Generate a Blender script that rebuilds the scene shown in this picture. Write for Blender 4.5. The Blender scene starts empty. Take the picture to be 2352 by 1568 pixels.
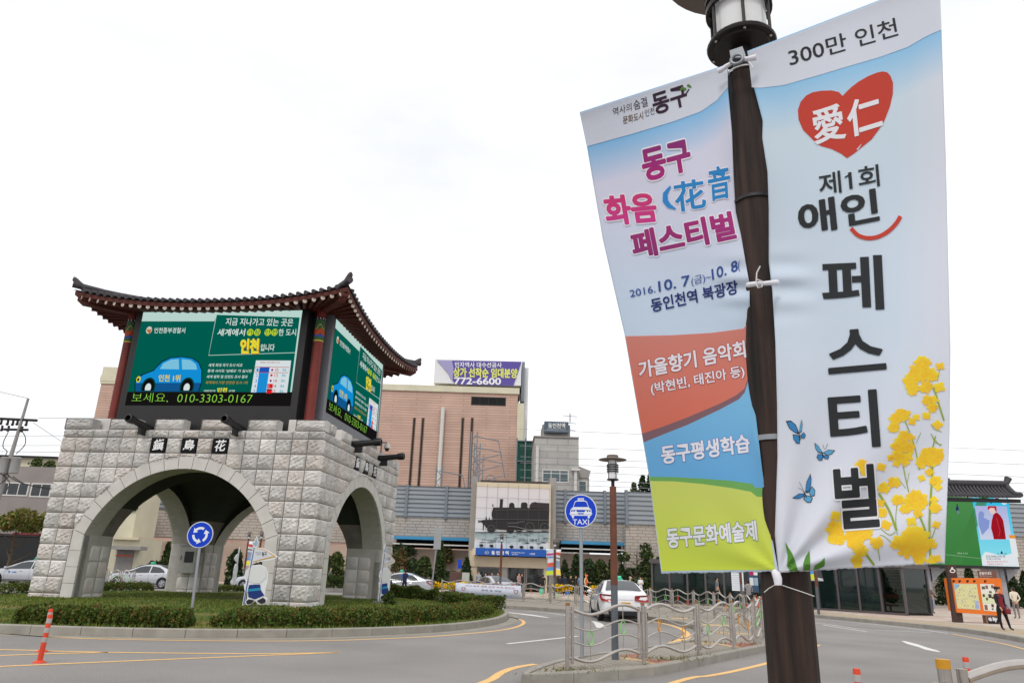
import bpy, bmesh, math, random
import numpy as np
from mathutils import Vector, Matrix
from mathutils.geometry import tessellate_polygon, delaunay_2d_cdt
random.seed(7); RNG = np.random.default_rng(7)
SC = bpy.context.scene
COL = SC.collection
# ------------------------------------------------------------------ camera
F_PX, W_PX, H_PX = 1650.0, 2352.0, 1568.0
ROLL, PITCH, EYE = math.radians(1.8), math.atan(534 / 1650), 1.65
FW = np.array([0, math.cos(PITCH), math.sin(PITCH)]); R0 = np.array([1., 0, 0]); U0 = np.cross(R0, FW)
RT = math.cos(ROLL) * R0 + math.sin(ROLL) * U0
UP = -math.sin(ROLL) * R0 + math.cos(ROLL) * U0
CAMP = np.array([0, 0, EYE])
cd = bpy.data.cameras.new('camera'); cam = bpy.data.objects.new('camera', cd); COL.objects.link(cam)
cam.matrix_world = Matrix(((RT[0], UP[0], -FW[0], 0), (RT[1], UP[1], -FW[1], 0), (RT[2], UP[2], -FW[2], EYE), (0, 0, 0, 1)))
cd.sensor_width = 36; cd.lens = F_PX / W_PX * 36; cd.clip_end = 3000; cd.clip_start = .05
SC.camera = cam
# ------------------------------------------------------------------ overcast sky and a weak wide sun
SUN_EL, SUN_ROT = math.radians(52), math.radians(200)
w = bpy.data.worlds.new('World'); SC.world = w; w.use_nodes = True
nt = w.node_tree; nt.nodes.clear()
sky = nt.nodes.new('ShaderNodeTexSky'); sky.sky_type = 'NISHITA'; sky.sun_disc = False
sky.sun_elevation = SUN_EL; sky.sun_rotation = SUN_ROT; sky.dust_density = 4; sky.air_density = 1
tc = nt.nodes.new('ShaderNodeTexCoord'); mp = nt.nodes.new('ShaderNodeMapping'); mp.inputs['Scale'].default_value = (1, 1, 2.6)
no = nt.nodes.new('ShaderNodeTexNoise'); no.inputs['Scale'].default_value = 1.7; no.inputs['Detail'].default_value = 7; no.inputs['Roughness'].default_value = .55
rp = nt.nodes.new('ShaderNodeValToRGB')
rp.color_ramp.elements[0].position = .3; rp.color_ramp.elements[0].color = (9.1, 9.35, 9.7, 1)
rp.color_ramp.elements[1].position = .7; rp.color_ramp.elements[1].color = (12.9, 12.9, 13.0, 1)
mx = nt.nodes.new('ShaderNodeMixRGB'); mx.inputs['Fac'].default_value = .93
bg = nt.nodes.new('ShaderNodeBackground'); bg.inputs['Strength'].default_value = .1
ou = nt.nodes.new('ShaderNodeOutputWorld')
L = nt.links
L.new(tc.outputs['Generated'], mp.inputs[0]); L.new(mp.outputs[0], no.inputs['Vector']); L.new(no.outputs[0], rp.inputs[0])
L.new(sky.outputs[0], mx.inputs[1]); L.new(rp.outputs[0], mx.inputs[2]); L.new(mx.outputs[0], bg.inputs[0]); L.new(bg.outputs[0], ou.inputs[0])
sd = bpy.data.lights.new('sun', 'SUN'); sd.energy = 1.3; sd.angle = math.radians(15); sd.color = (1, .97, .93)
so = bpy.data.objects.new('sun', sd); COL.objects.link(so)
sdir = Vector((math.sin(SUN_ROT) * math.cos(SUN_EL), math.cos(SUN_ROT) * math.cos(SUN_EL), math.sin(SUN_EL)))
so.rotation_euler = sdir.to_track_quat('Z', 'Y').to_euler()
SC.view_settings.view_transform = 'Standard'; SC.view_settings.look = 'None'; SC.view_settings.exposure = 0.0; SC.view_settings.gamma = 1
SC.render.engine = 'CYCLES'; SC.cycles.max_bounces = 6; SC.cycles.transparent_max_bounces = 12; SC.cycles.use_denoising = True

# ------------------------------------------------------------------ measuring: a photo pixel (2352 wide) cut with a plane of the place
def ray(x, y): return FW + RT * ((x - 1176) / F_PX) - UP * ((y - 784) / F_PX)
def gnd(x, y, z=0.): d = ray(x, y); return Vector(CAMP + d * ((z - EYE) / d[2]))
def atY(x, y, Y): d = ray(x, y); return Vector(CAMP + d * (Y / d[1]))
def onp(x, y, p0, n):
    d = ray(x, y); n = np.array(n); t = ((np.array(p0) - CAMP) @ n) / (d @ n); return Vector(CAMP + d * t)
def zoom(x0, y0, w, ow=2352.):
    k = w / ow; return lambda x, y: ((x0 + x * k) / 1.51020, (y0 + y * k) / 1.51020)
def zl(z, pts): return [z(*p) for p in pts]
# ------------------------------------------------------------------ materials
def S(r, g, b):
    f = lambda c: (c / 255 / 12.92) if c <= 10.3 else ((c / 255 + .055) / 1.055) ** 2.4
    return (f(r), f(g), f(b))
MATS = {}
def mat(name, col=(.5, .5, .5), rough=.6, metal=0., var=.12, vs=4., bump=0., bs=30., spec=.4, stretch=None, coat=0., detail=5):
    if name in MATS: return MATS[name]
    m = bpy.data.materials.new(name); m.use_nodes = True; t = m.node_tree; b = t.nodes['Principled BSDF']
    b.inputs['Roughness'].default_value = rough; b.inputs['Metallic'].default_value = metal; b.inputs['Specular IOR Level'].default_value = spec
    if coat: b.inputs['Coat Weight'].default_value = coat; b.inputs['Coat Roughness'].default_value = .05
    c = t.nodes.new('ShaderNodeTexCoord'); mpn = t.nodes.new('ShaderNodeMapping')
    if stretch: mpn.inputs['Scale'].default_value = stretch
    t.links.new(c.outputs['Object'], mpn.inputs[0])
    n = t.nodes.new('ShaderNodeTexNoise'); n.inputs['Scale'].default_value = vs; n.inputs['Detail'].default_value = detail
    t.links.new(mpn.outputs[0], n.inputs['Vector'])
    r = t.nodes.new('ShaderNodeValToRGB'); e = r.color_ramp.elements
    e[0].position = .28; e[1].position = .72
    e[0].color = tuple(max(0, x * (1 - var)) for x in col) + (1,); e[1].color = tuple(min(1, x * (1 + var)) for x in col) + (1,)
    t.links.new(n.outputs[0], r.inputs[0]); t.links.new(r.outputs[0], b.inputs['Base Color'])
    if bump:
        n2 = t.nodes.new('ShaderNodeTexNoise'); n2.inputs['Scale'].default_value = bs; n2.inputs['Detail'].default_value = 6
        t.links.new(mpn.outputs[0], n2.inputs['Vector'])
        bu = t.nodes.new('ShaderNodeBump'); bu.inputs['Strength'].default_value = bump; bu.inputs['Distance'].default_value = .02
        t.links.new(n2.outputs[0], bu.inputs['Height']); t.links.new(bu.outputs[0], b.inputs['Normal'])
    MATS[name] = m; return m
def ink(name, emit=0., trans=0., rough=.7):
    """printed or lit artwork: colour attribute of the print itself"""
    if name in MATS: return MATS[name]
    m = bpy.data.materials.new(name); m.use_nodes = True; t = m.node_tree; b = t.nodes['Principled BSDF']
    a = t.nodes.new('ShaderNodeVertexColor'); a.layer_name = 'Col'
    o = t.nodes['Material Output']
    if emit:
        t.nodes.remove(b); e = t.nodes.new('ShaderNodeEmission'); e.inputs[1].default_value = emit
        t.links.new(a.outputs[0], e.inputs[0]); t.links.new(e.outputs[0], o.inputs[0])
    else:
        b.inputs['Roughness'].default_value = rough; b.inputs['Specular IOR Level'].default_value = .2
        t.links.new(a.outputs[0], b.inputs['Base Color'])
        if trans:
            tr = t.nodes.new('ShaderNodeBsdfTranslucent'); t.links.new(a.outputs[0], tr.inputs[0])
            ms = t.nodes.new('ShaderNodeMixShader'); ms.inputs[0].default_value = trans
            t.links.new(b.outputs[0], ms.inputs[1]); t.links.new(tr.outputs[0], ms.inputs[2]); t.links.new(ms.outputs[0], o.inputs[0])
    MATS[name] = m; return m
def glassmat(name, col, alpha=.35, rough=.03, tint=(.9, .9, .9)):
    """tinted pane: part see-through, part mirror"""
    if name in MATS: return MATS[name]
    m = bpy.data.materials.new(name); m.use_nodes = True; t = m.node_tree; b = t.nodes['Principled BSDF']; o = t.nodes['Material Output']
    b.inputs['Base Color'].default_value = col + (1,); b.inputs['Roughness'].default_value = rough; b.inputs['Specular IOR Level'].default_value = .6
    tr = t.nodes.new('ShaderNodeBsdfTransparent'); tr.inputs[0].default_value = tint + (1,)
    ms = t.nodes.new('ShaderNodeMixShader'); ms.inputs[0].default_value = 1 - alpha
    t.links.new(tr.outputs[0], ms.inputs[1]); t.links.new(b.outputs[0], ms.inputs[2]); t.links.new(ms.outputs[0], o.inputs[0])
    MATS[name] = m; return m
# ------------------------------------------------------------------ objects
ORG = {}
def tag(o, label=None, cat=None, group=None, kind=None):
    if label: o['label'] = label
    if cat: o['category'] = cat
    if group: o['group'] = group
    if kind: o['kind'] = kind
    return o
def thing(name, label, cat, loc=(0, 0, 0), rz=0, group=None):
    o = bpy.data.objects.new(name, None); COL.objects.link(o); o.location = loc; o.rotation_euler = (0, 0, rz); o.empty_display_size = .3
    ORG[o.name] = Vector(loc) if rz == 0 else Vector((0, 0, 0))
    return tag(o, label, cat, group)
def link_mesh(name, me, mats, parent=None, loc=None):
    o = bpy.data.objects.new(name, me); COL.objects.link(o)
    for m in (mats if isinstance(mats, (list, tuple)) else [mats]): me.materials.append(m)
    if parent is not None: o.parent = parent
    if loc is not None: o.location = loc
    return o
def shade(me, ang=None):
    me.polygons.foreach_set('use_smooth', [True] * len(me.polygons))
    if ang is not None:
        try: me.set_sharp_from_angle(angle=math.radians(ang))
        except Exception: pass
class MB:
    """collects shapes and links them as ONE mesh object"""
    def __init__(s): s.v = []; s.f = []; s.mi = []; s.m = 0
    def add(s, vs, fs):
        o = len(s.v); s.v += [tuple(p) for p in vs]; s.f += [tuple(i + o for i in f) for f in fs]; s.mi += [s.m] * len(fs); return s
    def box(s, x0, x1, y0, y1, z0, z1, bev=0, M=None):
        if bev:
            bm = bmesh.new(); bmesh.ops.create_cube(bm, size=1)
            for v in bm.verts: v.co = Vector(((x0 + x1) / 2 + v.co.x * (x1 - x0), (y0 + y1) / 2 + v.co.y * (y1 - y0), (z0 + z1) / 2 + v.co.z * (z1 - z0)))
            bmesh.ops.bevel(bm, geom=bm.edges[:], offset=bev, segments=2, affect='EDGES', profile=.5)
            bm.verts.index_update(); vs = [v.co.copy() for v in bm.verts]; fs = [[v.index for v in f.verts] for f in bm.faces]; bm.free()
        else:
            vs = [Vector(p) for p in ((x0, y0, z0), (x1, y0, z0), (x1, y1, z0), (x0, y1, z0), (x0, y0, z1), (x1, y0, z1), (x1, y1, z1), (x0, y1, z1))]
            fs = [(0, 3, 2, 1), (4, 5, 6, 7), (0, 1, 5, 4), (1, 2, 6, 5), (2, 3, 7, 6), (3, 0, 4, 7)]
        if M is not None: vs = [M @ v for v in vs]
        return s.add(vs, fs)
    def tube(s, pts, r, n=8, closed=False, caps=True):
        pts = [Vector(p) for p in pts]; N = len(pts); rr = r if isinstance(r, (list, tuple)) else [r] * N
        vs = []; up = Vector((0, 0, 1)); prev = None
        for i in range(N):
            a = pts[(i - 1) % N] if (closed or i > 0) else pts[i]; b = pts[(i + 1) % N] if (closed or i < N - 1) else pts[i]
            t = (b - a).normalized()
            if prev is None:
                q = up if abs(t.z) < .95 else Vector((1, 0, 0)); u = t.cross(q).normalized()
            else:
                u = (prev - t * prev.dot(t)).normalized()
            prev = u; vv = t.cross(u)
            for k in range(n):
                A = 2 * math.pi * k / n; vs.append(pts[i] + (u * math.cos(A) + vv * math.sin(A)) * rr[i])
        fs = []
        for i in range(N if closed else N - 1):
            j = (i + 1) % N
            for k in range(n): fs.append((i * n + k, i * n + (k + 1) % n, j * n + (k + 1) % n, j * n + k))
        if caps and not closed: fs.append(tuple(range(n))[::-1]); fs.append(tuple(range((N - 1) * n, N * n)))
        return s.add(vs, fs)
    def cyl(s, x, y, z0, z1, r, n=16, r1=None):
        return s.lathe([(r, z0), (r if r1 is None else r1, z1)], x, y, n, caps=True)
    def lathe(s, prof, x=0, y=0, n=20, caps=False, M=None):
        vs = []
        for (r, z) in prof:
            for k in range(n):
                A = 2 * math.pi * k / n; p = Vector((x + r * math.cos(A), y + r * math.sin(A), z)); vs.append(M @ p if M is not None else p)
        fs = [(i * n + k, i * n + (k + 1) % n, (i + 1) * n + (k + 1) % n, (i + 1) * n + k) for i in range(len(prof) - 1) for k in range(n)]
        if caps: fs.append(tuple(range(n))[::-1]); fs.append(tuple(range((len(prof) - 1) * n, len(prof) * n)))
        return s.add(vs, fs)
    def ball(s, c, rx, ry=None, rz=None, n=12, m=8):
        ry = ry or rx; rz = rz or rx; vs = []
        for i in range(m + 1):
            a = math.pi * i / m
            for k in range(n):
                b = 2 * math.pi * k / n; vs.append((c[0] + rx * math.sin(a) * math.cos(b), c[1] + ry * math.sin(a) * math.sin(b), c[2] - rz * math.cos(a)))
        return s.add(vs, [(i * n + k, i * n + (k + 1) % n, (i + 1) * n + (k + 1) % n, (i + 1) * n + k) for i in range(m) for k in range(n)])
    def slab(s, poly, thick):
        """a flat 3-D outline given its thickness along its own normal (away from the viewer when positive)"""
        P = [Vector(p) for p in poly]; nrm = Vector((0, 0, 0))
        for i in range(len(P)): nrm += P[i].cross(P[(i + 1) % len(P)])
        nrm.normalize()
        if nrm.dot(P[0] - Vector(CAMP)) < 0: nrm = -nrm
        t = tessellate_polygon([P]); n = len(P); Q = [p + nrm * thick for p in P]
        fs = [tuple(a) for a in t] + [tuple(i + n for i in a)[::-1] for a in t] + [(i, (i + 1) % n, (i + 1) % n + n, i + n) for i in range(n)]
        return s.add(P + Q, fs)
    def prism(s, poly, z0, z1):
        n = len(poly); P = [Vector((p[0], p[1], z0)) for p in poly]; Q = [Vector((p[0], p[1], z1)) for p in poly]
        t = tessellate_polygon([[Vector((p[0], p[1], 0)) for p in poly]])
        return s.add(P + Q, [tuple(a) for a in t] + [tuple(i + n for i in a) for a in t] + [(i, (i + 1) % n, (i + 1) % n + n, i + n) for i in range(n)])
    def mesh(s, name, org=None):
        me = bpy.data.meshes.new(name); o = org or Vector((0, 0, 0))
        me.from_pydata([(a[0] - o[0], a[1] - o[1], a[2] - o[2]) for a in s.v], [], s.f)
        if any(s.mi): me.polygons.foreach_set('material_index', s.mi)
        bm = bmesh.new(); bm.from_mesh(me); bmesh.ops.recalc_face_normals(bm, faces=bm.faces[:]); bm.to_mesh(me); bm.free()
        me.update(); return me
    def build(s, name, m, parent=None, smooth=None, label=None):
        org = ORG.get(parent.name, Vector((0, 0, 0))) if parent is not None else None
        if parent is None:
            a = np.array(s.v); org = Vector(((a[:, 0].min() + a[:, 0].max()) / 2, (a[:, 1].min() + a[:, 1].max()) / 2, a[:, 2].min()))
        me = s.mesh(name, org)
        if smooth is not None: shade(me, smooth)
        o = link_mesh(name, me, m, parent, org if parent is None else None)
        ORG[o.name] = org if org is not None else Vector((0, 0, 0))
        if label: o['label'] = label
        return o
def npmesh(name, V, Fc, m, parent=None, loc=None, cols=None):
    """big meshes from arrays: V (n,3), Fc (k,3|4)"""
    me = bpy.data.meshes.new(name); n, k, q = len(V), len(Fc), Fc.shape[1]
    me.vertices.add(n); me.vertices.foreach_set('co', np.ascontiguousarray(V, dtype=np.float32).ravel())
    me.loops.add(k * q); me.loops.foreach_set('vertex_index', np.ascontiguousarray(Fc, dtype=np.int32).ravel())
    me.polygons.add(k); me.polygons.foreach_set('loop_start', np.arange(k, dtype=np.int32) * q)
    me.update(calc_edges=True)
    if cols is not None:
        ca = me.color_attributes.new('Col', 'FLOAT_COLOR', 'POINT'); ca.data.foreach_set('color', np.c_[cols, np.ones(n)].astype(np.float32).ravel())
    return link_mesh(name, me, m, parent, loc)
def kids(o): return [c for c in list(o.children)]
def dup(root, loc=None, rz=None, label=None, scale=None, group=None):
    def rec(o, par):
        c = o.copy(); COL.objects.link(c)
        if par is not None: c.parent = par
        for ch in kids(o): rec(ch, c)
        return c
    r = rec(root, None)
    if loc is not None: r.location = loc
    if rz is not None: r.rotation_euler = (0, 0, rz)
    if scale is not None: r.scale = (scale,) * 3 if not isinstance(scale, tuple) else scale
    if label: r['label'] = label
    if group: r['group'] = group
    return r
# ------------------------------------------------------------------ lettering and flat artwork
TXT = {}
def glyphs(s, off=0.):
    k = (s, round(off, 4))
    if k in TXT: return TXT[k]
    c = bpy.data.curves.new('lettering', 'FONT'); c.body = s; c.offset = off; c.resolution_u = 3
    o = bpy.data.objects.new('lettering', c); COL.objects.link(o)
    me = o.evaluated_get(bpy.context.evaluated_depsgraph_get()).to_mesh()
    V = np.array([v.co[:2] for v in me.vertices]) if len(me.vertices) else np.zeros((0, 2)); Fs = [tuple(p.vertices) for p in me.polygons]
    bpy.data.objects.remove(o); bpy.data.curves.remove(c)
    TXT[k] = (V, Fs); return TXT[k]
class Art:
    def __init__(s): s.it = []
    def raw(s, V, Fs, col, lay, tagname): s.it.append((np.asarray(V, float), Fs, col, lay, tagname)); return s
    def poly(s, pts, col, lay=1, tagname='colour_panel'):
        t = tessellate_polygon([[Vector((p[0], p[1], 0)) for p in pts]]); return s.raw(pts, [tuple(a) for a in t], col, lay, tagname)
    def ell(s, cx, cy, rx, ry, col, lay=1, tagname='colour_panel', n=24, a0=0):
        return s.poly([(cx + rx * math.cos(2 * math.pi * k / n) * math.cos(a0) - ry * math.sin(2 * math.pi * k / n) * math.sin(a0), cy + rx * math.cos(2 * math.pi * k / n) * math.sin(a0) + ry * math.sin(2 * math.pi * k / n) * math.cos(a0)) for k in range(n)], col, lay, tagname)
    def line(s, pts, wd, col, lay=2, tagname='colour_panel'):
        P = [np.array(p, float) for p in pts]; Lf, Rf = [], []
        for i, p in enumerate(P):
            t = P[min(i + 1, len(P) - 1)] - P[max(i - 1, 0)]; t = t / (np.linalg.norm(t) + 1e-9); n = np.array([-t[1], t[0]])
            ww = wd[i] if isinstance(wd, (list, tuple)) else wd
            Lf.append(p + n * ww / 2); Rf.append(p - n * ww / 2)
        m = len(P); return s.raw(np.array(Lf + Rf), [(i, i + 1, m + i + 1, m + i) for i in range(m - 1)], col, lay, tagname)
    def text(s, body, p0, p1, p2, col, lay=3, bold=0., tagname='lettering', halo=None, hcol=(.9, .9, .92)):
        B, _ = glyphs(body, 0.)
        if len(B) == 0: return s
        mn, mxx = B.min(0), B.max(0); p0, p1, p2 = (np.array(p, float) for p in (p0, p1, p2))
        def put(off, c, l, dx=0., dy=0.):
            V, Fs = glyphs(body, off); U = (V + np.array([dx, dy]) - mn) / (mxx - mn); s.raw(p0 + U[:, :1] * (p1 - p0) + U[:, 1:] * (p2 - p0), Fs, c, l, tagname)
        def fat(r, c, l):            # bold weight: the stroke swept round a small circle
            if r <= .02: put(r, c, l); return
            n = 6 if r < .045 else 10
            for k in range(n): put(.012, c, l + .04 * k, (r - .012) * math.cos(2 * math.pi * k / n), (r - .012) * math.sin(2 * math.pi * k / n))
            put(.012, c, l + .04 * n)
        if halo: fat(halo, hcol, lay - 1)
        fat(bold, col, lay); return s
    def build(s, mapf, parent, m, cut=None, clip=None, org=None):
        out = []; names = []
        for it in s.it:
            if it[4] not in names: names.append(it[4])
        for nm in names:
            bm = bmesh.new(); cl = bm.loops.layers.float_color.new('Col'); ll = bm.verts.layers.float.new('lay')
            for (V, Fs, col, lay, tn) in s.it:
                if tn != nm: continue
                vs = [bm.verts.new((p[0], p[1], lay)) for p in V]
                for f in Fs:
                    if len(set(f)) < 3: continue
                    try: fc = bm.faces.new([vs[i] for i in f])
                    except ValueError: continue
                    for lp in fc.loops:
                        c = col(lp.vert.co.x, lp.vert.co.y) if callable(col) else col; lp[cl] = (c[0], c[1], c[2], 1)
            if clip:
                for (cx, cy, nx, ny) in clip:
                    bmesh.ops.bisect_plane(bm, geom=bm.verts[:] + bm.edges[:] + bm.faces[:], plane_co=(cx, cy, 0), plane_no=(nx, ny, 0), clear_outer=True)
            if cut and bm.verts:
                X = [v.co.x for v in bm.verts]; Y = [v.co.y for v in bm.verts]
                for ax, lo, hi in ((0, min(X), max(X)), (1, min(Y), max(Y))):
                    k = math.ceil(lo / cut) * cut
                    while k < hi:
                        bmesh.ops.bisect_plane(bm, geom=bm.verts[:] + bm.edges[:] + bm.faces[:], plane_co=(k, k, 0), plane_no=(1, 0, 0) if ax == 0 else (0, 1, 0)); k += cut
            o0 = org if org is not None else ORG.get(parent.name, Vector((0, 0, 0)))
            for v in bm.verts: v.co = Vector(mapf(v.co.x, v.co.y, v.co.z)) - o0
            me = bpy.data.meshes.new(nm); bm.to_mesh(me); bm.free()
            o = link_mesh(nm.split('#')[0], me, m, parent); ORG[o.name] = o0; out.append(o)
        return out
def planemap(p0, n, eps=.004):
    n = Vector(n).normalized()
    if n.dot(Vector(CAMP) - Vector(p0)) < 0: n = -n
    return lambda x, y, l: onp(x, y, p0, n) + n * (eps * l)
# ================================================================== GROUND, KERBS, PAVEMENTS
def asphalt():
    m = mat('asphalt', S(140, 136, 133), .9, var=.15, vs=.35, bump=.5, bs=60, spec=.2)
    t = m.node_tree; b = t.nodes['Principled BSDF']; n = t.nodes.new('ShaderNodeTexNoise'); n.inputs['Scale'].default_value = 55; n.inputs['Detail'].default_value = 3
    c = [x for x in t.nodes if x.type == 'TEX_COORD'][0]; t.links.new(c.outputs['Object'], n.inputs['Vector'])
    r = t.nodes.new('ShaderNodeValToRGB'); r.color_ramp.elements[0].position = .3; r.color_ramp.elements[1].position = .7
    r.color_ramp.elements[0].color = (.6, .6, .6, 1); r.color_ramp.elements[1].color = (1.35, 1.35, 1.35, 1); t.links.new(n.outputs[0], r.inputs[0])
    src = b.inputs['Base Color'].links[0].from_socket; mu = t.nodes.new('ShaderNodeMixRGB'); mu.blend_type = 'MULTIPLY'; mu.inputs[0].default_value = 1
    t.links.new(src, mu.inputs[1]); t.links.new(r.outputs[0], mu.inputs[2]); t.links.new(mu.outputs[0], b.inputs['Base Color']); return m
M_ASPH = asphalt()
M_KERB = mat('kerb_granite', S(150, 145, 136), .8, var=.16, vs=3, bump=.3, bs=60)
M_GUTTER = mat('gutter_concrete', S(146, 141, 130), .9, var=.15, vs=2, bump=.3, bs=50)
M_YEL = mat('yellow_paint', S(230, 184, 116), .7, var=.13, vs=9)
M_WHT = mat('white_paint', S(215, 214, 210), .7, var=.13, vs=9)
def paver(name, ca, cb, cm, sc, bw=.5, rh=.25, ang=0., mort=.02):
    m = mat(name, ca, .85); t = m.node_tree; b = t.nodes['Principled BSDF']
    c = [x for x in t.nodes if x.type == 'TEX_COORD'][0]; mpn = t.nodes.new('ShaderNodeMapping'); mpn.inputs['Rotation'].default_value = (0, 0, ang); t.links.new(c.outputs['Object'], mpn.inputs[0])
    k = t.nodes.new('ShaderNodeTexBrick'); k.inputs['Scale'].default_value = sc; k.inputs['Mortar Size'].default_value = mort; k.inputs['Brick Width'].default_value = bw; k.inputs['Row Height'].default_value = rh
    k.inputs['Color1'].default_value = ca + (1,); k.inputs['Color2'].default_value = cb + (1,); k.inputs['Mortar'].default_value = cm + (1,); k.inputs['Bias'].default_value = -.1
    t.links.new(mpn.outputs[0], k.inputs['Vector'])
    n = [x for x in t.nodes if x.type == 'TEX_NOISE'][0]; r = t.nodes.new('ShaderNodeValToRGB'); r.color_ramp.elements[0].color = (.78, .77, .75, 1); r.color_ramp.elements[1].color = (1.15, 1.15, 1.15, 1); n.inputs['Scale'].default_value = 1.2
    t.links.new(n.outputs[0], r.inputs[0]); mu = t.nodes.new('ShaderNodeMixRGB'); mu.blend_type = 'MULTIPLY'; mu.inputs[0].default_value = 1
    t.links.new(k.outputs[0], mu.inputs[1]); t.links.new(r.outputs[0], mu.inputs[2]); t.links.new(mu.outputs[0], b.inputs['Base Color']); return m
M_PAV = paver('island_pavers', S(160, 152, 140), S(148, 141, 131), S(96, 90, 82), 2.2, .5, .25, .6)
M_REDPAV = paver('red_pavers', S(176, 118, 98), S(160, 104, 88), S(120, 92, 80), 2.6, .5, .25, .6)
M_BUFFPAV = paver('buff_pavers', S(205, 176, 138), S(195, 165, 130), S(150, 130, 108), 2.6, .5, .25, .6)
M_SIDE = paver('sidewalk_pavers', S(182, 168, 146), S(170, 156, 136), S(136, 126, 110), 2.4, .5, .25, .1)
def plaza_mat():
    m = mat('plaza_paving', S(180, 165, 150), .85); t = m.node_tree; b = t.nodes['Principled BSDF']; c = [x for x in t.nodes if x.type == 'TEX_COORD'][0]
    mpn = t.nodes.new('ShaderNodeMapping'); mpn.inputs['Rotation'].default_value = (0, 0, .12); t.links.new(c.outputs['Object'], mpn.inputs[0])
    k = t.nodes.new('ShaderNodeTexBrick'); k.inputs['Scale'].default_value = .55; k.inputs['Brick Width'].default_value = 4.5; k.inputs['Row Height'].default_value = .55; k.inputs['Mortar Size'].default_value = .09
    k.inputs['Color1'].default_value = S(176, 140, 124) + (1,); k.inputs['Color2'].default_value = S(186, 174, 160) + (1,); k.inputs['Mortar'].default_value = S(196, 190, 180) + (1,)
    t.links.new(mpn.outputs[0], k.inputs['Vector']); t.links.new(k.outputs[0], b.inputs['Base Color']); return m
M_PLAZA = plaza_mat()
g = MB(); R_ = 1500; g.add([(-R_, -200, 0), (R_, -200, 0), (R_, R_, 0), (-R_, R_, 0)], [(0, 1, 2, 3)])
tag(g.build('ground', M_ASPH), kind='structure')
def resample(P, step, closed):
    P = [np.array(p[:2], float) for p in P]; Q = P + ([P[0]] if closed else []); d = [0.]
    for i in range(len(Q) - 1): d.append(d[-1] + np.linalg.norm(Q[i + 1] - Q[i]))
    n = max(2, int(round(d[-1] / step))); s = np.linspace(0, d[-1], n + 1); A = np.array(Q)
    out = np.c_[np.interp(s, d, A[:, 0]), np.interp(s, d, A[:, 1])]; return out[:-1] if closed else out
def offs(P, o, closed):
    n = len(P); out = []
    for i in range(n):
        a = P[(i - 1) % n] if (closed or i > 0) else P[i]; b = P[(i + 1) % n] if (closed or i < n - 1) else P[i]
        t = b - a; t = t / (np.linalg.norm(t) + 1e-9); out.append(P[i] + np.array([t[1], -t[0]]) * o)
    return np.array(out)
def kerb(name, outline, h, wd=.2, step=1.0, closed=True, side=1, z0=-.02):
    """a row of kerb stones; side: +1 when the stones lie to the right of the walking direction"""
    P = resample(outline, step, closed); I = offs(P, wd * side, closed); mb = MB(); n = len(P)
    for i in range(n if closed else n - 1):
        j = (i + 1) % n; e = .006 / max(.05, np.linalg.norm(P[j] - P[i])); lp = lambda a, b, t: a + (b - a) * t
        a, b, c, d = lp(P[i], P[j], e), lp(P[i], P[j], 1 - e), lp(I[i], I[j], 1 - e), lp(I[i], I[j], e)
        ch = lambda p, q: p + (q - p) * .08
        a2, b2 = ch(a, d), ch(b, c); hz = h - .02
        vs = [(*a, z0), (*b, z0), (*c, z0), (*d, z0), (*a, hz), (*b, hz), (*b2, h), (*a2, h), (*c, h), (*d, h)]
        mb.add(vs, [(0, 1, 5, 4), (4, 5, 6, 7), (7, 6, 8, 9), (2, 3, 9, 8), (0, 4, 7, 9, 3), (1, 2, 8, 6, 5)])
    return tag(mb.build(name, M_KERB), kind='structure')
def strip(mb, pts, wd, z=.004):
    P = [np.array(p[:2], float) for p in pts]; A = np.array(P)
    n = len(P); vs = []
    for i in range(n):
        t = P[min(i + 1, n - 1)] - P[max(i - 1, 0)]; t = t / np.linalg.norm(t); nn = np.array([-t[1], t[0]]); ww = wd[i] if isinstance(wd, (list, tuple)) else wd
        vs += [(*(P[i] + nn * ww / 2), z), (*(P[i] - nn * ww / 2), z)]
    mb.add(vs, [(2 * i, 2 * i + 1, 2 * i + 3, 2 * i + 2) for i in range(n - 1)])
def smooth_pts(P, k=6):
    P = [np.array(p[:2], float) for p in P]; out = []
    for i in range(len(P) - 1):
        p0, p1, p2, p3 = P[max(i - 1, 0)], P[i], P[i + 1], P[min(i + 2, len(P) - 1)]
        for t in np.linspace(0, 1, k, endpoint=False):
            out.append(.5 * (2 * p1 + (p2 - p0) * t + (2 * p0 - 5 * p1 + 4 * p2 - p3) * t * t + (3 * p1 - p0 - 3 * p2 + p3) * t ** 3))
    out.append(P[-1]); return out
# ---- the round island
IC, IRX, IRY, IN_ = np.array([-10.6, 31.0]), 10.8, 13.1, 2.3
def isl(t, inset=0.):
    c, s = math.cos(t), math.sin(t); rx, ry = IRX - inset, IRY - inset
    return np.array([IC[0] + rx * math.copysign(abs(c) ** (2 / IN_), c), IC[1] + ry * math.copysign(abs(s) ** (2 / IN_), s)])
def isl_r(x, y): return (abs((x - IC[0]) / IRX) ** IN_ + abs((y - IC[1]) / IRY) ** IN_) ** (1 / IN_)
def isl_z(x, y):
    r = isl_r(x, y); s = min(1, max(0, (1 - r) / .42)); return .17 + .23 * s * s * (3 - 2 * s)
ISLP = [isl(2 * math.pi * k / 160) for k in range(160)]
ISLP = resample(ISLP, .8, True)
kerb('island_kerb', ISLP, .2, .2, 1.15, True, -1)
mb = MB(); NR, NA = 26, 120; vs = [(IC[0], IC[1], isl_z(*IC))]
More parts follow.
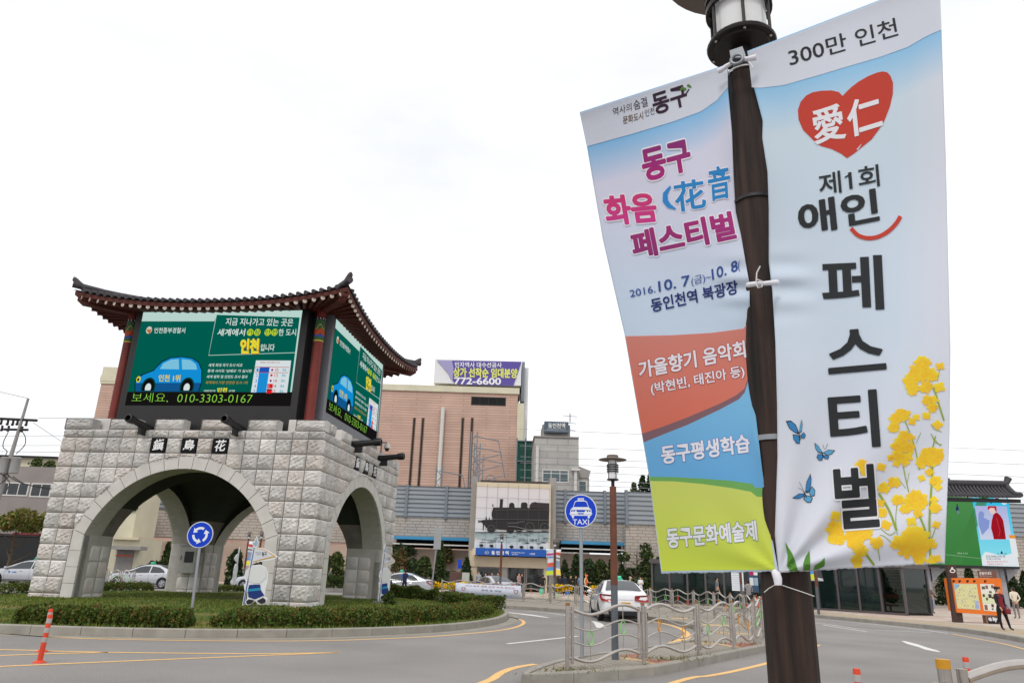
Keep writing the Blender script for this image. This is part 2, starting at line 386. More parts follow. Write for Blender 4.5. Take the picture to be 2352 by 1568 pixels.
for i in range(1, NR + 1):
    for k in range(NA):
        a = 2 * math.pi * k / NA; p = isl(a); q = IC + (p - IC) * (i / NR) * .985; bump = .012 * math.sin(q[0] * 3.1 + 1.3 * q[1]) + .01 * math.sin(q[1] * 4.3 - q[0] * 2)
        vs.append((q[0], q[1], isl_z(*q) + bump * (1 if i < NR else 0)))
fs = [(0, 1 + k, 1 + (k + 1) % NA) for k in range(NA)] + [(1 + (i - 1) * NA + k, 1 + i * NA + k, 1 + i * NA + (k + 1) % NA, 1 + (i - 1) * NA + (k + 1) % NA) for i in range(1, NR) for k in range(NA)]
mb.add(vs, fs)
def lawn_mat():
    m = mat('lawn_soil', S(72, 84, 40), .95, var=.35, vs=.9, bump=.6, bs=25, spec=.1); r = [x for x in m.node_tree.nodes if x.type == 'VALTORGB'][0]
    r.color_ramp.elements[0].color = S(62, 86, 36) + (1,); r.color_ramp.elements[1].color = S(122, 112, 68) + (1,); r.color_ramp.elements[0].position = .4; r.color_ramp.elements[1].position = .68; return m
tag(mb.build('island_lawn', lawn_mat(), smooth=60), kind='structure')
mb = MB(); A = resample(ISLP, .8, True); B = offs(A, .42, True); n = len(A)
mb.add([(*p, .004) for p in A] + [(*p, .004) for p in B], [(i, (i + 1) % n, n + (i + 1) % n, n + i) for i in range(n)])
tag(mb.build('island_gutter', M_GUTTER), kind='structure')
# ---- paved island with the steel fences: a bay of road bites into it
z2, z1 = zoom(1700, 2060, 600), zoom(2100, 1950, 600)
near = [(1198, 1550), (1300, 1545.5), (1390.5, 1540.4), (1500.3, 1531), (1559.4, 1521), (1643.9, 1504), (1760.4, 1481), (1805, 1468), (1838, 1448), (1850, 1428)]
far = [(1838, 1417), (1790, 1411), (1720, 1407), (1640, 1402), (1545, 1395), (1490, 1390), (1347, 1383), (1200, 1375), (1100, 1369), (1000, 1363), (950, 1361)]
back = [(947, 1366), (1033, 1379), (1110, 1386), (1220, 1393), (1347, 1402), (1420, 1407.5), (1492, 1414.5), (1560, 1426), (1600, 1435.5), (1613, 1442), (1616, 1448), (1610, 1455), (1595, 1463), (1570, 1471), (1530, 1478), (1470, 1485), (1393, 1496), (1340, 1503.5), (1296, 1511), (1250, 1522), (1220, 1532), (1203, 1541)]
ring = [gnd(x, y, .15) for x, y in near + far + back]
RING = [np.array((p.x, p.y)) for p in ring]
mb = MB(); mb.prism([tuple(p) for p in offs(np.array(RING), -.06, True)], -.02, .146); tag(mb.build('island_pavement', M_PAV), kind='structure')
kerb('pavement_kerb', RING, .165, .17, 1.0, True, -1)
mb = MB(); mk = lambda poly, z=.152: mb.prism([tuple(gnd(x, y, .15))[:2] for x, y in poly], .1, z)
mk([z1(*p) for p in ((190, 1260), (430, 1240), (560, 1310), (860, 1320), (870, 1350), (700, 1372), (560, 1330), (330, 1290))]); mk([z1(*p) for p in ((1600, 1085), (1900, 1090), (2060, 1100), (2010, 1140), (1860, 1150), (1700, 1120))])
tag(mb.build('red_paving_band', M_REDPAV), kind='structure')
mb = MB(); mk([z1(*p) for p in ((195, 1290), (330, 1295), (560, 1335), (700, 1376), (600, 1374), (420, 1330), (200, 1310))], .156)
mk([z1(*p) for p in ((1150, 1090), (1400, 1080), (1700, 1123), (1860, 1155), (1780, 1158), (1560, 1120))], .156); mk([z1(*p) for p in ((1310, 835), (1620, 845), (1900, 850), (1890, 862), (1600, 862), (1320, 852))], .156)
mk([z1(*p) for p in ((1480, 935), (1760, 950), (1980, 965), (1970, 978), (1740, 968), (1490, 950))], .156); mk([z1(*p) for p in ((880, 745), (1120, 755), (1120, 770), (890, 760))], .156)
tag(mb.build('buff_paving_band', M_BUFFPAV), kind='structure')
# ---- the far pavement and station plaza
kp = [(-420, 1318), (0, 1327), (240, 1331), (500, 1340), (700, 1348), (900, 1356), (1140, 1367), (1225, 1372.5), (1349, 1379.5), (1492, 1387.5), (1635, 1394), (1750, 1401), (1875, 1411), (1994, 1421.7), (2132, 1434.3), (2245, 1447), (2352, 1464.7), (2480, 1488), (2700, 1540)]
KS = [gnd(x, y, .15) for x, y in kp]; KS = smooth_pts([np.array((p.x, p.y)) for p in KS], 5)
out = [tuple(p) for p in offs(np.array(KS), -.06, False)] + [(200, KS[-1][1]), (200, 90), (-200, 90), (-200, KS[0][1])]
mb = MB(); mb.prism(out, -.02, .146); tag(mb.build('plaza_pavement', M_PLAZA), kind='structure')
kerb('plaza_kerb', KS, .165, .2, 1.2, False, -1)
A = np.array(KS); B = offs(A, -3.2, False); B0 = offs(A, -.2, False); n = len(A); mb = MB()
mb.add([(*p, .152) for p in B0] + [(*p, .152) for p in B], [(i, i + 1, n + i + 1, n + i) for i in range(n - 1)]); tag(mb.build('sidewalk', M_SIDE), kind='structure')
B1, B2 = offs(A, -1.1, False), offs(A, -1.45, False); mb = MB()
mb.add([(*p, .157) for p in B1] + [(*p, .157) for p in B2], [(i, i + 1, n + i + 1, n + i) for i in range(n - 1)]); tag(mb.build('guiding_strip', M_BUFFPAV), kind='structure')
# ---- painted lines
yb, wb = MB(), MB()
G0 = lambda pts: [np.array(gnd(x, y)[:2]) for x, y in pts]
z6, zr6, zR, zS = zoom(0, 1850, 900), zoom(1300, 1768, 900), zoom(2900, 2100, 652), zoom(2820, 1950, 400, 2091)
edge = [(-260, 1437), (-120, 1446), (0, 1454.3), (152, 1463.9), (354.7, 1469), (595.4, 1471.3), (760, 1470), (860.8, 1466.7), (987.5, 1461), (1071, 1454.5), (1125.7, 1449.5), z2(200, 480), z2(330, 452), z2(420, 420), z2(458, 388), z2(440, 358), z2(370, 333), z2(250, 305)]
strip(yb, smooth_pts(G0(edge)), .13)
for pl in ([(-200, 1487), (0, 1491), (248, 1497.3), (595, 1500.4), (780, 1497.3)], [(-200, 1512), (0, 1504.8), (120, 1500.5), (248, 1497.5)], [(-250, 1542), (0, 1530), (300, 1517), (595, 1505), (780, 1497.8)]): strip(yb, smooth_pts(G0(pl)), .12, .0045)
strip(yb, smooth_pts(G0([(1070, 1580), z2(0, 1165), z2(130, 1080), z2(260, 1020), z2(420, 980), z2(620, 950)])), [.16] * 31)
strip(yb, smooth_pts(G0([(1440, 1600), z1(1130, 1575), z1(1400, 1540), z1(1750, 1475), z1(2210, 1365), (1810, 1508), (1880, 1480)])), .14)
strip(yb, smooth_pts(G0([z1(560, 790), z1(800, 830), z1(1000, 890), z1(1105, 950), z1(1115, 990), z1(1040, 1050), z1(900, 1100), z1(740, 1145)])), [.16] * 24 + [.3] * 12 + [.16] * 7)
strip(yb, smooth_pts(G0([zR(1450, 350), zR(1750, 408), zR(2050, 465), zR(2352, 540), (2460, 1520)])), .1)
strip(yb, smooth_pts(G0([(1030, 1390), z2(100, 160), z2(500, 195), z2(1000, 245)])), .08)
for pl, wd in (([zr6(1210, 927), zr6(1400, 950), zr6(1575, 976)], [.2, .5, .12]), ([zr6(1390, 915), zr6(1550, 930), zr6(1720, 953), z2(1180, 310)], .13), ([zr6(1200, 1212), zr6(1500, 1180), zr6(1840, 1142)], .14), ([z2(1400, 365), z2(1470, 400), z2(1510, 455)], [.16, .3, .34]),
               ([z2(1010, 240), z2(1200, 265), z2(1330, 290)], .12), ([(1740, 1408), zS(60, 1020), zS(500, 1060), zS(1100, 1115), zS(2091, 1235), zR(1400, 345)], .1), ([(1700, 1415), zS(80, 1100), zS(500, 1155), zS(970, 1215), zR(800, 318), zR(1200, 333)], .1), ([zS(180, 1132), zS(560, 1190), zS(970, 1250)], .12),
               ([zR(840, 440), zR(960, 480), zR(1090, 520)], [.1, .3, .22]), ([zR(1090, 520), zR(1190, 552), zR(1295, 578)], [.22, .28, .06])): strip(wb, smooth_pts(G0(pl)), wd if not isinstance(wd, list) else list(np.interp(np.linspace(0, 1, (len(pl) - 1) * 6 + 1), np.linspace(0, 1, len(wd)), wd)), .005)
tag(yb.build('yellow_road_markings', M_YEL), kind='structure'); tag(wb.build('white_road_markings', M_WHT), kind='structure')
# ================================================================== PLANTS
M_LEAF = ink('leaf', trans=.28, rough=.6)
M_BARK = mat('bark', S(92, 76, 60), .9, var=.3, vs=6, bump=.6, bs=20)
def leafset(P, size, cols, N=None, asp=1.6, jit=.35, flat=.0):
    """a small leaf-shaped quad at each point"""
    n = len(P); a = RNG.normal(size=(n, 3)); a[:, 2] *= (1 - flat); a /= np.linalg.norm(a, axis=1, keepdims=True) + 1e-9
    b = RNG.normal(size=(n, 3)); b -= a * (a * b).sum(1, keepdims=True); b /= np.linalg.norm(b, axis=1, keepdims=True) + 1e-9
    s = size * RNG.uniform(1 - jit, 1 + jit, (n, 1)); u, v = a * s * asp / 2, b * s / 2
    V = np.stack([P - u, P - v * .9 + u * .1, P + u, P + v * .9 + u * .1], 1).reshape(-1, 3); Fc = np.arange(4 * n).reshape(n, 4)
    base = cols[RNG.integers(0, len(cols), n)] * RNG.uniform(.7, 1.3, (n, 1)); return V, Fc, np.repeat(base, 4, 0)
GREENS = 1.1 * np.array([S(58, 78, 34), S(74, 92, 42), S(48, 66, 32), S(90, 98, 48), S(66, 72, 38)])
HEDGEC = 1.15 * np.array([S(70, 92, 36), S(88, 110, 44), S(58, 78, 32), S(92, 100, 46), S(112, 94, 52), S(64, 84, 34), S(76, 98, 40)])
DARKG = 1.25 * np.array([S(44, 60, 38), S(56, 74, 44), S(38, 50, 32), S(68, 82, 50)])
RUSTG = 1.25 * np.array([S(92, 80, 48), S(70, 78, 42), S(110, 84, 54), S(60, 72, 40)])
def hedge(label, t0, t1, inset, wd, h, n, leaf=.05, cols=HEDGEC):
    L_ = 60; path = np.array([isl(t0 + (t1 - t0) * k / L_, inset) for k in range(L_ + 1)])
    s = RNG.uniform(0, L_, n); i = np.minimum(s.astype(int), L_ - 1); f = (s - i)[:, None]; c = path[i] * (1 - f) + path[i + 1] * f
    t = path[i + 1] - path[i]; t /= np.linalg.norm(t, axis=1, keepdims=True); nn = np.c_[-t[:, 1], t[:, 0]]
    lump = 1 + .10 * np.sin(s * 2.3) + .07 * np.sin(s * 5.1 + 1) + .05 * np.sin(s * 11.0)
    a = RNG.uniform(0, math.pi, n); rr = np.sqrt(RNG.uniform(.45, 1, n)) * lump; sq = lambda x: np.sign(x) * np.abs(x) ** .6
    en = np.clip(np.minimum(s, L_ - s) / 2.2, .25, 1) ** .5
    P2 = c + nn * (sq(np.cos(a)) * rr * wd / 2 * en)[:, None]; z = np.array([isl_z(*p) for p in P2]) + sq(np.sin(a)) * rr * h * en
    V, Fc, K = leafset(np.c_[P2, z], leaf, cols)
    # patches of russet and of fresh green along the hedge
    pa = (np.sin(s * 1.7 + 2 * np.sin(s * .6)) > .55); K2 = K.reshape(n, 4, 3); K2[pa] *= np.array([1.15, .93, .9]); org = np.array([path[30][0], path[30][1], .2])
    o = npmesh('hedge', V - org, Fc, M_LEAF, None, tuple(org), K2.reshape(-1, 3))
    return tag(o, label, 'hedge', 'clipped hedges on the round island')
def tpx(x, y):  # angle on the island of a ground pixel
    p = gnd(x, y, .2); d = np.array((p.x, p.y)) - IC; return math.atan2(math.copysign((abs(d[1]) / IRY) ** (IN_ / 2), d[1]), math.copysign((abs(d[0]) / IRX) ** (IN_ / 2), d[0]))
ta, tb, tc_, te = tpx(-40, 1432), tpx(424, 1448), tpx(470, 1450), tpx(1142, 1420)
hedge('long green and russet hedge along the kerb in front of the big arch', ta, tb, 1.05, .95, .37, 26000)
hedge('hedge running right from the roundabout sign and wrapping the island tip', tc_, te + .30, 1.05, 1.0, .42, 30000)
hedge('low hedge in front of the silver taxi seen through the big arch', 1.75, 2.15, 1.3, .8, .42, 7000)
hedge('dark hedge beside the left stone pier in front of a parked car', 2.42, 3.15, 1.0, 1.2, .5, 14000)
# ---- grass blades over the lawn
n = 90000; th_ = RNG.uniform(-math.pi, math.pi, n); rr = np.sqrt(RNG.uniform(.02, .97, n))
cs, sn = np.cos(th_), np.sin(th_); gx = IC[0] + IRX * np.sign(cs) * np.abs(cs) ** (2 / IN_) * rr; gy = IC[1] + IRY * np.sign(sn) * np.abs(sn) ** (2 / IN_) * rr
keep = (gy < 36) & (np.sin(gx * 1.1 + 2 * np.sin(gy * .7)) + np.sin(gy * 1.9 - gx) * .6 + RNG.normal(0, .6, n) > -.75); gx, gy = gx[keep], gy[keep]; n = len(gx)
gz = np.array([isl_z(a, b) for a, b in zip(gx, gy)]); edgeb = np.array([isl_r(a, b) for a, b in zip(gx, gy)]) > .93
hh = RNG.uniform(.03, .075, n) * np.where(edgeb, 1.7, 1); an = RNG.uniform(0, 2 * math.pi, n); wdt = RNG.uniform(.012, .026, n); le = RNG.normal(0, .03, (n, 2))
B_ = np.c_[gx, gy, gz]; dx = np.c_[np.cos(an) * wdt, np.sin(an) * wdt, np.zeros(n)]; T_ = B_ + np.c_[le, hh]
V = np.stack([B_ - dx, B_ + dx, T_], 1).reshape(-1, 3); Kc = 1.2 * np.array([S(86, 108, 42), S(104, 122, 50), S(74, 94, 38), S(128, 122, 66), S(96, 112, 44)])[RNG.integers(0, 5, n)] * RNG.uniform(.75, 1.2, (n, 1))
tag(npmesh('grass', V, np.arange(3 * n).reshape(n, 3), M_LEAF, cols=np.repeat(Kc, 3, 0)), 'short green and yellowed grass on the round island', 'grass', kind='stuff')
# weeds in the joints of the fenced pavement
wp = [z2(*p) for p in ((880, 1050), (960, 1030), (1040, 1045), (1130, 1030), (1240, 1040), (1330, 1025), (620, 1095), (2280, 860), (1960, 880))] + [z1(*p) for p in ((380, 1290), (700, 1300), (740, 1300), (900, 1330), (960, 1330), (1000, 1335), (1090, 1310), (1180, 1290), (1300, 1260), (1150, 1085), (1320, 1080), (1380, 1100), (1560, 1100), (1850, 1120), (1930, 1110), (1500, 945), (1700, 960), (700, 690), (930, 745), (1090, 750), (1250, 760), (1200, 890), (1180, 1080))]
V, K = [], []
for p in wp:
    q = gnd(p[0], p[1], .15); m_ = 20; c = np.array(q) + np.c_[RNG.normal(0, .22, m_), RNG.normal(0, .1, m_), np.zeros(m_)]; tp = c + np.c_[RNG.normal(0, .05, (m_, 2)), RNG.uniform(.02, .09, m_)]; d = RNG.normal(0, .008, (m_, 3)); d[:, 2] = 0
    V.append(np.stack([c - d, c + d, tp], 1).reshape(-1, 3)); K.append(np.repeat(np.array([S(120, 112, 62), S(140, 120, 72), S(96, 108, 52)])[RNG.integers(0, 3, m_)], 3, 0))
V = np.concatenate(V); tag(npmesh('weeds', V, np.arange(len(V)).reshape(-1, 3), M_LEAF, cols=np.concatenate(K)), 'dry weeds growing in the joints of the fenced pavement', 'weeds', kind='stuff')
# ================================================================== THE STONE GATE (local frame: x along the front, y into depth)
GL, GR = (-11.073, 31.341, 0), math.radians(-7)
HB, ZTOP, SPR, CR, HO, RW = 5.1, 6.35, 2.55, 4.93, 3.40, .45      # half side, wall top, springing, crown, half opening, ring width
GM = Matrix.Translation(GL) @ Matrix.Rotation(GR, 4, 'Z')
M_GRAN = [mat('split_granite_' + n_, c_, .85, var=.22, vs=1.1, bump=.5, bs=28, detail=9, stretch=(1, 1, .55)) for n_, c_ in (('mid', S(198, 194, 190)), ('pale', S(207, 203, 199)), ('grey', S(188, 185, 182)), ('warm', S(199, 191, 185)))]
M_SAWN = mat('sawn_granite', S(198, 194, 188), .7, var=.08, vs=2.5, bump=.1, bs=80)
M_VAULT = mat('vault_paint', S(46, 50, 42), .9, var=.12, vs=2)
M_BLACK = mat('black_panel', S(34, 32, 33), .45, var=.12, vs=1)
M_GREYP = mat('grey_panel', S(104, 106, 112), .5, var=.06, vs=1)
M_RED = mat('red_lacquer', S(112, 40, 32), .6, var=.18, vs=2)
M_REDD = mat('rafter_red', S(86, 38, 30), .7, var=.2, vs=2)
M_TILE = mat('roof_tile', S(68, 64, 68), .7, var=.3, vs=3, bump=.3, bs=20)
M_GUN = mat('gun_black', S(30, 29, 30), .4, var=.1)
M_STEELG = mat('galvanised', S(140, 144, 148), .45, metal=.5, var=.1)
gate = thing('stone_gate', 'square grey stone gate with four arches, battlements and a tiled roof over video screens', 'gate', GL, GR)
ORG[gate.name] = Vector((0, 0, 0))
def arc(ho, crown, n=26, spr=SPR):
    s = crown - spr; R = (ho * ho + s * s) / (2 * s); zc = crown - R; a0 = math.asin(min(1, ho / R))
    return [(R * math.sin(-a0 + 2 * a0 * k / n), zc + R * math.cos(-a0 + 2 * a0 * k / n)) for k in range(n + 1)], R, zc
# body = block minus two crossing barrel vaults
def prism_along(axis, prof, lo, hi):
    mb = MB(); n = len(prof); f = (lambda a, b, c: (a, c, b)) if axis == 'y' else (lambda a, b, c: (c, a, b))
    mb.add([f(p[0], p[1], lo) for p in prof] + [f(p[0], p[1], hi) for p in prof], [tuple(range(n))[::-1], tuple(range(n, 2 * n))] + [(i, (i + 1) % n, (i + 1) % n + n, i + n) for i in range(n)])
    return mb.mesh('cutter')
a1, R1, ZC1 = arc(HO, CR)
bar = a1 + [(HO, -1), (-HO, -1)]
a2, _, _ = arc(HO + .02, CR + .42); big = a2 + [(HO + .02, -1), (-HO - .02, -1)]
body = MB(); body.box(-HB + .06, HB - .06, -HB + .06, HB - .06, .0, ZTOP - .02); bo = bpy.data.objects.new('wall_core', body.mesh('wall_core')); COL.objects.link(bo)
cutters = []
for ax, prof, h in (('y', bar, 9), ('x', bar, 9), ('y', big, HB - .95), ('x', big, HB - .95)):
    c = bpy.data.objects.new('cutter', prism_along(ax, prof, -h, h)); COL.objects.link(c); cutters.append(c)
    md = bo.modifiers.new('b', 'BOOLEAN'); md.object = c; md.operation = 'DIFFERENCE'; md.solver = 'EXACT'
me = bpy.data.meshes.new_from_object(bo.evaluated_get(bpy.context.evaluated_depsgraph_get()))
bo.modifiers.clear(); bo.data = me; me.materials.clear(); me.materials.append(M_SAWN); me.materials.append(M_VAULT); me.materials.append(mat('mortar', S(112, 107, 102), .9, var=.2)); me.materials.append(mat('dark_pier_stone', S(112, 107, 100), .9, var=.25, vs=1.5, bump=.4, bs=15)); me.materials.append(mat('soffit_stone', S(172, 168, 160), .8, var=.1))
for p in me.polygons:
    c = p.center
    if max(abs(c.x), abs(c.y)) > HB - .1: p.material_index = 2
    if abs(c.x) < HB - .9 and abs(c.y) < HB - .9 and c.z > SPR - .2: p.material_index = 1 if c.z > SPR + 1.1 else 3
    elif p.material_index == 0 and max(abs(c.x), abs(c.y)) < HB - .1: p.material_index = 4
for c in cutters: bpy.data.objects.remove(c)
bo.parent = gate; ORG[bo.name] = Vector((0, 0, 0))
# rock-faced blocks: each a domed grid with broken edges
def rock_panel(mb, cells, place, hole=None, n=9, seed=0):
    rg = np.random.default_rng(seed)
    for (u0, u1, v0, v1) in cells:
        mb.m = int(rg.integers(0, 4)); g_ = .012; U = np.linspace(u0 + g_, u1 - g_, n); Vv = np.linspace(v0 + g_, v1 - g_, max(5, int(n * (v1 - v0) / .55))); nu, nv = len(U), len(Vv)
        ph = rg.uniform(0, 6.28, 12); tilt = rg.normal(0, .10, 2); dep = rg.uniform(.055, .095); brk = rg.uniform(.05, .16, 4); brk[2] = rg.uniform(.09, .2); kx, ky = rg.uniform(6, 14, 2)
        pts, idx = [], {}
        for j, v in enumerate(Vv):
            for i, u in enumerate(U):
                a, b = (u - u0), (u1 - u); c, d = (v - v0), (v1 - v)
                wob = lambda t, q: .035 * math.sin(t * 11 + ph[q]) + .025 * math.sin(t * 31 + ph[q + 1]) + .015 * math.sin(t * 57 + ph[q + 2])
                e = min(a / (brk[0] * .6 + max(0, wob(v, 0))), b / (brk[1] + max(0, wob(v, 1))), c / (brk[2] + max(0, wob(u, 2))), d / (brk[3] * .45 + max(0, wob(u, 3)))); e = max(0, min(1, e))
                fac = max(0, math.sin(u * kx + ph[7]) * math.sin(v * ky + ph[8])) ** .5
                h = dep * (e ** .75) * (1 + tilt[0] * (u - u0) / .6 + tilt[1] * (v - v0) / .55) + (.018 * fac + .010 * math.sin(u * 37 + v * 21 + ph[5]) + .008 * math.sin(u * 24 - v * 43 + ph[6]) + rg.normal(0, .009)) * e
                if i in (0, nu - 1) or j in (0, nv - 1): h = -.01
                pts.append([u, v, h])
        ok = [True] * len(pts)
        if hole:
            for k, p in enumerate(pts):
                q = hole(p[0], p[1])
                if q is not None: p[0], p[1] = q; p[2] = min(p[2], .03); ok[k] = False
        fs = []
        for j in range(nv - 1):
            for i in range(nu - 1):
                q = (j * nu + i, j * nu + i + 1, (j + 1) * nu + i + 1, (j + 1) * nu + i)
                if any(ok[k] for k in q): fs.append(q)
        if fs: mb.add([place(*p) for p in pts], fs)
_, RO, ZCO = arc(HO + RW, CR + RW * .98)
def hole_front(u, v):
    if abs(u) < HO + RW and v < SPR: return (math.copysign(HO + RW, u), v)
    if v >= SPR:
        d = math.hypot(u, v - ZCO)
        if d < RO and abs(u) < HO + RW + .02: return (u * RO / max(d, .01), ZCO + (v - ZCO) * RO / max(d, .01))
    return None
rows = [(6.05 - .55 * (k + 1), 6.05 - .55 * k) for k in range(11)]; NC = 17; cw = 2 * HB / NC
def face_cells(skip=()):
    out = []
    for r, (v0, v1) in enumerate(rows):
        for c in range(NC):
            if (r, c) in skip: continue
            u0, u1 = -HB + c * cw, -HB + (c + 1) * cw; cu, cv = (u0 + u1) / 2, (v0 + v1) / 2
            if max(abs(u0), abs(u1)) <= HO + RW + .01 and v1 <= SPR: continue
            if all(hole_front(a, b) is not None for a in (u0, u1, cu) for b in (v0, v1, cv)): continue
            out.append((u0, u1, v0, v1))
    for c in range(NC): out.append((-HB + c * cw, -HB + (c + 1) * cw, 6.05, ZTOP))
    return out
PLQ = [(0, 6), (0, 8), (0, 10)]
faces = [lambda u, v, h: (u, -HB + .04 - h, v), lambda u, v, h: (HB - .04 + h, u, v), lambda u, v, h: (-u, HB - .04 + h, v), lambda u, v, h: (-HB + .04 - h, -u, v)]
fn = ['front', 'side', 'back', 'side']
for k, pl in enumerate(faces):
    mb = MB(); rock_panel(mb, face_cells(PLQ if k < 2 else ()), pl, hole_front, 13 if k < 2 else 5, 10 + k); mb.build('block_facing', M_GRAN, gate, smooth=16)
    # mortar line at the outer corners
# inner faces of the four piers
pi_rows = [(v0, v1) for v0, v1 in rows if v1 < SPR + .1]
for sx in (-1, 1):
    for sy in (-1, 1):
        mb = MB()
        w0 = HB - HO
        rock_panel(mb, [(a, min(a + .57, w0 - .0), v0, v1) for a in (.5, 1.08) for v0, v1 in pi_rows], (lambda u, v, h, sx=sx, sy=sy: (sx * (HO - h * .45), sy * (HB - u), v)), None, 7, 40 + sx + 3 * sy)
        rock_panel(mb, [(a, min(a + .57, w0 - .0), v0, v1) for a in (.5, 1.08) for v0, v1 in pi_rows], (lambda u, v, h, sx=sx, sy=sy: (sx * (HB - u), sy * (HO - h * .45), v)), None, 7, 60 + sx + 3 * sy)
        mb.build('pier_inner_facing', M_GRAN, gate, smooth=20)
# smooth arch rings with open joints
for k, pl in enumerate(faces):
    mb = MB(); dp = .05; nseg = 17
    _, Ri, Zi = arc(HO, CR); a0 = math.asin(HO / Ri)
    for q in range(nseg):
        t0, t1 = -a0 + 2 * a0 * (q + .02) / nseg, -a0 + 2 * a0 * (q + .98) / nseg; sub = 4; P, Q = [], []
        for s_ in range(sub + 1):
            t = t0 + (t1 - t0) * s_ / sub; P.append((Ri * math.sin(t), Zi + Ri * math.cos(t)))
            Q.append(((Ri + RW) * math.sin(t), Zi + (Ri + RW) * math.cos(t)))
        n = sub + 1; vs = [pl(p[0], p[1], dp) for p in P] + [pl(p[0], p[1], dp) for p in Q] + [pl(p[0], p[1], -.3) for p in P] + [pl(p[0], p[1], -.3) for p in Q]
        fs = [(i, i + 1, n + i + 1, n + i) for i in range(sub)] + [(i, i + 1, 2 * n + i + 1, 2 * n + i) for i in range(sub)] + [(n + i, n + i + 1, 3 * n + i + 1, 3 * n + i) for i in range(sub)] + [(0, n, 3 * n, 2 * n), (sub, n + sub, 3 * n + sub, 2 * n + sub)]
        mb.add(vs, fs)
    for sx in (-1, 1):
        z = SPR - .006
        while z > .2:
            zb = max(.15, z - .55); a, b = sx * HO, sx * (HO + RW - .0); e = .006
            b2 = b if z < SPR - .1 else sx * (Ri + RW) * math.sin(a0); zo = z - e if z < SPR - .1 else Zi + (Ri + RW) * math.cos(a0) - e
            vs = [pl(u, v, h) for h in (dp, -.3) for (u, v) in ((a, zb + e), (b, zb + e), (b2, zo), (a, z - e))]
            mb.add(vs, [(0, 1, 2, 3), (0, 1, 5, 4), (1, 2, 6, 5), (2, 3, 7, 6), (3, 0, 4, 7)]); z = zb
    mb.build('arch_ring', M_SAWN, gate)
# plaques with carved characters
zq = [(c, r) for r, c in PLQ]; M_PLQ = mat('plaque_black', S(20, 20, 22), .7, var=.05, spec=.15); M_PLQW = mat('carved_white', S(235, 235, 235), .6, var=.05)
for k in (0, 1):
    for ci, ch in zip((6, 8, 10), '鎭島花'):
        u0, u1 = -HB + ci * cw + .012, -HB + (ci + 1) * cw - .012; v0, v1 = 5.512, 6.038; pl = faces[k]
        mb = MB(); vs = [pl(u, v, h) for h in (.05, -.02) for (u, v) in ((u0, v0), (u1, v0), (u1, v1), (u0, v1))]; mb.add(vs, [(0, 1, 2, 3), (0, 1, 5, 4), (1, 2, 6, 5), (2, 3, 7, 6), (3, 0, 4, 7)])
        p = mb.build('plaque', M_PLQ, gate)
        A_ = Art(); A_.text(ch, (u0 + .10, v0 + .06), (u1 - .08, v0 + .08), (u0 + .13, v1 - .06), (1, 1, 1), 1, .018, 'character'); A_.build(lambda x, y, l: pl(x, y, .053), p, M_PLQW, org=Vector((0, 0, 0)))
# battlements
for k, pl in enumerate(faces):
    mw, gap = .11 * 2 * HB, .068 * 2 * HB
    for q in range(6):
        u0 = -HB + q * (mw + gap); u1 = u0 + mw
        if k in (1, 3): u0, u1 = max(u0, -HB + .47), min(u1, HB - .47)
        mb = MB(); h = .40
        rock_panel(mb, [(u0, u1, ZTOP, ZTOP + h)], pl, None, 16, 90 + 7 * k + q)
        vs = [pl(u, v, hh) for hh in (.03, -.42) for (u, v) in ((u0, ZTOP), (u1, ZTOP), (u1, ZTOP + h), (u0, ZTOP + h))]
        mb.add(vs, [(2, 3, 7, 6), (0, 3, 7, 4), (1, 2, 6, 5), (4, 5, 6, 7)])
        mb.build('merlon', M_GRAN, gate, smooth=16)
mb = MB(); mb.box(-HB + .05, HB - .05, -HB + .05, HB - .05, ZTOP - .03, ZTOP - .005); mb.build('terrace', M_SAWN, gate)
# column plinths
for sx in (-1, 1):
    for sy in (-1, 1): mb = MB(); mb.box(sx * 4.0 - .55, sx * 4.0 + .55, sy * 4.0 - .55, sy * 4.0 + .55, ZTOP - .01, ZTOP + .52, .03); mb.build('column_plinth', M_SAWN, gate)
# video box
mb = MB(); mb.box(-3.55, 3.55, -3.55, 3.55, ZTOP - .02, 11.6); mb.build('screen_core', M_BLACK, gate)
ZA0, ZA1, HW = 7.97, 11.27, 3.35
fr = MB(); fr.box(-3.62, 3.62, -4.36, -3.5, ZTOP, ZA1 + .12); fr2 = MB(); fr2.m = 0
fa = fr.build('screen_cabinet', [M_BLACK], gate)
mb = MB(); mb.box(3.5, 4.36, -3.62, 3.62, ZTOP, ZA1 + .12); fb = mb.build('screen_cabinet', [M_GREYP], gate)
mb = MB(); mb.box(-4.36, -3.5, -3.62, 3.62, ZTOP, ZA1 + .12); mb.build('screen_cabinet', [M_GREYP], gate)
mb = MB(); mb.box(-3.62, 3.62, 3.5, 4.36, ZTOP, ZA1 + .12); mb.build('screen_cabinet', [M_GREYP], gate)
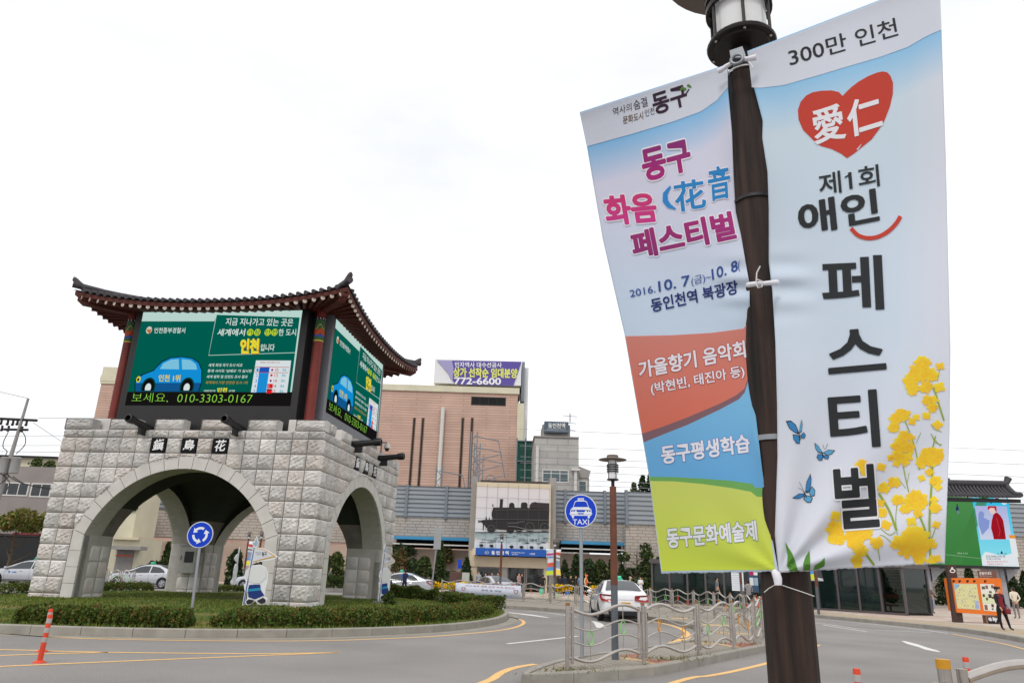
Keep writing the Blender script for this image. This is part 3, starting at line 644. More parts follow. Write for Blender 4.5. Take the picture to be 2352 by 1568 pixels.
# ---- the picture on the screens, measured on the front one
zf = zoom(400, 1050, 700); nF = GM.to_3x3() @ Vector((0, -1, 0)); pF = GM @ Vector((0, -4.37, 9)); GI = GM.inverted()
def loc_f(x, y, l=0.):
    p = GI @ onp(*zf(x, y), pF, nF); return (p.x, p.z)
FX = lambda pts: [loc_f(*p) for p in pts]
GRN = S(0, 98, 84); WHB = S(196, 226, 218); A = Art()
TLc, TRc, BRc, BLc = (-HW, ZA1), (HW, ZA1), (HW, ZA0), (-HW, ZA0)
A.poly([TLc, TRc, BRc, BLc], GRN, 0, 'picture_ground')
wb0 = loc_f(340, 215)[1]; A.poly([TLc, TRc, (HW, loc_f(2165, 172)[1]), loc_f(1180, 140), loc_f(1155, 215), (-HW, wb0)], WHB, 1, 'picture_ground')
A.line(FX([(1180, 140), (1088, 612), (2110, 580)]), .025, WHB, 2, 'picture_ground'); A.line([(HW - .04, ZA1), (HW - .04, ZA0)], .07, WHB, 2, 'picture_ground')
def T(body, p0, p1, p2, c, bold=.012, lay=3, **k): A.text(body, loc_f(*p0), loc_f(*p1), loc_f(*p2), c, lay, bold, 'screen_lettering', **k)
W_ = S(225, 240, 235); YL = S(240, 232, 60)
c0 = loc_f(393, 318); A.ell(*c0, .125, .15, S(230, 225, 215), 2, 'emblem'); A.ell(*c0, .10, .12, S(205, 210, 200), 3, 'emblem'); A.poly(FX([(360, 300), (385, 318), (393, 305), (402, 318), (428, 300), (415, 335), (398, 362), (375, 335)]), S(196, 110, 40), 4, 'emblem')
T('인천중부경찰서', (452, 354), (812, 354), (460, 290), W_); T('지금 지나가고 있는 곳은', (1284, 262), (2068, 272), (1297, 177), W_); T('세계에서', (1187, 384), (1505, 384), (1202, 305), W_, .02)
for x in (1572, 1655, 1777, 1857): A.ell(*loc_f(x, 344), .135, .145, S(200, 225, 60), 2, 'screen_lettering')
for ch, x in zip('가장안전', (1572, 1655, 1777, 1857)): T(ch, (x - 32, 372), (x + 30, 372), (x - 28, 315), S(20, 110, 60))
T('한 도시', (1902, 384), (2105, 384), (1907, 305), W_); T('인천', (1463, 588), (1672, 588), (1473, 431), S(220, 130, 40), .06); T('인천', (1457, 582), (1665, 582), (1467, 425), YL, .05, 4); T('입니다', (1690, 560), (1850, 560), (1700, 482), W_, .02)
T('세계 최대 국가 도시 비교', (1084, 745), (1478, 745), (1092, 707), W_); T("통계 사이트 '넘베오' 가 실시한", (1074, 810), (1588, 812), (1082, 775), W_); T('세계 범죄 및 안전도 조사 결과', (1062, 878), (1538, 880), (1070, 842), W_)
T('세계에서 가장 안전한 도시 1위', (1048, 945), (1538, 948), (1056, 910), S(190, 150, 50)); T('대한민국', (1032, 1036), (1165, 1036), (1036, 1014), W_); T('인천', (1185, 1036), (1298, 1036), (1192, 990), YL, .04); T('선정', (1318, 1036), (1390, 1036), (1322, 1014), W_)
# table of cities
A.poly(FX([(1640, 670), (2050, 672), (2002, 1046), (1580, 1042)]), S(226, 236, 238), 2, 'score_table'); A.poly(FX([(1685, 752), (1800, 752), (1757, 1044), (1643, 1044)]), S(30, 150, 225), 3, 'score_table'); A.poly(FX([(1685, 752), (1800, 752), (1790, 812), (1674, 812)]), S(30, 90, 190), 4, 'score_table')
A.text('세계에서 가장 안전한 도시는?', loc_f(1690, 706), loc_f(1920, 706), loc_f(1692, 684), S(200, 90, 80), 3, .01, 'score_table')
A.line(FX([(1637, 748), (2027, 752), (2015, 815), (1624, 812), (1637, 748)]), .02, S(200, 60, 60), 5, 'score_table')
for i, (y, num) in enumerate(((782, '10'), (845, '13'), (908, '14'), (970, '14'), (1030, '15'))):
    sh = -(y - 752) * .145; q = lambda a, b: loc_f(a + sh, b)
    A.text(str(i + 1), q(1652, y + 18), q(1672, y + 18), q(1654, y - 18), S(30, 150, 225), 4, .01, 'score_table'); A.text(num, q(1868, y + 18), q(1905, y + 18), q(1870, y - 18), S(215, 70, 90), 4, .01, 'score_table'); A.text('86', q(1955, y + 16), q(2000, y + 16), q(1957, y - 16), S(60, 170, 205), 4, 0, 'score_table')
    A.poly([q(1806, y - 26), q(1868, y - 26), q(1864, y + 26), q(1802, y + 26)], (S(235, 238, 240), S(235, 238, 240), S(235, 238, 240), S(225, 30, 40), S(225, 30, 40))[i], 4, 'score_table')
    if i in (0, 2): cc = q(1835, y); A.ell(*cc, .045, .045, S(200, 40, 50), 5, 'score_table'); A.poly([(cc[0] + .045 * math.cos(a), cc[1] + .045 * math.sin(a)) for a in np.linspace(math.pi, 2 * math.pi, 9)], S(30, 60, 150), 6, 'score_table')
    if i == 1: A.ell(*q(1835, y), .05, .05, S(215, 40, 50), 5, 'score_table')
    if i == 3: A.ell(*q(1826, y), .03, .03, S(240, 240, 240), 5, 'score_table'); A.ell(*q(1830, y), .024, .024, S(225, 30, 40), 6, 'score_table')
    if i == 4: A.poly([q(1806, y - 26), q(1868, y - 26), q(1867, y - 14), q(1805, y - 14)], S(20, 20, 20), 5, 'score_table')
# the blue drawn car
BK = S(14, 26, 34)
A.poly(FX([(226, 1034), (224, 930), (252, 870), (300, 838), (440, 785), (490, 730), (540, 680), (640, 634), (780, 622), (900, 640), (975, 690), (1014, 780), (1010, 930), (975, 1034)]), BK, 1, 'drawn_car')
A.poly(FX([(236, 1032), (235, 935), (262, 878), (330, 838), (450, 792), (500, 736), (548, 690), (645, 644), (780, 632), (895, 650), (968, 700), (1003, 785), (1000, 930), (965, 1032)]), S(20, 150, 225), 2, 'drawn_car'); A.poly(FX([(236, 1032), (235, 935), (1000, 932), (965, 1032)]), S(20, 90, 150), 3, 'drawn_car')
A.poly(FX([(520, 770), (560, 706), (650, 662), (740, 655), (745, 775)]), S(130, 205, 235), 3, 'drawn_car'); A.poly(FX([(775, 655), (880, 668), (940, 715), (955, 778), (780, 776)]), S(130, 205, 235), 3, 'drawn_car')
for cx in (385, 835):
    c = loc_f(cx, 985); A.poly([(c[0] + .30 * math.cos(a), max(ZA0 + .01, c[1] + .40 * math.sin(a))) for a in np.linspace(-.4, math.pi + .4, 22)], S(10, 75, 70), 4, 'drawn_car'); A.poly([(c[0] + .25 * math.cos(a), max(ZA0 + .01, c[1] + .35 * math.sin(a))) for a in np.linspace(-.4, math.pi + .4, 22)], S(16, 18, 20), 5, 'drawn_car'); A.poly([(c[0] + .125 * math.cos(a), max(ZA0 + .01, c[1] - .02 + .18 * math.sin(a))) for a in np.linspace(-.6, math.pi + .6, 18)], S(225, 240, 240), 6, 'drawn_car')
A.ell(*loc_f(272, 892), .09, .13, S(235, 220, 50), 5, 'drawn_car'); A.ell(*loc_f(270, 895), .045, .07, BK, 6, 'drawn_car'); A.text('인천 1위', loc_f(505, 915), loc_f(755, 918), loc_f(512, 838), S(232, 214, 70), 5, .025, 'screen_lettering')
# the running text below
A.poly([(-HW, ZA0 - .0), (HW, ZA0), (HW, 7.43), (-HW, 7.43)], S(24, 22, 22), 0, 'text_strip'); LG = S(150, 222, 80)
A.text('보세요,', loc_f(182, 1162), loc_f(612, 1166), loc_f(200, 1046), LG, 2, -.014, 'running_text'); A.text('010-3303-0167', loc_f(714, 1158), loc_f(1592, 1166), loc_f(732, 1062), LG, 2, -.014, 'running_text')
M_LED = ink('led_light', emit=.85)
scr = bpy.data.objects.new('video_screen', None); COL.objects.link(scr); scr.parent = gate; ORG[scr.name] = Vector((0, 0, 0))
sparts = A.build(lambda x, y, l: (x, -4.366 - .0035 * l, y), scr, M_LED, clip=[(0, ZA0, 0, -1)] if False else None, org=Vector((0, 0, 0)))
for ang in (90, 180, 270):
    s2 = scr.copy(); COL.objects.link(s2); s2.parent = gate; s2.rotation_euler = (0, 0, math.radians(ang))
    for ch in sparts: c = ch.copy(); COL.objects.link(c); c.parent = s2
# red columns with a painted band
def band_col(x, y):
    colr = MB(); colr.cyl(x, y, ZTOP + .5, 11.55, .19, 24); c = colr.build('column', M_RED, gate, smooth=40)
    A_ = Art(); cs_ = ((10.55, 10.95, S(52, 96, 66)), (10.95, 11.05, S(34, 34, 60)), (10.35, 10.55, S(176, 74, 40)), (10.25, 10.35, S(52, 84, 160)), (10.12, 10.25, S(52, 100, 60)), (10.07, 10.12, S(206, 178, 70)))
    mb = MB(); V, K = [], []
    for (z0, z1_, cc) in cs_:
        q = Art(); nseg = 16
        for s_ in range(nseg):
            aa, ab = 2 * math.pi * s_ / nseg, 2 * math.pi * (s_ + 1) / nseg; zz = .04 * math.sin(4 * aa) if z0 == 10.35 else 0
            A_.poly([(aa, z0 + zz), (ab, z0 + zz), (ab, z1_ + zz), (aa, z1_ + zz)], cc, 1 if z0 == 10.35 else 0, 'painted_band')
    for s_ in range(10): A_.ell(2 * math.pi * s_ / 10, 11.0, .12, .025, S(220, 220, 215), 2, 'painted_band', 10)
    for s_ in range(4): A_.line([(2 * math.pi * s_ / 4 + t, 10.66 + .1 * math.sin(2 * t * 2)) for t in np.linspace(0, 1.57, 8)], .03, S(206, 178, 70), 2, 'painted_band')
    A_.build(lambda t, z, l: (x + (.193 + .002 * l) * math.cos(t), y + (.193 + .002 * l) * math.sin(t), z), c, ink('dancheong_paint'), org=Vector((0, 0, 0)))
for sx in (-1, 1):
    for sy in (-1, 1): band_col(sx * 4.0, sy * 4.0)
# ---- roof
HE, ZM, ZCN = 5.6, 11.28, 11.80      # half eave, height of the eave at mid side and at the corners
def eave_z(u): return ZM + (ZCN - ZM) * abs(u) ** 2.3
def eave_o(u): return HE - .12 * (1 - abs(u) ** 2)
def roof_pt(side, u, s):   # u -1..1 along the side, s 0 eave .. 1 top
    hw = eave_o(u) * (1 - s) + .25 * s; x = u * (HE * (1 - s) + .25 * s); z = eave_z(u) * (1 - s) + 12.55 * s - .25 * math.sin(math.pi * s) * .6
    p = (x, -hw, z); a = side * math.pi / 2; return (p[0] * math.cos(a) - p[1] * math.sin(a), p[0] * math.sin(a) + p[1] * math.cos(a), p[2])
mb = MB(); NU, NS = 40, 8
for sd_ in range(4):
    vs = [roof_pt(sd_, -1 + 2 * i / NU, j / NS) for j in range(NS + 1) for i in range(NU + 1)]
    mb.add(vs, [(j * (NU + 1) + i, j * (NU + 1) + i + 1, (j + 1) * (NU + 1) + i + 1, (j + 1) * (NU + 1) + i) for j in range(NS) for i in range(NU)])
rf = mb.build('roof', M_TILE, gate, smooth=50)
mb = MB()                                   # rolls of convex tiles, ending in round caps
for sd_ in range(4):
    nt_ = 37
    for k in range(nt_):
        u = -1 + 2 * (k + .5) / nt_; top = 1 - abs(u); pts = [];
        for s in np.linspace(0, min(.95, top), 7):
            x = u * HE; hw_ = (HE * (1 - s) + .25 * s); uu = max(-1, min(1, x / hw_)) if hw_ > .3 else 0
            p = roof_pt(sd_, uu, s); pts.append((p[0], p[1], p[2] + .03))
        if len(pts) > 1 and (Vector(pts[0]) - Vector(pts[-1])).length > .15:
            d = (Vector(pts[0]) - Vector(pts[1])).normalized() * .06; pts = [tuple(Vector(pts[0]) + d)] + pts; mb.tube(pts, .085, 8)
mb.build('tile_rolls', M_TILE, rf, smooth=50)
mb = MB()                                   # hip ridges and corner finials
for sd_ in range(4):
    pts = [roof_pt(sd_, 1, s) for s in np.linspace(-.01, .97, 14)]; mb.tube([(p[0], p[1], p[2] + .10 + .1 * max(0, 1 - 6 * i / 14)) for i, p in enumerate(pts)], [.13] * 14, 8)
    c = Vector(roof_pt(sd_, 1, 0)); o = Vector((c.x, c.y, 0)).normalized()
    mb.tube([c + o * -.35 + Vector((0, 0, .12)), c + o * -.1 + Vector((0, 0, .27)), c + o * .05 + Vector((0, 0, .42)), c + o * .08 + Vector((0, 0, .50))], [.13, .13, .10, .035], 8)
mb.build('hip_ridge', M_TILE, rf, smooth=50)
mb = MB()                                   # boarded soffit and fascia
for sd_ in range(4):
    a = sd_ * math.pi / 2; rot = lambda p: (p[0] * math.cos(a) - p[1] * math.sin(a), p[0] * math.sin(a) + p[1] * math.cos(a), p[2])
    vs = []
    for j, (s, dz) in enumerate(((0, -.06), (.004, -.22), (.33, -.05))):
        for i in range(NU + 1):
            u = -1 + 2 * i / NU; hw_ = (eave_o(u) - .04) * (1 - s) + .25 * s if j < 2 else 3.5; x = u * (HE - .04) if j < 2 else u * 3.5; z = eave_z(u) + dz if j < 2 else 11.62; vs.append(rot((x, -hw_, z)))
    mb.add(vs, [(j * (NU + 1) + i, j * (NU + 1) + i + 1, (j + 1) * (NU + 1) + i + 1, (j + 1) * (NU + 1) + i) for j in range(2) for i in range(NU)])
mb.build('eave_boards', M_REDD, rf)
M_RCAP = mat('rafter_end_white', S(200, 186, 172), .7, var=.08)
back_m = MB()
for sd_ in range(4):                        # round rafters with pale ends
    a = sd_ * math.pi / 2; rot = lambda p: Vector((p[0] * math.cos(a) - p[1] * math.sin(a), p[0] * math.sin(a) + p[1] * math.cos(a), p[2])); nr_ = 31
    for k in range(nr_):
        u = -.945 + 1.89 * k / (nr_ - 1); x0 = u * HE; xin = u * HE
        if abs(u) > .62: xin = math.copysign(3.45 - .5 * (1 - max(0, abs(u) - .62) / .33), u)
        A0 = rot((x0, -eave_o(u) + .10, eave_z(u) - .26)); B0_ = rot((xin, -3.5, 11.5)); d = (A0 - B0_).normalized(); m_ = back_m if sd_ == 2 else MB()
        m_.m = 0; m_.tube([A0, B0_], .085, 8, caps=False); m_.m = 1; m_.tube([A0 - d * .01, A0 + d * .012], .084, 10)
        if sd_ != 2: m_.build('rafter', [M_REDD, M_RCAP], rf, smooth=40)
tag(back_m.build('rafter', [M_REDD, M_RCAP], rf, smooth=40), kind='stuff')
for sd_ in range(4):
    mb = MB(); a = sd_ * math.pi / 2 + math.pi / 4; d = Vector((math.cos(a), math.sin(a), 0)); c = Vector(roof_pt(0, 1, 0)).xy.length; Mx = Matrix.Rotation(a, 4, 'Z')
    P = [(3.5 * 1.41, 11.42), (c - .45, 11.38), (c - .2, 11.55)]
    for (r0, z0), (r1, z1_) in zip(P[:-1], P[1:]):
        mb.add([Mx @ Vector(q) for q in ((r0, -.13, z0 - .15), (r0, .13, z0 - .15), (r1, .13, z1_ - .13), (r1, -.13, z1_ - .13), (r0, -.13, z0 + .15), (r0, .13, z0 + .15), (r1, .13, z1_ + .15), (r1, -.13, z1_ + .15))], [(0, 3, 2, 1), (4, 5, 6, 7), (0, 1, 5, 4), (1, 2, 6, 5), (2, 3, 7, 6), (3, 0, 4, 7)])
    mb.build('angle_rafter', M_REDD, rf)
mb = MB()
for sx, sy in ((1, 0), (-1, 0), (0, 1), (0, -1)):
    if sx: mb.box(sx * 4.0 - .16, sx * 4.0 + .16, -4.1, 4.1, 11.36, 11.62)
    else: mb.box(-4.1, 4.1, sy * 4.0 - .16, sy * 4.0 + .16, 11.36, 11.62)
mb.build('lintel_beam', M_RED, gate)
mb = MB(); mb.tube([(1.6, 2.0, 12.2), (1.6, 2.0, 14.4)], [.03, .012], 6)
for q in range(3): mb.tube([(1.6, 2.0, 13.9), (1.6 + .18 * math.cos(q * 2.1), 2.0 + .18 * math.sin(q * 2.1), 14.15)], .01, 5)
mb.build('lightning_rod', M_STEELG, gate)
# ---- cannons, camera, control box
def cannon(u, k, label):
    t = thing('cannon', label, 'cannon', GM @ Vector(faces[k](u, ZTOP + .12, .3)), GR + (0, math.pi / 2)[k], 'black cannons on the battlements'); ORG[t.name] = Vector((0, 0, 0))
    Mx = Matrix.Rotation(math.radians(90 - 6), 4, 'X')     # barrel along -y, nose a little up
    mb = MB(); mb.lathe([(.02, -.75), (.10, -.72), (.13, -.62), (.135, -.2), (.12, .35), (.115, .55), (.15, .56), (.16, .8), (.145, .86), (.10, .87), (.085, .6)], 0, 0, 18, M=Mx); mb.build('barrel', M_GUN, t, smooth=40)
    mb = MB(); mb.box(-.05, .05, -.1, .25, -.36, -.05); mb.build('bracket', M_GUN, t)
gw = .11 * 2 * HB; gg = .068 * 2 * HB; gapc = lambda q: -HB + (q + 1) * (gw + gg) - gg / 2
cannon(gapc(1), 0, 'black cannon poking out above the left of the front arch'); cannon(gapc(3), 0, 'black cannon on the front wall nearer its right corner')
cannon(gapc(1), 1, 'upper black cannon jutting sideways from the side wall'); cannon(gapc(3), 1, 'lower black cannon jutting sideways near the far corner of the side wall')
z4c = zoom(1050, 1440, 450); pS = GM @ Vector((HB, 0, 6.5)); nS = GM.to_3x3() @ Vector((1, 0, 0)); cc = onp(*z4c(1530, 600), pS, nS)
t = thing('security_camera', 'white dome camera hanging above the far end of the side wall', 'camera', cc)
mb = MB(); mb.lathe([(.03, .26), (.10, .22), (.15, .08), (.15, 0)], cc.x, cc.y, 18); mb.v = [(v[0], v[1], v[2] + cc.z) for v in mb.v]; mb.build('housing', mat('white_plastic', S(212, 210, 204), .5, var=.05), t, smooth=40)
mb = MB(); mb.ball((cc.x, cc.y, cc.z - .0), .11, .11, .14); mb.build('dome', M_GUN, t, smooth=60)
dY = Vector((math.sin(-GR), math.cos(GR), 0)); bx = cc - Vector((math.cos(GR), math.sin(GR), 0)) * .28
mb = MB(); mb.tube([(bx.x, bx.y, cc.z - .75), (bx.x, bx.y, cc.z + .32)], .04, 8); mb.tube([(bx.x, bx.y, cc.z + .28), (cc.x, cc.y, cc.z + .28)], .03, 8); mb.build('bracket_arm', M_STEELG, t)
pc = onp(*zoom(300, 1650, 600)(1420, 1130), GM @ Vector((0, HO - .08, 1)), nF)   # far pier
t = thing('control_box', 'pale metal control cabinet fixed to the far stone pier', 'control box', (pc.x, pc.y, pc.z))
mb = MB(); Mx = Matrix.Translation(pc) @ Matrix.Rotation(GR, 4, 'Z'); mb.box(-.42, .42, -.35, -.02, -.62, .58, .02, M=Mx); mb.build('cabinet', mat('cabinet_paint', S(176, 176, 170), .5, var=.08, vs=6), t)
mb = MB(); mb.box(-.45, .45, -.40, -.02, .585, .64, M=Mx); mb.build('rain_lid', M_STEELG, t); mb = MB(); mb.box(-.12, .30, -.375, -.345, -.15, .34, M=Mx); mb.build('window', M_BLACK, t); mb = MB(); mb.box(-.34, -.28, -.38, -.345, -.05, .15, M=Mx); mb.build('lock', M_STEELG, t)
# ================================================================== LAMP POSTS
M_WOODB = mat('stained_timber', S(47, 33, 27), .8, var=.85, vs=6, bump=.5, bs=9, stretch=(6, 6, .35), detail=9)
M_RUST = mat('brown_post', S(104, 62, 44), .65, var=.2, vs=5, bump=.15, bs=40)
M_POSTG = mat('grey_post', S(92, 98, 104), .5, metal=.2, var=.1)
M_IRON = mat('lamp_iron', S(40, 35, 33), .45, metal=.3, var=.15)
M_SHADE = mat('lamp_shade', S(112, 100, 92), .6, var=.08)
M_LGLASS = glassmat('lamp_glass', (.8, .8, .8), .12)
M_STEEL = mat('stainless_tube', S(190, 183, 177), .24, metal=.85, var=.12, vs=6)
M_CLOTHW = mat('white_strap', S(222, 220, 226), .8, var=.05)
M_ZIP = mat('cable_tie', S(205, 205, 200), .5, var=.05)
PZ = 3.43
def lamp_parts(t, post_mat, lod=False, low=None):
    o = Vector((0, 0, 0)); r = .068
    mb = MB(); mb.cyl(0, 0, 0, 1.36, r + (.003 if low else 0), 20); mb.build('lower_post', low or M_POSTG, t, smooth=40)
    mb = MB(); mb.cyl(0, 0, 1.36, PZ - .14, r + .003, 24, r + .001); mb.build('upper_post', post_mat, t, smooth=40)
    mb = MB(); mb.cyl(0, 0, PZ - .14, PZ - .01, .036, 14); mb.build('neck', M_IRON, t, smooth=40)
    mb = MB(); mb.lathe([(.0, PZ - .008), (.10, PZ - .012), (.105, PZ - .004), (.125, PZ - .004), (.128, PZ + .004), (.122, PZ + .016), (.05, PZ + .03), (.03, PZ + .06), (0, PZ + .06)], n=32); mb.build('base_plate', M_IRON, t, smooth=35)
    nb = 4 if lod else 6
    for k in range(nb):
        a = 2 * math.pi * (k + .3) / nb; x, y = .113 * math.cos(a), .113 * math.sin(a); mb = MB(); mb.tube([(x, y, PZ), (x, y, PZ + .43)], .006, 6); mb.build('cage_bar', M_IRON, t)
        if not lod: mb.m = 0; s_ = MB(); s_.ball((x, y, PZ - .006), .006, n=8, m=5); s_.build('screw', M_STEEL, t)
    for k in range(4):
        z = PZ + .17 + .045 * k; mb = MB(); mb.lathe([(.112, z - .011), (.124, z - .011), (.124, z + .011), (.112, z + .011), (.112, z - .011)], n=32); mb.build('cage_ring', M_IRON, t, smooth=40)
    mb = MB(); mb.lathe([(.098, PZ + .02), (.098, PZ + .40)], n=32); mb.build('glass_cylinder', M_LGLASS, t, smooth=60)
    mb = MB(); mb.lathe([(.012, PZ + .06), (.018, PZ + .09), (.045, PZ + .16), (.05, PZ + .2), (.035, PZ + .25), (0, PZ + .27)], n=16); mb.build('bulb', M_LGLASS, t, smooth=60)
    mb = MB(); mb.lathe([(.10, PZ + .40), (.29, PZ + .41), (.293, PZ + .418), (.28, PZ + .425), (.12, PZ + .46), (.10, PZ + .46), (.10, PZ + .40)], n=40); mb.build('disc_shade', M_SHADE, t, smooth=35)
    mb = MB(); mb.lathe([(.0, PZ + .43), (.122, PZ + .43), (.122, PZ + .50), (.11, PZ + .515), (0, PZ + .52)], n=32); mb.build('cap', M_SHADE, t, smooth=35)
# near lamp post: the pole is 118 photo pixels wide, 15 cm thick
pp = Vector(CAMP + ray(1817, 1480) * 2.085); POLE = Vector((pp.x, pp.y, 0))
lampA = thing('street_lamp', 'dark timber lamp post close to the camera carrying two tall banners', 'street lamp', (POLE.x, POLE.y, .15), 0, 'lamp posts with wide disc shades')
ORG[lampA.name] = Vector((0, 0, 0)); lamp_parts(lampA, M_WOODB, low=M_WOODB)
lp = gnd(1413, 1513, .15)
lampB = thing('street_lamp', 'brown lamp post with grey foot on the fenced pavement beside the taxi sign', 'street lamp', lp, 0, 'lamp posts with wide disc shades'); ORG[lampB.name] = Vector((0, 0, 0)); lamp_parts(lampB, M_RUST, True)
def far_lamp(px, py, label, z=.15, s=1.):
    return dup(lampB, gnd(px, py, z), 0, label, s)
fl1 = far_lamp(1148, 1376, 'thin lamp post standing in front of the station entrance mural')
fl2 = far_lamp(1273, 1374, 'lamp post with two small banners right of the station entrance')
fl3 = far_lamp(556, 1348, 'lamp post with a small white banner seen through the right part of the big arch'); fl4 = far_lamp(585, 1350, 'lamp post seen behind the spear of the cut-out board')
fl5 = far_lamp(1706, 1402, 'lamp post just left of the big timber post in front of the bus shelter'); fl6 = far_lamp(1881, 1410, 'lamp post with a blue and green banner scrap by the glass shelter')
# ================================================================== THE TWO BIG BANNERS
RD = Vector((.855, -.518, 0)); BN = Vector((-.518, -.855, 0)); BP = POLE + BN * .085      # rod direction, plane normal (to the viewer)
def zc_plane(x, y): d = ray(x, y); return float(((np.array(BP) - CAMP) @ np.array(BN)) / (d @ np.array(BN)))
def lerp_curve(P, y):
    ys = [p[1] for p in P]; xs = [p[0] for p in P]; return float(np.interp(y, ys, xs))
class Banner:
    def __init__(s, Lc, Rc, top, bot, bl, tie):
        """Lc/Rc edge curves, top/bot corner pairs, bl: camera depth of the free lower corner, tie: folds gather there"""
        s.Lc, s.Rc, s.tie = Lc, Rc, tie
        P = [top[0], top[1], bot[0], bot[1]]; zc = [zc_plane(*p) for p in P]
        if bl: zc[bl[0]] = bl[1]
        A_ = np.array([[1, p[0], p[1], p[0] * p[1]] for p in P]); s.k = np.linalg.solve(A_, 1 / np.array(zc))
    def wr(s, x, y): return 0
    def pt(s, x, y, l=0.):
        z = 1 / (s.k[0] + s.k[1] * x + s.k[2] * y + s.k[3] * x * y); z *= (1 + s.wr(x, y)); return Vector(CAMP + ray(x, y) * z * (1 - (.00075 if l else 0) - .00018 * l))
zA, zB, zC = zoom(2000, 0, 1300, 2351), zoom(2000, 800, 1300, 2351), zoom(2200, 1500, 1300, 2351)
L1 = [(1331.6, 258), (1348, 335), (1384.7, 549), (1434, 764), (1490.8, 1093), (1519, 1316)]
R1 = [(1672, 148), (1672, 205), (1681, 304), (1684.8, 402), (1690, 487), (1702, 540), (1712, 600), (1721, 650), (1723, 749), (1724, 860), (1725, 943), (1730, 993), (1749.6, 1074), (1773, 1231), (1788, 1312)]
L2 = [(1716, 118), (1721, 146), (1730.6, 197), (1752, 278), (1751, 318), (1763, 395), (1766, 480), (1766, 574), (1766, 603), (1774, 669), (1781, 786), (1785, 932), (1786, 1048), (1780, 1227), (1789, 1314)]
R2 = [(2158, -52), (2160, 0), (2172, 350), (2183, 800), (2181, 1000), (2170, 1293)]
banL = Banner(L1, R1, [(1331.6, 258), (1672, 148)], [(1519, 1316), (1788, 1312)], (2, None), None) if False else None
def mk_banner(L_, R_, top, bot, blz):
    b = Banner.__new__(Banner); b.Lc, b.Rc = L_, R_; P = [top[0], top[1], bot[0], bot[1]]; zc = [zc_plane(*p) for p in P]; zc[blz[0]] *= blz[1]
    b.k = np.linalg.solve(np.array([[1, p[0], p[1], p[0] * p[1]] for p in P]), 1 / np.array(zc)); return b
banL = mk_banner(L1, R1, [(1331.6, 258), (1672, 148)], [(1519, 1316), (1788, 1312)], (2, 1.10))
banR = mk_banner(L2, R2, [(1716, 118), (2158, -52)], [(1789, 1314), (2170, 1293)], (3, .985))
def folds(x, y, tx, ty, sgn, amp, nf, ph, reach):
    dx, dy = (x - tx) * sgn, (ty - y); r = math.hypot(dx, dy) + 1e-6; a = math.atan2(dy, max(dx, -r)); return amp * math.sin(nf * a + ph) * (r / (r + 60)) ** 2 * math.exp(-r / reach)
def wrL(x, y):
    e = lerp_curve(R1, y) - x
    v = folds(x, y, 1790, 1314, -1, .009, 9, .6, 130) + .0022 * math.sin(x * .013 + y * .006) + .0016 * math.sin(y * .011 - x * .02)
    v += .006 * math.exp(-abs(e) / 28) * math.sin(y * .017) + .004 * math.exp(-((x - 1700) ** 2 + (y - 650) ** 2) / 2500) * math.sin((y - 650) * .12)
    return v - .004 * math.exp(-max(0, y - (258 - (x - 1331) * .32)) / 22)
def wrR(x, y):
    e = x - lerp_curve(L2, y)
    v = folds(x, y, 1792, 1316, 1, .020, 10.5, 1.2, 330) + .0045 * math.sin(x * .016 - y * .0045 + 1) + .0015 * math.sin(y * .012 + x * .01)
    v += .007 * math.exp(-abs(e) / 40) * math.sin(y * .013 + .5) + .004 * math.exp(-((x - 1800) ** 2 + (y - 655) ** 2) / 3500) * math.sin((y - 650) * .10)
    return v - .004 * math.exp(-max(0, y - (118 - (x - 1716) * .385)) / 26)
banL.wr, banR.wr = wrL, wrR
M_CLOTH = ink('banner_cloth', trans=.30, rough=.75)
def sheet(b, top, bot, nu, nv, colf, name, parent, crop=0.):
    V, K = [], []
    for j in range(nv + 1):
        v = j / nv
        yl = top[0][1] + (bot[0][1] - top[0][1]) * v; yr = top[1][1] + (bot[1][1] - top[1][1]) * v; xl, xr = lerp_curve(b.Lc, yl), lerp_curve(b.Rc, yr)
        for i in range(nu + 1):
            u = i / nu; x, y = xl + (xr - xl) * u, yl + (yr - yl) * u
            if j == nv: y += .7 * math.sin(i * 1.7) + .9 * math.sin(i * .5)
            V.append(b.pt(x, y)); K.append(colf(x, y))
    Fc = np.array([(j * (nu + 1) + i, j * (nu + 1) + i + 1, (j + 1) * (nu + 1) + i + 1, (j + 1) * (nu + 1) + i) for j in range(nv) for i in range(nu)])
    o0 = ORG[parent.name]; o = npmesh(name, np.array([tuple(p - o0) for p in V]), Fc, M_CLOTH, parent, cols=np.array(K)); shade(o.data); ORG[o.name] = o0
    s = o.modifiers.new('hem', 'SOLIDIFY'); s.thickness = .0012; s.offset = 0; return o
mixc = lambda a, b, t: tuple(p + (q - p) * max(0, min(1, t)) for p, q in zip(a, b))
CW = S(232, 232, 238); CBL = S(146, 202, 238); CPALE = S(220, 232, 240)
def hdrL(x): return float(np.interp(x, [p[0] for p in HL], [p[1] for p in HL]))
HL = zl(zA, [(55, 918), (150, 895), (350, 840), (600, 765), (780, 700), (880, 630), (950, 555), (980, 500)])
HR = zl(zA, [(1080, 560), (1150, 553), (1300, 535), (1500, 478), (1700, 418), (1900, 360), (2080, 295), (2190, 230), (2300, 185)])
def hdrR(x): return float(np.interp(x, [p[0] for p in HR], [p[1] for p in HR]))
def colL(x, y):
    d = y - hdrL(x); return mixc(CBL, mixc(S(226, 226, 240), S(214, 228, 242), (y - 450) / 250), d / 95)
def colR(x, y):
    d = y - hdrR(x)
    base = mixc(S(214, 227, 236), S(218, 229, 240), (y - 300) / 300); base = mixc(base, S(230, 232, 240), (y - 750) / 350); base = mixc(base, S(228, 230, 238), (x - 2060) / 120); return mixc(S(158, 208, 238), base, d / 110)
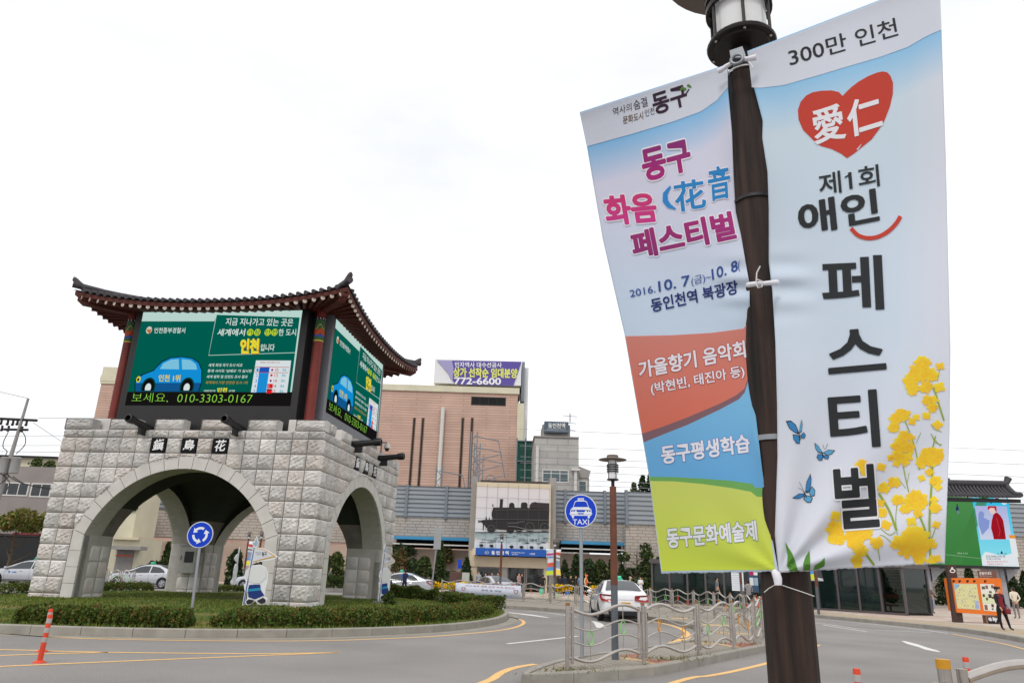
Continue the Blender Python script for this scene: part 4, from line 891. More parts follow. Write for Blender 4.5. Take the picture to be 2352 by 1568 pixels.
bl = thing('festival_banner', 'banner with red, blue and lime panels hanging on the left of the timber lamp post', 'banner', tuple(BP + Vector((0, 0, 3.1)) - RD * .3), 0, 'large festival banners')
br = thing('festival_banner', 'pale blue banner with a red heart and yellow flowers on the timber lamp post', 'banner', tuple(BP + Vector((0, 0, 3.1)) + RD * .3), 0, 'large festival banners')
TL_, TR_ = [(1331.6, 258), (1672, 148)], [(1519, 1316), (1788, 1312)]
sheet(banL, TL_, TR_, 80, 230, colL, 'cloth', bl); sheet(banR, [(1716, 118), (2158, -52)], [(1789, 1314), (2170, 1293)], 90, 260, colR, 'cloth', br)
# ---- left banner print
A = Art(); z4p = lambda pts: zl(zB, pts); z5p = lambda pts: zl(zC, pts)
RED_, BLU_, GRE_, LIM_, MAR_ = S(230, 130, 110), S(116, 188, 234), S(126, 186, 104), S(214, 226, 92), S(144, 110, 118)
xr = lambda y: lerp_curve(R1, y) - 1.0
xl = lambda y: lerp_curve(L1, y) + 1.0
def band(topc, botc, colr, lay, nm):
    """a printed band between two boundary curves (pixel points left to right)"""
    xs = np.linspace(0, 1, 40); tx, ty = [p[0] for p in topc], [p[1] for p in topc]; bx_, by_ = [p[0] for p in botc], [p[1] for p in botc]
    U, D = [], []
    for u in xs:
        x = tx[0] + (tx[-1] - tx[0]) * u; y = np.interp(x, tx, ty); U.append((x, y)); x2 = bx_[0] + (bx_[-1] - bx_[0]) * u; D.append((x2, np.interp(x2, bx_, by_)))
    n = len(U); A.raw(U + D, [(i, i + 1, n + i + 1, n + i) for i in range(n - 1)], colr, lay, nm)
redT = [(xl(772), 772)] + z4p([(600, 655), (850, 640), (1050, 613), (1068, 588)]) + [(xr(742), 742)]
redB = [(xl(995), 995.4)] + z4p([(550, 1225), (700, 1168), (900, 1083), (1000, 1032), (1058, 985), (1072, 930)]) + [(xr(838), 838)]
marB = [(xl(1015), 1015.5)] + z4p([(560, 1270), (700, 1215), (900, 1120), (1020, 1055), (1062, 1005), (1078, 930)]) + [(xr(845), 845)]
grnT = [(xl(1094), 1094)] + z5p([(250, 278), (420, 287), (600, 300), (742, 321), (760, 345)]) + [(xr(1119), 1119)]
grnB = [(xl(1104), 1104)] + z5p([(250, 305), (420, 320), (600, 345), (742, 372), (760, 400)]) + [(xr(1141), 1141)]
limB = [(1520, 1311)] + [(1600, 1309), (1700, 1308)] + [(1780, 1308)]
gradc = lambda a, b, y0, y1: (lambda x, y: mixc(a, b, (y - y0) / (y1 - y0)))
band(redT, redB, gradc(S(228, 146, 132), S(232, 126, 104), 780, 960), 1, 'red_panel'); band(redB, marB, MAR_, 1, 'maroon_stripe'); band(marB, grnT, gradc(S(138, 200, 236), S(116, 186, 234), 900, 1100), 1, 'blue_panel'); band(grnT, grnB, GRE_, 1, 'green_stripe'); band(grnB, limB, gradc(S(220, 228, 118), S(218, 232, 84), 1140, 1300), 1, 'lime_panel')
band([(1332.5, 259)] + [(1500, 205), (1600, 172)] + [(1670.5, 149.5)], [(xl(336), 336)] + [p for p in HL if 1352 < p[0] < 1668] + [(1671.5, 200)], CW, 1, 'header_band')
def TA(z, body, p0, p1, p2, c, bold=0., lay=4, nm='lettering', **k): A.text(body, z(*p0), z(*p1), z(*p2), c, lay, bold, nm, **k)
DK = S(66, 46, 66); MAG = S(170, 58, 132)
TA(zA, '동구', (492, 722), (700, 655), (468, 598), DK, .03); TA(zA, '역사의', (228, 730), (345, 694), (226, 680), S(70, 60, 66)); TA(zA, '숨결', (362, 692), (448, 665), (352, 634), S(60, 52, 60)); TA(zA, '문화도시', (292, 780), (418, 748), (290, 732), S(120, 92, 70), .012); TA(zA, '인천', (430, 735), (490, 715), (426, 690), S(66, 66, 76))
A.line(zl(zA, [(655, 612), (690, 585), (705, 560)]), 3, S(60, 44, 40), 4, 'pine_emblem')
for (x, y, r) in ((665, 552, 10), (678, 560, 11), (656, 562, 8), (702, 538, 10), (712, 545, 8)): A.ell(*zA(x, y), r * .4, r * .33, S(96, 140, 70), 5, 'pine_emblem', 9)
gm = lambda a, b, y0, y1: (lambda x, y: mixc(a, b, (y - y0) / (y1 - y0)))
HC = S(244, 242, 248)
TA(zA, '동구', (432, 1138), (722, 1060), (402, 952), gm(S(150, 60, 130), S(196, 52, 138), 325, 410), .042, halo=.085, hcol=HC); TA(zA, '화음', (198, 1412), (508, 1385), (168, 1238), gm(S(226, 70, 130), S(226, 74, 160), 440, 512), .042, halo=.085, hcol=HC)
A.line(zl(zA, [(588, 1168), (556, 1215), (556, 1260), (580, 1292), (622, 1312)]), [4, 11, 13, 11, 3], S(58, 150, 216), 4, 'lettering'); TA(zA, '花', (628, 1330), (812, 1300), (608, 1150), S(58, 150, 216), .022, halo=.05, hcol=HC); TA(zA, '音', (835, 1262), (968, 1235), (822, 1060), S(58, 150, 216), .022, halo=.05, hcol=HC)
TA(zA, '페스티벌', (368, 1625), (1000, 1492), (336, 1462), gm(S(190, 60, 140), S(160, 62, 130), 490, 590), .042, halo=.085, hcol=HC)
NV = S(62, 88, 152)
TA(zB, '2016.', (337, 418), (495, 386), (331, 374), NV, .006); TA(zB, '10. 7', (517, 382), (712, 342), (511, 318), NV, .014); TA(zB, '(금)~', (722, 353), (845, 318), (717, 292), NV); TA(zB, '10. 8', (852, 308), (1012, 250), (846, 242), NV, .014); TA(zB, '(', (1014, 262), (1026, 256), (1012, 190), NV); TA(zB, '동인천역 북광장', (474, 512), (1015, 392), (462, 430), S(44, 62, 128), .022)
def glow(z, body, p0, p1, p2, hc, bold=.03):
    A.text(body, z(*p0), z(*p1), z(*p2), S(246, 244, 250), 4, bold, 'lettering', halo=.06, hcol=hc)
glow(zB, '가을향기 음악회', (398, 926), (1062, 792), (386, 822), S(190, 66, 62)); glow(zB, '(박현빈, 태진아 등)', (472, 1036), (1056, 922), (462, 956), S(190, 66, 62), .022); glow(zB, '동구평생학습', (540, 1462), (1088, 1385), (528, 1352), S(70, 120, 200), .035); glow(zC, '동구문화예술제', (212, 722), (772, 672), (200, 602), S(70, 150, 90), .035)
A.build(banL.pt, bl, M_CLOTH, cut=7)
# ---- right banner print
A = Art(); INK_ = S(58, 60, 62); RH = S(210, 76, 62)
band([(1717.5, 119), (1850, 69), (2000, 10), (2157.5, -50)], [(1727, 201)] + [p for p in HR if 1730 < p[0] < 2150] + [(2163, 68)], CW, 1, 'header_band')
TA(zA, '300만 인천', (1342, 418), (2018, 222), (1322, 308), INK_, .008, halo=.0)
A.poly(zl(zA, [(1697, 992), (1660, 965), (1600, 935), (1530, 915), (1485, 880), (1420, 815), (1392, 750), (1388, 690), (1405, 640), (1440, 600), (1480, 580), (1535, 570), (1600, 568), (1645, 578), (1668, 603), (1690, 580), (1720, 550), (1770, 512), (1830, 478), (1885, 456), (1920, 449), (1948, 454), (1968, 475), (1985, 520), (1984, 590), (1965, 670), (1930, 760), (1895, 815), (1850, 875), (1800, 915), (1745, 960)]), RH, 1, 'heart')
A.line(zl(zA, [(1787, 905), (1760, 940)]), [1, 4], S(215, 222, 232), 2, 'heart')
TA(zA, '愛', (1502, 905), (1688, 862), (1472, 692), S(240, 240, 244), .022); TA(zA, '仁', (1716, 862), (1918, 800), (1692, 648), S(240, 240, 244), .025)
TA(zA, '제1회', (1528, 1228), (1902, 1165), (1516, 1094), INK_, .012); A.line(zl(zA, [(1716, 1088), (1702, 1102), (1682, 1114)]), 3.2, INK_, 4, 'lettering'); TA(zA, '애인', (1408, 1478), (1895, 1382), (1388, 1282), INK_, .03)
A.line(smooth_pts(zl(zA, [(1722, 1432), (1765, 1475), (1825, 1493), (1890, 1485), (1955, 1450), (2005, 1400), (2032, 1356)])), 9.5, RH, 3, 'smile')
TA(zB, '페', (1556, 502), (1922, 486), (1540, 175), INK_, .02); TA(zB, '스', (1590, 892), (1935, 862), (1570, 640), INK_, .025); TA(zB, '티', (1608, 1365), (1898, 1345), (1582, 1022), INK_, .025); TA(zC, '벌', (1282, 598), (1532, 580), (1254, 222), INK_, .028, lay=6, halo=.055, hcol=S(240, 240, 244))
def butterfly(z, c, wings, body, nm):
    for w_, colr in wings: A.poly(zl(z, w_), S(38, 52, 74), 2, nm); cx = sum(p[0] for p in w_) / len(w_); cy = sum(p[1] for p in w_) / len(w_); A.poly(zl(z, [(cx + (p[0] - cx) * .82, cy + (p[1] - cy) * .82) for p in w_]), colr, 3, nm)
    A.line(zl(z, body), 2.0, S(40, 40, 48), 4, nm)
b1, b2_ = S(70, 146, 206), S(104, 182, 224)
butterfly(zB, 0, [([(1312, 1192), (1345, 1190), (1375, 1215), (1392, 1255), (1390, 1275), (1365, 1262), (1335, 1240)], b1), ([(1395, 1270), (1402, 1215), (1412, 1182), (1418, 1215), (1412, 1260)], b2_), ([(1390, 1280), (1355, 1275), (1360, 1305), (1378, 1332), (1400, 1335), (1402, 1300)], b1), ([(1402, 1282), (1425, 1262), (1438, 1280), (1430, 1302), (1410, 1300)], b1)], [(1393, 1262), (1404, 1310)], 'butterfly#1')
butterfly(zB, 0, [([(1492, 1328), (1515, 1345), (1535, 1375), (1540, 1395), (1515, 1390), (1498, 1365)], b2_), ([(1545, 1390), (1580, 1372), (1622, 1375), (1600, 1400), (1570, 1410)], b2_), ([(1540, 1400), (1512, 1400), (1505, 1420), (1520, 1440), (1540, 1440), (1548, 1415)], b1), ([(1550, 1405), (1585, 1412), (1578, 1432), (1555, 1430)], b1)], [(1540, 1385), (1550, 1420)], 'butterfly#2')
butterfly(zC, 0, [([(1072, 375), (1080, 310), (1105, 255), (1112, 290), (1108, 340), (1092, 375)], b1), ([(1070, 382), (1035, 380), (990, 410), (1030, 415), (1065, 400)], b1), ([(1095, 372), (1115, 335), (1135, 360), (1132, 395), (1108, 400)], b2_), ([(1072, 390), (1060, 415), (1085, 438), (1108, 438), (1120, 410), (1100, 395)], b2_)], [(1062, 365), (1082, 405)], 'butterfly#3')
for q in (((1560, 1372), (1575, 1335)), ((1555, 1370), (1545, 1340))): A.line(zl(zB, q), .8, S(50, 50, 56), 3, 'butterfly#2')
for q in (((1062, 362), (1030, 345)), ((1062, 360), (1036, 308))): A.line(zl(zC, q), .8, S(50, 50, 56), 3, 'butterfly#3')
# rape flowers
YA, YB_, YC = S(252, 226, 60), S(250, 214, 66), S(252, 202, 56); rg = random.Random(5)
def bloom(z, x, y, r):
    n = 22; ph = rg.random() * 6; pts = []; npet = rg.choice((5, 6, 7)) if r > 45 else 4
    for k in range(n * 2):
        a = 2 * math.pi * k / (n * 2); q = r * (1 + .2 * math.sin(npet * a + ph) + .09 * math.sin(13 * a + ph * 2) + rg.uniform(-.09, .09)) * (.92 if k % 2 else 1.0); pts.append((x + q * math.cos(a), y + q * .86 * math.sin(a)))
    ca, cb = rg.choice(((YA, YB_), (YB_, YC), (YA, YC))); p0 = z(x, y - r); p1 = z(x, y + r)
    A.poly(zl(z, pts), gm(ca, cb, p0[1], p1[1]), 2, 'flower_print')
bloom1 = bloom
def bloom(z, x, y, r):
    if r < 38: bloom1(z, x, y, r); return
    m = 6 if r < 75 else 9
    for k in range(m):
        a = 2 * math.pi * k / m + rg.uniform(-.3, .3); bloom1(z, x + r * .55 * math.cos(a), y + r * .48 * math.sin(a), r * rg.uniform(.36, .52))
    bloom1(z, x, y, r * .5)
    for k in range(5): stem(z, [(x + r * .1, y + r * .2), (x + rg.uniform(-.5, .5) * r, y + rg.uniform(-.5, .3) * r)], .9)
def stem(z, pts, wd): A.line(smooth_pts(zl(z, pts), 4), wd, S(158, 176, 74), 1, 'flower_print')
for st, wd in (([(1858, 790), (1852, 640), (1855, 470), (1868, 260), (1850, 120)], 5), ([(1645, 612), (1600, 490), (1535, 380)], 5.5), ([(1835, 640), (1800, 545), (1740, 430)], 4.5), ([(1505, 830), (1440, 740), (1390, 640)], 5.5), ([(1722, 372), (1695, 250), (1690, 170), (1745, 60)], 2.5), ([(1890, 20), (1870, 120), (1872, 250)], 3), ([(1720, 760), (1760, 700), (1830, 650)], 2.5), ([(1640, 620), (1600, 640), (1545, 600)], 2), ([(1830, 640), (1770, 590), (1740, 560)], 2), ([(1895, 580), (1870, 650), (1850, 680)], 2), ([(1540, 800), (1530, 730), (1520, 700)], 2), ([(1615, 690), (1570, 650), (1540, 640)], 1.6), ([(1400, 545), (1400, 640)], 1.6), ([(1705, 350), (1660, 290)], 1.2), ([(1710, 320), (1725, 250)], 1.2), ([(1930, 75), (1890, 60), (1865, 10)], 1.6), ([(1650, 640), (1640, 540), (1650, 440)], 1.8), ([(1850, 500), (1890, 470)], 2)): stem(zC, st, wd)
for st, wd in (([(2305, 1190), (2270, 1080), (2240, 990), (2200, 940)], 4), ([(2150, 1500), (2120, 1350), (2060, 1190)], 2.6), ([(2290, 1260), (2240, 1240), (2225, 1210)], 1.5), ([(2285, 1350), (2240, 1300), (2222, 1270)], 1.5), ([(2060, 1450), (2040, 1380)], 2), ([(2130, 1330), (2160, 1265)], 1.3), ([(2265, 940), (2280, 860)], 1.4)): stem(zB, st, wd)
for (x, y, r) in ((1750, 690, 122), (1860, 700, 40), (1645, 700, 40), (1765, 432, 82), (1700, 478, 40), (1860, 145, 70), (1800, 190, 40), (1905, 165, 30), (1520, 690, 46), (1385, 655, 70), (1440, 625, 62), (1265, 600, 62), (1255, 665, 45), (1290, 670, 40), (1265, 520, 35), (1420, 735, 52), (1395, 800, 40), (1375, 700, 36), (1655, 420, 44), (1630, 310, 42), (1565, 345, 42), (1672, 72, 62), (1725, 90, 38), (1718, 150, 32), (1648, 132, 30), (1890, 300, 42), (1888, 470, 40), (1780, 507, 30), (1738, 555, 32), (1895, 575, 26), (1578, 578, 36), (1430, 210, 52), (1460, 250, 40), (1550, 215, 30), (1850, 246, 27), (1803, 284, 24), (1608, 155, 22), (1645, 193, 24), (1550, 500, 38), (1545, 440, 28), (1790, 795, 44), (1870, 800, 36), (1900, 790, 28), (1905, 340, 26), (1880, 420, 26), (1690, 20, 40), (1910, 120, 30), (1400, 825, 28)): bloom(zC, x, y, r)
for (x, y, r) in ((2150, 890, 70), (2100, 940, 62), (2170, 830, 55), (2220, 900, 55), (2190, 980, 50), (2110, 1000, 42), (2280, 850, 28), (2275, 980, 36), (2030, 1160, 55), (1990, 1230, 42), (2060, 1150, 36), (2000, 1180, 40), (2050, 1345, 52), (2095, 1295, 28), (2010, 1350, 34), (2090, 1370, 30), (2025, 1415, 40), (1975, 1425, 22), (2060, 1450, 30), (2220, 1420, 72), (2265, 1400, 42), (2170, 1440, 35), (2130, 1170, 24), (2195, 1160, 28), (2265, 1215, 32), (2235, 1110, 38), (2200, 1060, 38), (2240, 1060, 30), (2105, 1195, 26), (2215, 1510, 24)): bloom(zB, x, y, r)
for lf in ([(948, 685), (968, 720), (990, 755), (1008, 800), (1030, 876), (985, 886), (958, 830), (962, 770)], [(1100, 735), (1103, 790), (1104, 862), (1062, 868), (1060, 820), (1075, 775)], [(1195, 782), (1196, 815), (1192, 838), (1155, 855), (1122, 862), (1135, 830), (1165, 812)]): A.poly(zl(zC, lf), S(98, 152, 66), 4, 'leaf_print')
CUTR = 7
A.build(banR.pt, br, M_CLOTH, cut=CUTR, clip=[(1789, 1313.0, .055, 1.), (2172, 900, 1, 0)])
# ---- rods, ties and straps
for b, p, q, par in ((banL, (1331, 259), (1670, 149), bl), (banR, (1717, 119), (2158, -51), br)):
    mb = MB(); mb.tube([b.pt(*p) - BN * .03 + Vector((0, 0, -.014)), b.pt(*q) - BN * .03 + Vector((0, 0, -.014))], .008, 10); mb.build('rod', M_ZIP, par)
def vat(x, y, dz=0.): return Vector(CAMP + ray(x, y) * (zc_plane(x, y) * (1 - dz)))
zT = zoom(2250, 0, 550)
fl = MB(); fl.slab([vat(*zT(*p), .012) for p in ((1200, 752), (1390, 688), (1432, 800), (1440, 860), (1215, 850))], .006); fl.build('bracket_plate', M_STEELG, lampA) if False else None
t = thing('banner_bracket', 'small galvanised ring bracket under the lamp head of the timber post', 'bracket', vat(1693, 128)); mb = MB(); mb.slab([vat(*zT(*p), .014) for p in ((1200, 752), (1390, 688), (1432, 800), (1440, 860), (1215, 850))], .006); mb.build('plate', M_STEELG, t)
mb = MB(); cx, cy = 1310, 880; mb.tube([vat(*zT(cx + 88 * math.cos(a) * 1.0, cy + 66 * math.sin(a) - 20 * math.cos(a)), .022) for a in np.linspace(0, 2 * math.pi, 25)[:-1]], .0055, 8, closed=True); mb.build('ring', M_STEELG, t, smooth=60)
tb = thing('fabric_tie', 'white fabric ties knotting the banner corners to the ring bracket', 'tie', vat(1700, 140))
for pl, w0_, w1_ in (([(1230, 940), (1150, 985), (1080, 1040), (1030, 1060)], .007, .010), ([(1395, 870), (1450, 880), (1530, 865), (1600, 850)], .007, .011), ([(1480, 920), (1520, 960), (1550, 1010)], .003, .002)):
    mb = MB(); mb.tube([vat(*zT(*p), .018) for p in pl], [w0_ + (w1_ - w0_) * i / (len(pl) - 1) for i in range(len(pl))], 8); mb.build('strap', M_CLOTHW, tb, smooth=60)
tm_ = thing('fabric_tie', 'white strap and cable tie round the timber post at half height of the banners', 'tie', vat(1748, 652))
mb = MB(); P = [zB(1078, 340), zB(1120, 334), zB(1165, 332), zB(1210, 328), zB(1255, 325)]; mb.tube([vat(*p, .030 if 0 < i < 4 else .010) for i, p in enumerate(P)], [.009, .008, .007, .008, .010], 8); mb.build('strap', M_CLOTHW, tm_, smooth=60)
mb = MB(); mb.tube([vat(*zB(*p), .036) for p in ((1128, 305), (1165, 318), (1163, 352), (1138, 358), (1126, 330), (1128, 305), (1130, 265), (1152, 222))], .0022, 6); mb.build('cable_tie', M_ZIP, tm_)
tk = thing('fabric_tie', 'white knotted strap at the foot of both banners with a wire round the post', 'tie', vat(1785, 1325))
mb = MB(); mb.tube([vat(*zC(*p), .02) for p in ((872, 862), (890, 885), (900, 915), (903, 955))], [.007, .012, .012, .010], 10); mb.build('strap', M_CLOTHW, tk, smooth=60)
mb = MB(); mb.tube([vat(*zC(*p), .012) for p in ((815, 1000), (845, 975), (880, 955), (925, 955), (985, 975), (1060, 1000), (1130, 1025))], .0012, 5); mb.build('wire', M_ZIP, tk)
def hoop(y, wd, m, label, name='post_band', cat='band'):
    c = pp; lo = 3.0
    # height of the pole axis at this pixel row
    best = min((abs(784 - F_PX * ((np.array((POLE.x, POLE.y, z)) - CAMP) @ UP) / ((np.array((POLE.x, POLE.y, z)) - CAMP) @ FW) - y), z) for z in np.linspace(.8, 3.6, 600))[1]
    mb = MB(); mb.lathe([(.0725, best - wd), (.0755, best - wd), (.0755, best + wd), (.0725, best + wd)], POLE.x, POLE.y, 28); o = mb.build(name, m, None, smooth=40); return tag(o, label, cat)
hoop(1012, .008, M_STEELG, 'shiny steel band round the timber post at the butterflies', 'steel_band'); hoop(468, .006, M_GUN, 'black strap round the timber post beside the smile print', 'post_strap'); hoop(180, .0025, M_ZIP, 'thin white wire round the top of the timber post', 'wire_band')
# ================================================================== STEEL FENCES
M_RINGG = mat('ring_green', S(128, 196, 112), .45, var=.06); M_RINGO = mat('ring_orange', S(208, 146, 48), .45, var=.06); M_RINGR = mat('ring_red', S(214, 84, 40), .45, var=.06); M_CAPB = mat('post_cap', S(150, 104, 66), .4, metal=.3, var=.1)
def fence_panel(root, A, B, phase, ringm, side=(True, True), tr=0.):
    d = (B - A); Ln = d.length; d.normalize(); nn = Vector((-d.y, d.x, 0)); up = Vector((0, 0, 1)); e = .115
    for s_, en in ((0, side[0]), (1, side[1])):
        c = A + d * e if s_ == 0 else B - d * e
        if en:
            mb = MB(); mb.cyl(c.x, c.y, A.z + .10, A.z + 1.0 + tr, .030, 14); mb.build('side_post', M_STEEL, root, smooth=40)
            mb = MB(); o = A if s_ == 0 else B
            for z in (.2, .92): mb.tube([(o.x, o.y, A.z + z), (c.x, c.y, A.z + z)], .016, 8)
            mb.build('collar', M_STEEL, root, smooth=40)
    P, Q = A + d * (e + .02), B - d * (e + .02); w = lambda u: (-.08 if phase else .08) * math.sin(2 * math.pi * u)
    for z, r in ((.95 + tr, .028), (.69, .014), (.45, .014), (.195, .026)):
        mb = MB(); mb.tube([P + (Q - P) * u + up * (z + w(u)) for u in np.linspace(0, 1, 25)], r, 10); mb.build('rail', M_STEEL, root, smooth=60)
    for u in (.25, .75):
        c = P + (Q - P) * u; z0 = w(u); mb = MB(); mb.tube([c + up * (.69 + z0), c + up * (.95 + tr + z0)], .0085, 6); mb.tube([c + up * (.195 + z0), c + up * (.45 + z0)], .0085, 6); mb.build('rod', M_STEEL, root, smooth=60)
        mb = MB(); mb.tube([c + d * (.072 * math.cos(a)) + up * (.57 + z0 + .108 * math.sin(a)) for a in np.linspace(0, 2 * math.pi, 25)[:-1]], .0115, 8, closed=True); mb.build('ring', ringm, root, smooth=60)
def fence(label, posts, rings, ph0=True, h=1.07, group='wavy steel fences', caps=M_CAPB, tr=0.):
    root = thing('steel_fence', label, 'fence', posts[0], 0, group)
    for i, p in enumerate(posts):
        mb = MB(); mb.cyl(p.x, p.y, p.z, p.z + h - .03, .036, 16); mb.build('post', M_STEEL, root, smooth=40); mb = MB(); mb.cyl(p.x, p.y, p.z + h - .05, p.z + h, .0385, 16); mb.build('post_cap', caps, root, smooth=40)
    for i in range(len(posts) - 1): fence_panel(root, posts[i], posts[i + 1], (i % 2 == 0) == ph0, rings[i % len(rings)], tr=tr)
    return root
k1 = lambda x, y: (1390.5 + x * .16892, 1291.2 + y * .16892)
NP = [gnd(*p, .15) for p in ((1303, 1540), k1(525, 1385), k1(1270, 1262), k1(1750, 1185), k1(2030, 1105), k1(2160, 1025), (1772, 1450))]
fence('wavy stainless fence with green and orange rings, nearest the camera around the taxi sign', NP, [M_RINGG, M_RINGO])
FP = [gnd(*p, .15) for p in ((1013, 1366), (1077, 1370.5), (1139, 1376), (1202, 1381), (1264, 1385.7), (1323, 1389.8), (1381, 1392.5), (1438, 1395.5), (1493, 1398.8), (1545, 1404.4), (1595, 1411), (1642, 1420), (1681, 1427), (1712, 1434.8), (1738, 1443), (1755, 1449))]
fence('long wavy stainless fence on the far edge of the paved island behind the white taxi', FP, [M_RINGG, M_RINGR, M_RINGG, M_RINGO])
fence('short stretch of wavy fence behind the silver taxi in the big arch', [gnd(240, 1348, .15), gnd(272, 1349, .15), gnd(304, 1350, .15)], [M_RINGG])
k2 = lambda x, y: (1920.3 + x * .18356, 1390.5 + y * .18356)
def hit_z(x, y, z): return gnd(x, y, z)
q0 = gnd(*k2(1335, 690), 1.25); q0.z = .15; dirr = Vector((.985, .17, 0)); M_CAPY = mat('cap_yellow', S(196, 140, 30), .4, var=.08)
nf = fence('polished fence end with a yellow-ringed post at the lower right corner', [q0, q0 + dirr * 1.95], [M_RINGG], False, 1.11, caps=M_CAPY, tr=.06)
c = q0 + Vector((-.075, -.06, 0)); mb = MB(); mb.cyl(c.x, c.y, .25, 1.14, .031, 16); mb.build('side_post', M_STEEL, nf, smooth=40)
mb = MB(); mb.prism([(q0.x - 1.2, q0.y - 2.5), (q0.x + 6, q0.y - 2.5), (q0.x + 6, q0.y + 1.2), (q0.x - 1.0, q0.y + .35)], -.02, .146); tag(mb.build('near_pavement', M_SIDE), kind='structure')
# advertising cloth tied to the far fence
A0, B0_, C0 = FP[1] + Vector((-.9, 0, 0)), FP[2], FP[3] + Vector((-.15, 0, 0)); 
pf = lambda u: (A0 + (C0 - A0) * u) + Vector((0, .05, 0)); t = thing('fence_banner', 'pale blue cloth with faded lettering tied to the back of the far fence', 'banner', pf(.5))
mb = MB(); NN = 24
mb.add([pf(i / NN) + Vector((0, .04 * math.sin(i * .9), .88 - .04 * math.sin(math.pi * i / NN) if j else .12)) for j in (0, 1) for i in range(NN + 1)], [(i, i + 1, NN + 2 + i, NN + 1 + i) for i in range(NN)]); o = mb.build('cloth', mat('faded_cloth', S(206, 212, 226), .8, var=.06, vs=2), t, smooth=60); sm = o.modifiers.new('hem', 'SOLIDIFY'); sm.thickness = .003
A = Art(); A.text('2016 광복 평화 문화 축제 한마당', (.16, .68), (.92, .66), (.16, .78), S(190, 100, 110), 1, .01, 'lettering'); A.text('공연 및 체험', (.42, .46), (.72, .45), (.42, .56), S(90, 100, 120), 1, .02, 'lettering'); A.text('주관 동구청 문화관광과', (.34, .22), (.88, .21), (.34, .30), S(120, 140, 190), 1, .01, 'lettering')
for u in (.13, .93): A.poly([(u - .035, .62), (u + .035, .62), (u + .03, .45), (u, .38), (u - .03, .45)], S(150, 120, 130), 1, 'crest'); A.poly([(u - .022, .58), (u + .022, .58), (u + .018, .48), (u, .44), (u - .018, .48)], S(214, 200, 206), 2, 'crest')
A.build(lambda x, y, l: pf(x) + Vector((0, .04 * math.sin(x * NN * .9) - .006 * l - .003, y)), t, ink('print_ink'), cut=.02)
# ================================================================== SIGNS
M_SPOLE = mat('sign_pole', S(150, 154, 158), .4, metal=.4, var=.08); M_SBACK = mat('sign_back', S(170, 172, 174), .5, metal=.3, var=.05); SB = S(14, 62, 190); SW = S(222, 226, 232)
def disc_sign(label, foot, zf_, cpx, r, yaw, art, zf=.15, lean=0.):
    b = gnd(*foot, zf); c = atY(*cpx, b.y); t = thing('traffic_sign', label, 'road sign', b)
    mb = MB(); top = Vector((c.x, c.y + .05, c.z + r * .3)); mb.tube([b, b + (top - b)], .036, 12); mb.build('pole', M_SPOLE, t, smooth=40)
    Mx = Matrix.Translation((c.x, c.y, c.z)) @ Matrix.Rotation(yaw, 4, 'Z'); mb = MB(); mb.lathe([(0, -.012), (r, -.012), (r + .006, -.004), (r + .006, .008), (0, .008)], n=40, M=Mx @ Matrix.Rotation(math.radians(90), 4, 'X')); p = mb.build('plate', M_SBACK, t, smooth=35)
    A = Art(); A.ell(0, 0, .985, .985, SW, 0, 'sign_face', 40); A.ell(0, 0, .945, .945, SB, 1, 'sign_face', 40); art(A)
    A.build(lambda x, y, l: Mx @ Vector((x * r, -.0125 - .0015 * (l + 1), y * r)), p, ink('sign_ink', rough=.35)); return t
def art_taxi(A):
    w = lambda pts, l=2, c=SW: A.poly(pts, c, l, 'pictogram')
    w([(-.2, .78), (.2, .78), (.18, .64), (-.18, .64)]); A.text('TAXI', (-.15, .665), (.15, .665), (-.15, .755), SB, 3, .01, 'pictogram')
    w([(-.5, .22), (-.38, .56), (-.28, .63), (.28, .63), (.38, .56), (.5, .22), (.62, .12), (.64, .02), (-.64, .02), (-.62, .12)]); w([(-.46, .24), (-.35, .53), (-.26, .575), (.26, .575), (.35, .53), (.46, .24)], 3, SB)
    w([(-.66, .09), (.66, .09), (.66, -.12), (-.66, -.12)]); w([(-.28, .055), (.28, .055), (.24, -.06), (-.24, -.06)], 3, SB)
    for x in (-.56, -.42, .42, .56): A.ell(x, -.0, .05, .05, SB, 3, 'pictogram', 12)
    w([(-.70, -.12), (.70, -.12), (.70, -.20), (-.70, -.20)]); w([(-.2, -.12), (.2, -.12), (.16, -.18), (-.16, -.18)], 3, SB); w([(-.66, -.22), (.66, -.22), (.64, -.28), (-.64, -.28)])
    w([(-.58, -.26), (-.42, -.26), (-.44, -.43), (-.54, -.43)]); w([(.42, -.26), (.58, -.26), (.54, -.43), (.44, -.43)]); A.text('TAXI', (-.50, -.80), (.50, -.80), (-.50, -.50), SW, 2, .01, 'pictogram')
def art_round(A):
    for k in range(3):
        a0 = math.radians(62 + 120 * k); P, Q = [], []; a1_ = a0 + math.radians(72)
        for t in np.linspace(a0, a1_, 14): P.append((.60 * math.cos(t), .60 * math.sin(t))); Q.append((.42 * math.cos(t), .42 * math.sin(t)))
        A.raw(P + Q, [(i, i + 1, 15 + i, 14 + i) for i in range(13)], SW, 2, 'pictogram'); t2 = a1_ + math.radians(32)
        A.poly([(.74 * math.cos(a1_), .74 * math.sin(a1_)), (.55 * math.cos(t2), .55 * math.sin(t2)), (.28 * math.cos(a1_), .28 * math.sin(a1_))], SW, 2, 'pictogram')
disc_sign('round blue TAXI sign on a grey pole inside the near steel fence', (1337, 1510), None, (1334.5, 1173), .335, math.radians(-18), art_taxi)
disc_sign('round blue roundabout sign with three white arrows on the hedge edge', (437, 1428), None, (460, 1227.5), .335, math.radians(2), art_round, .25)
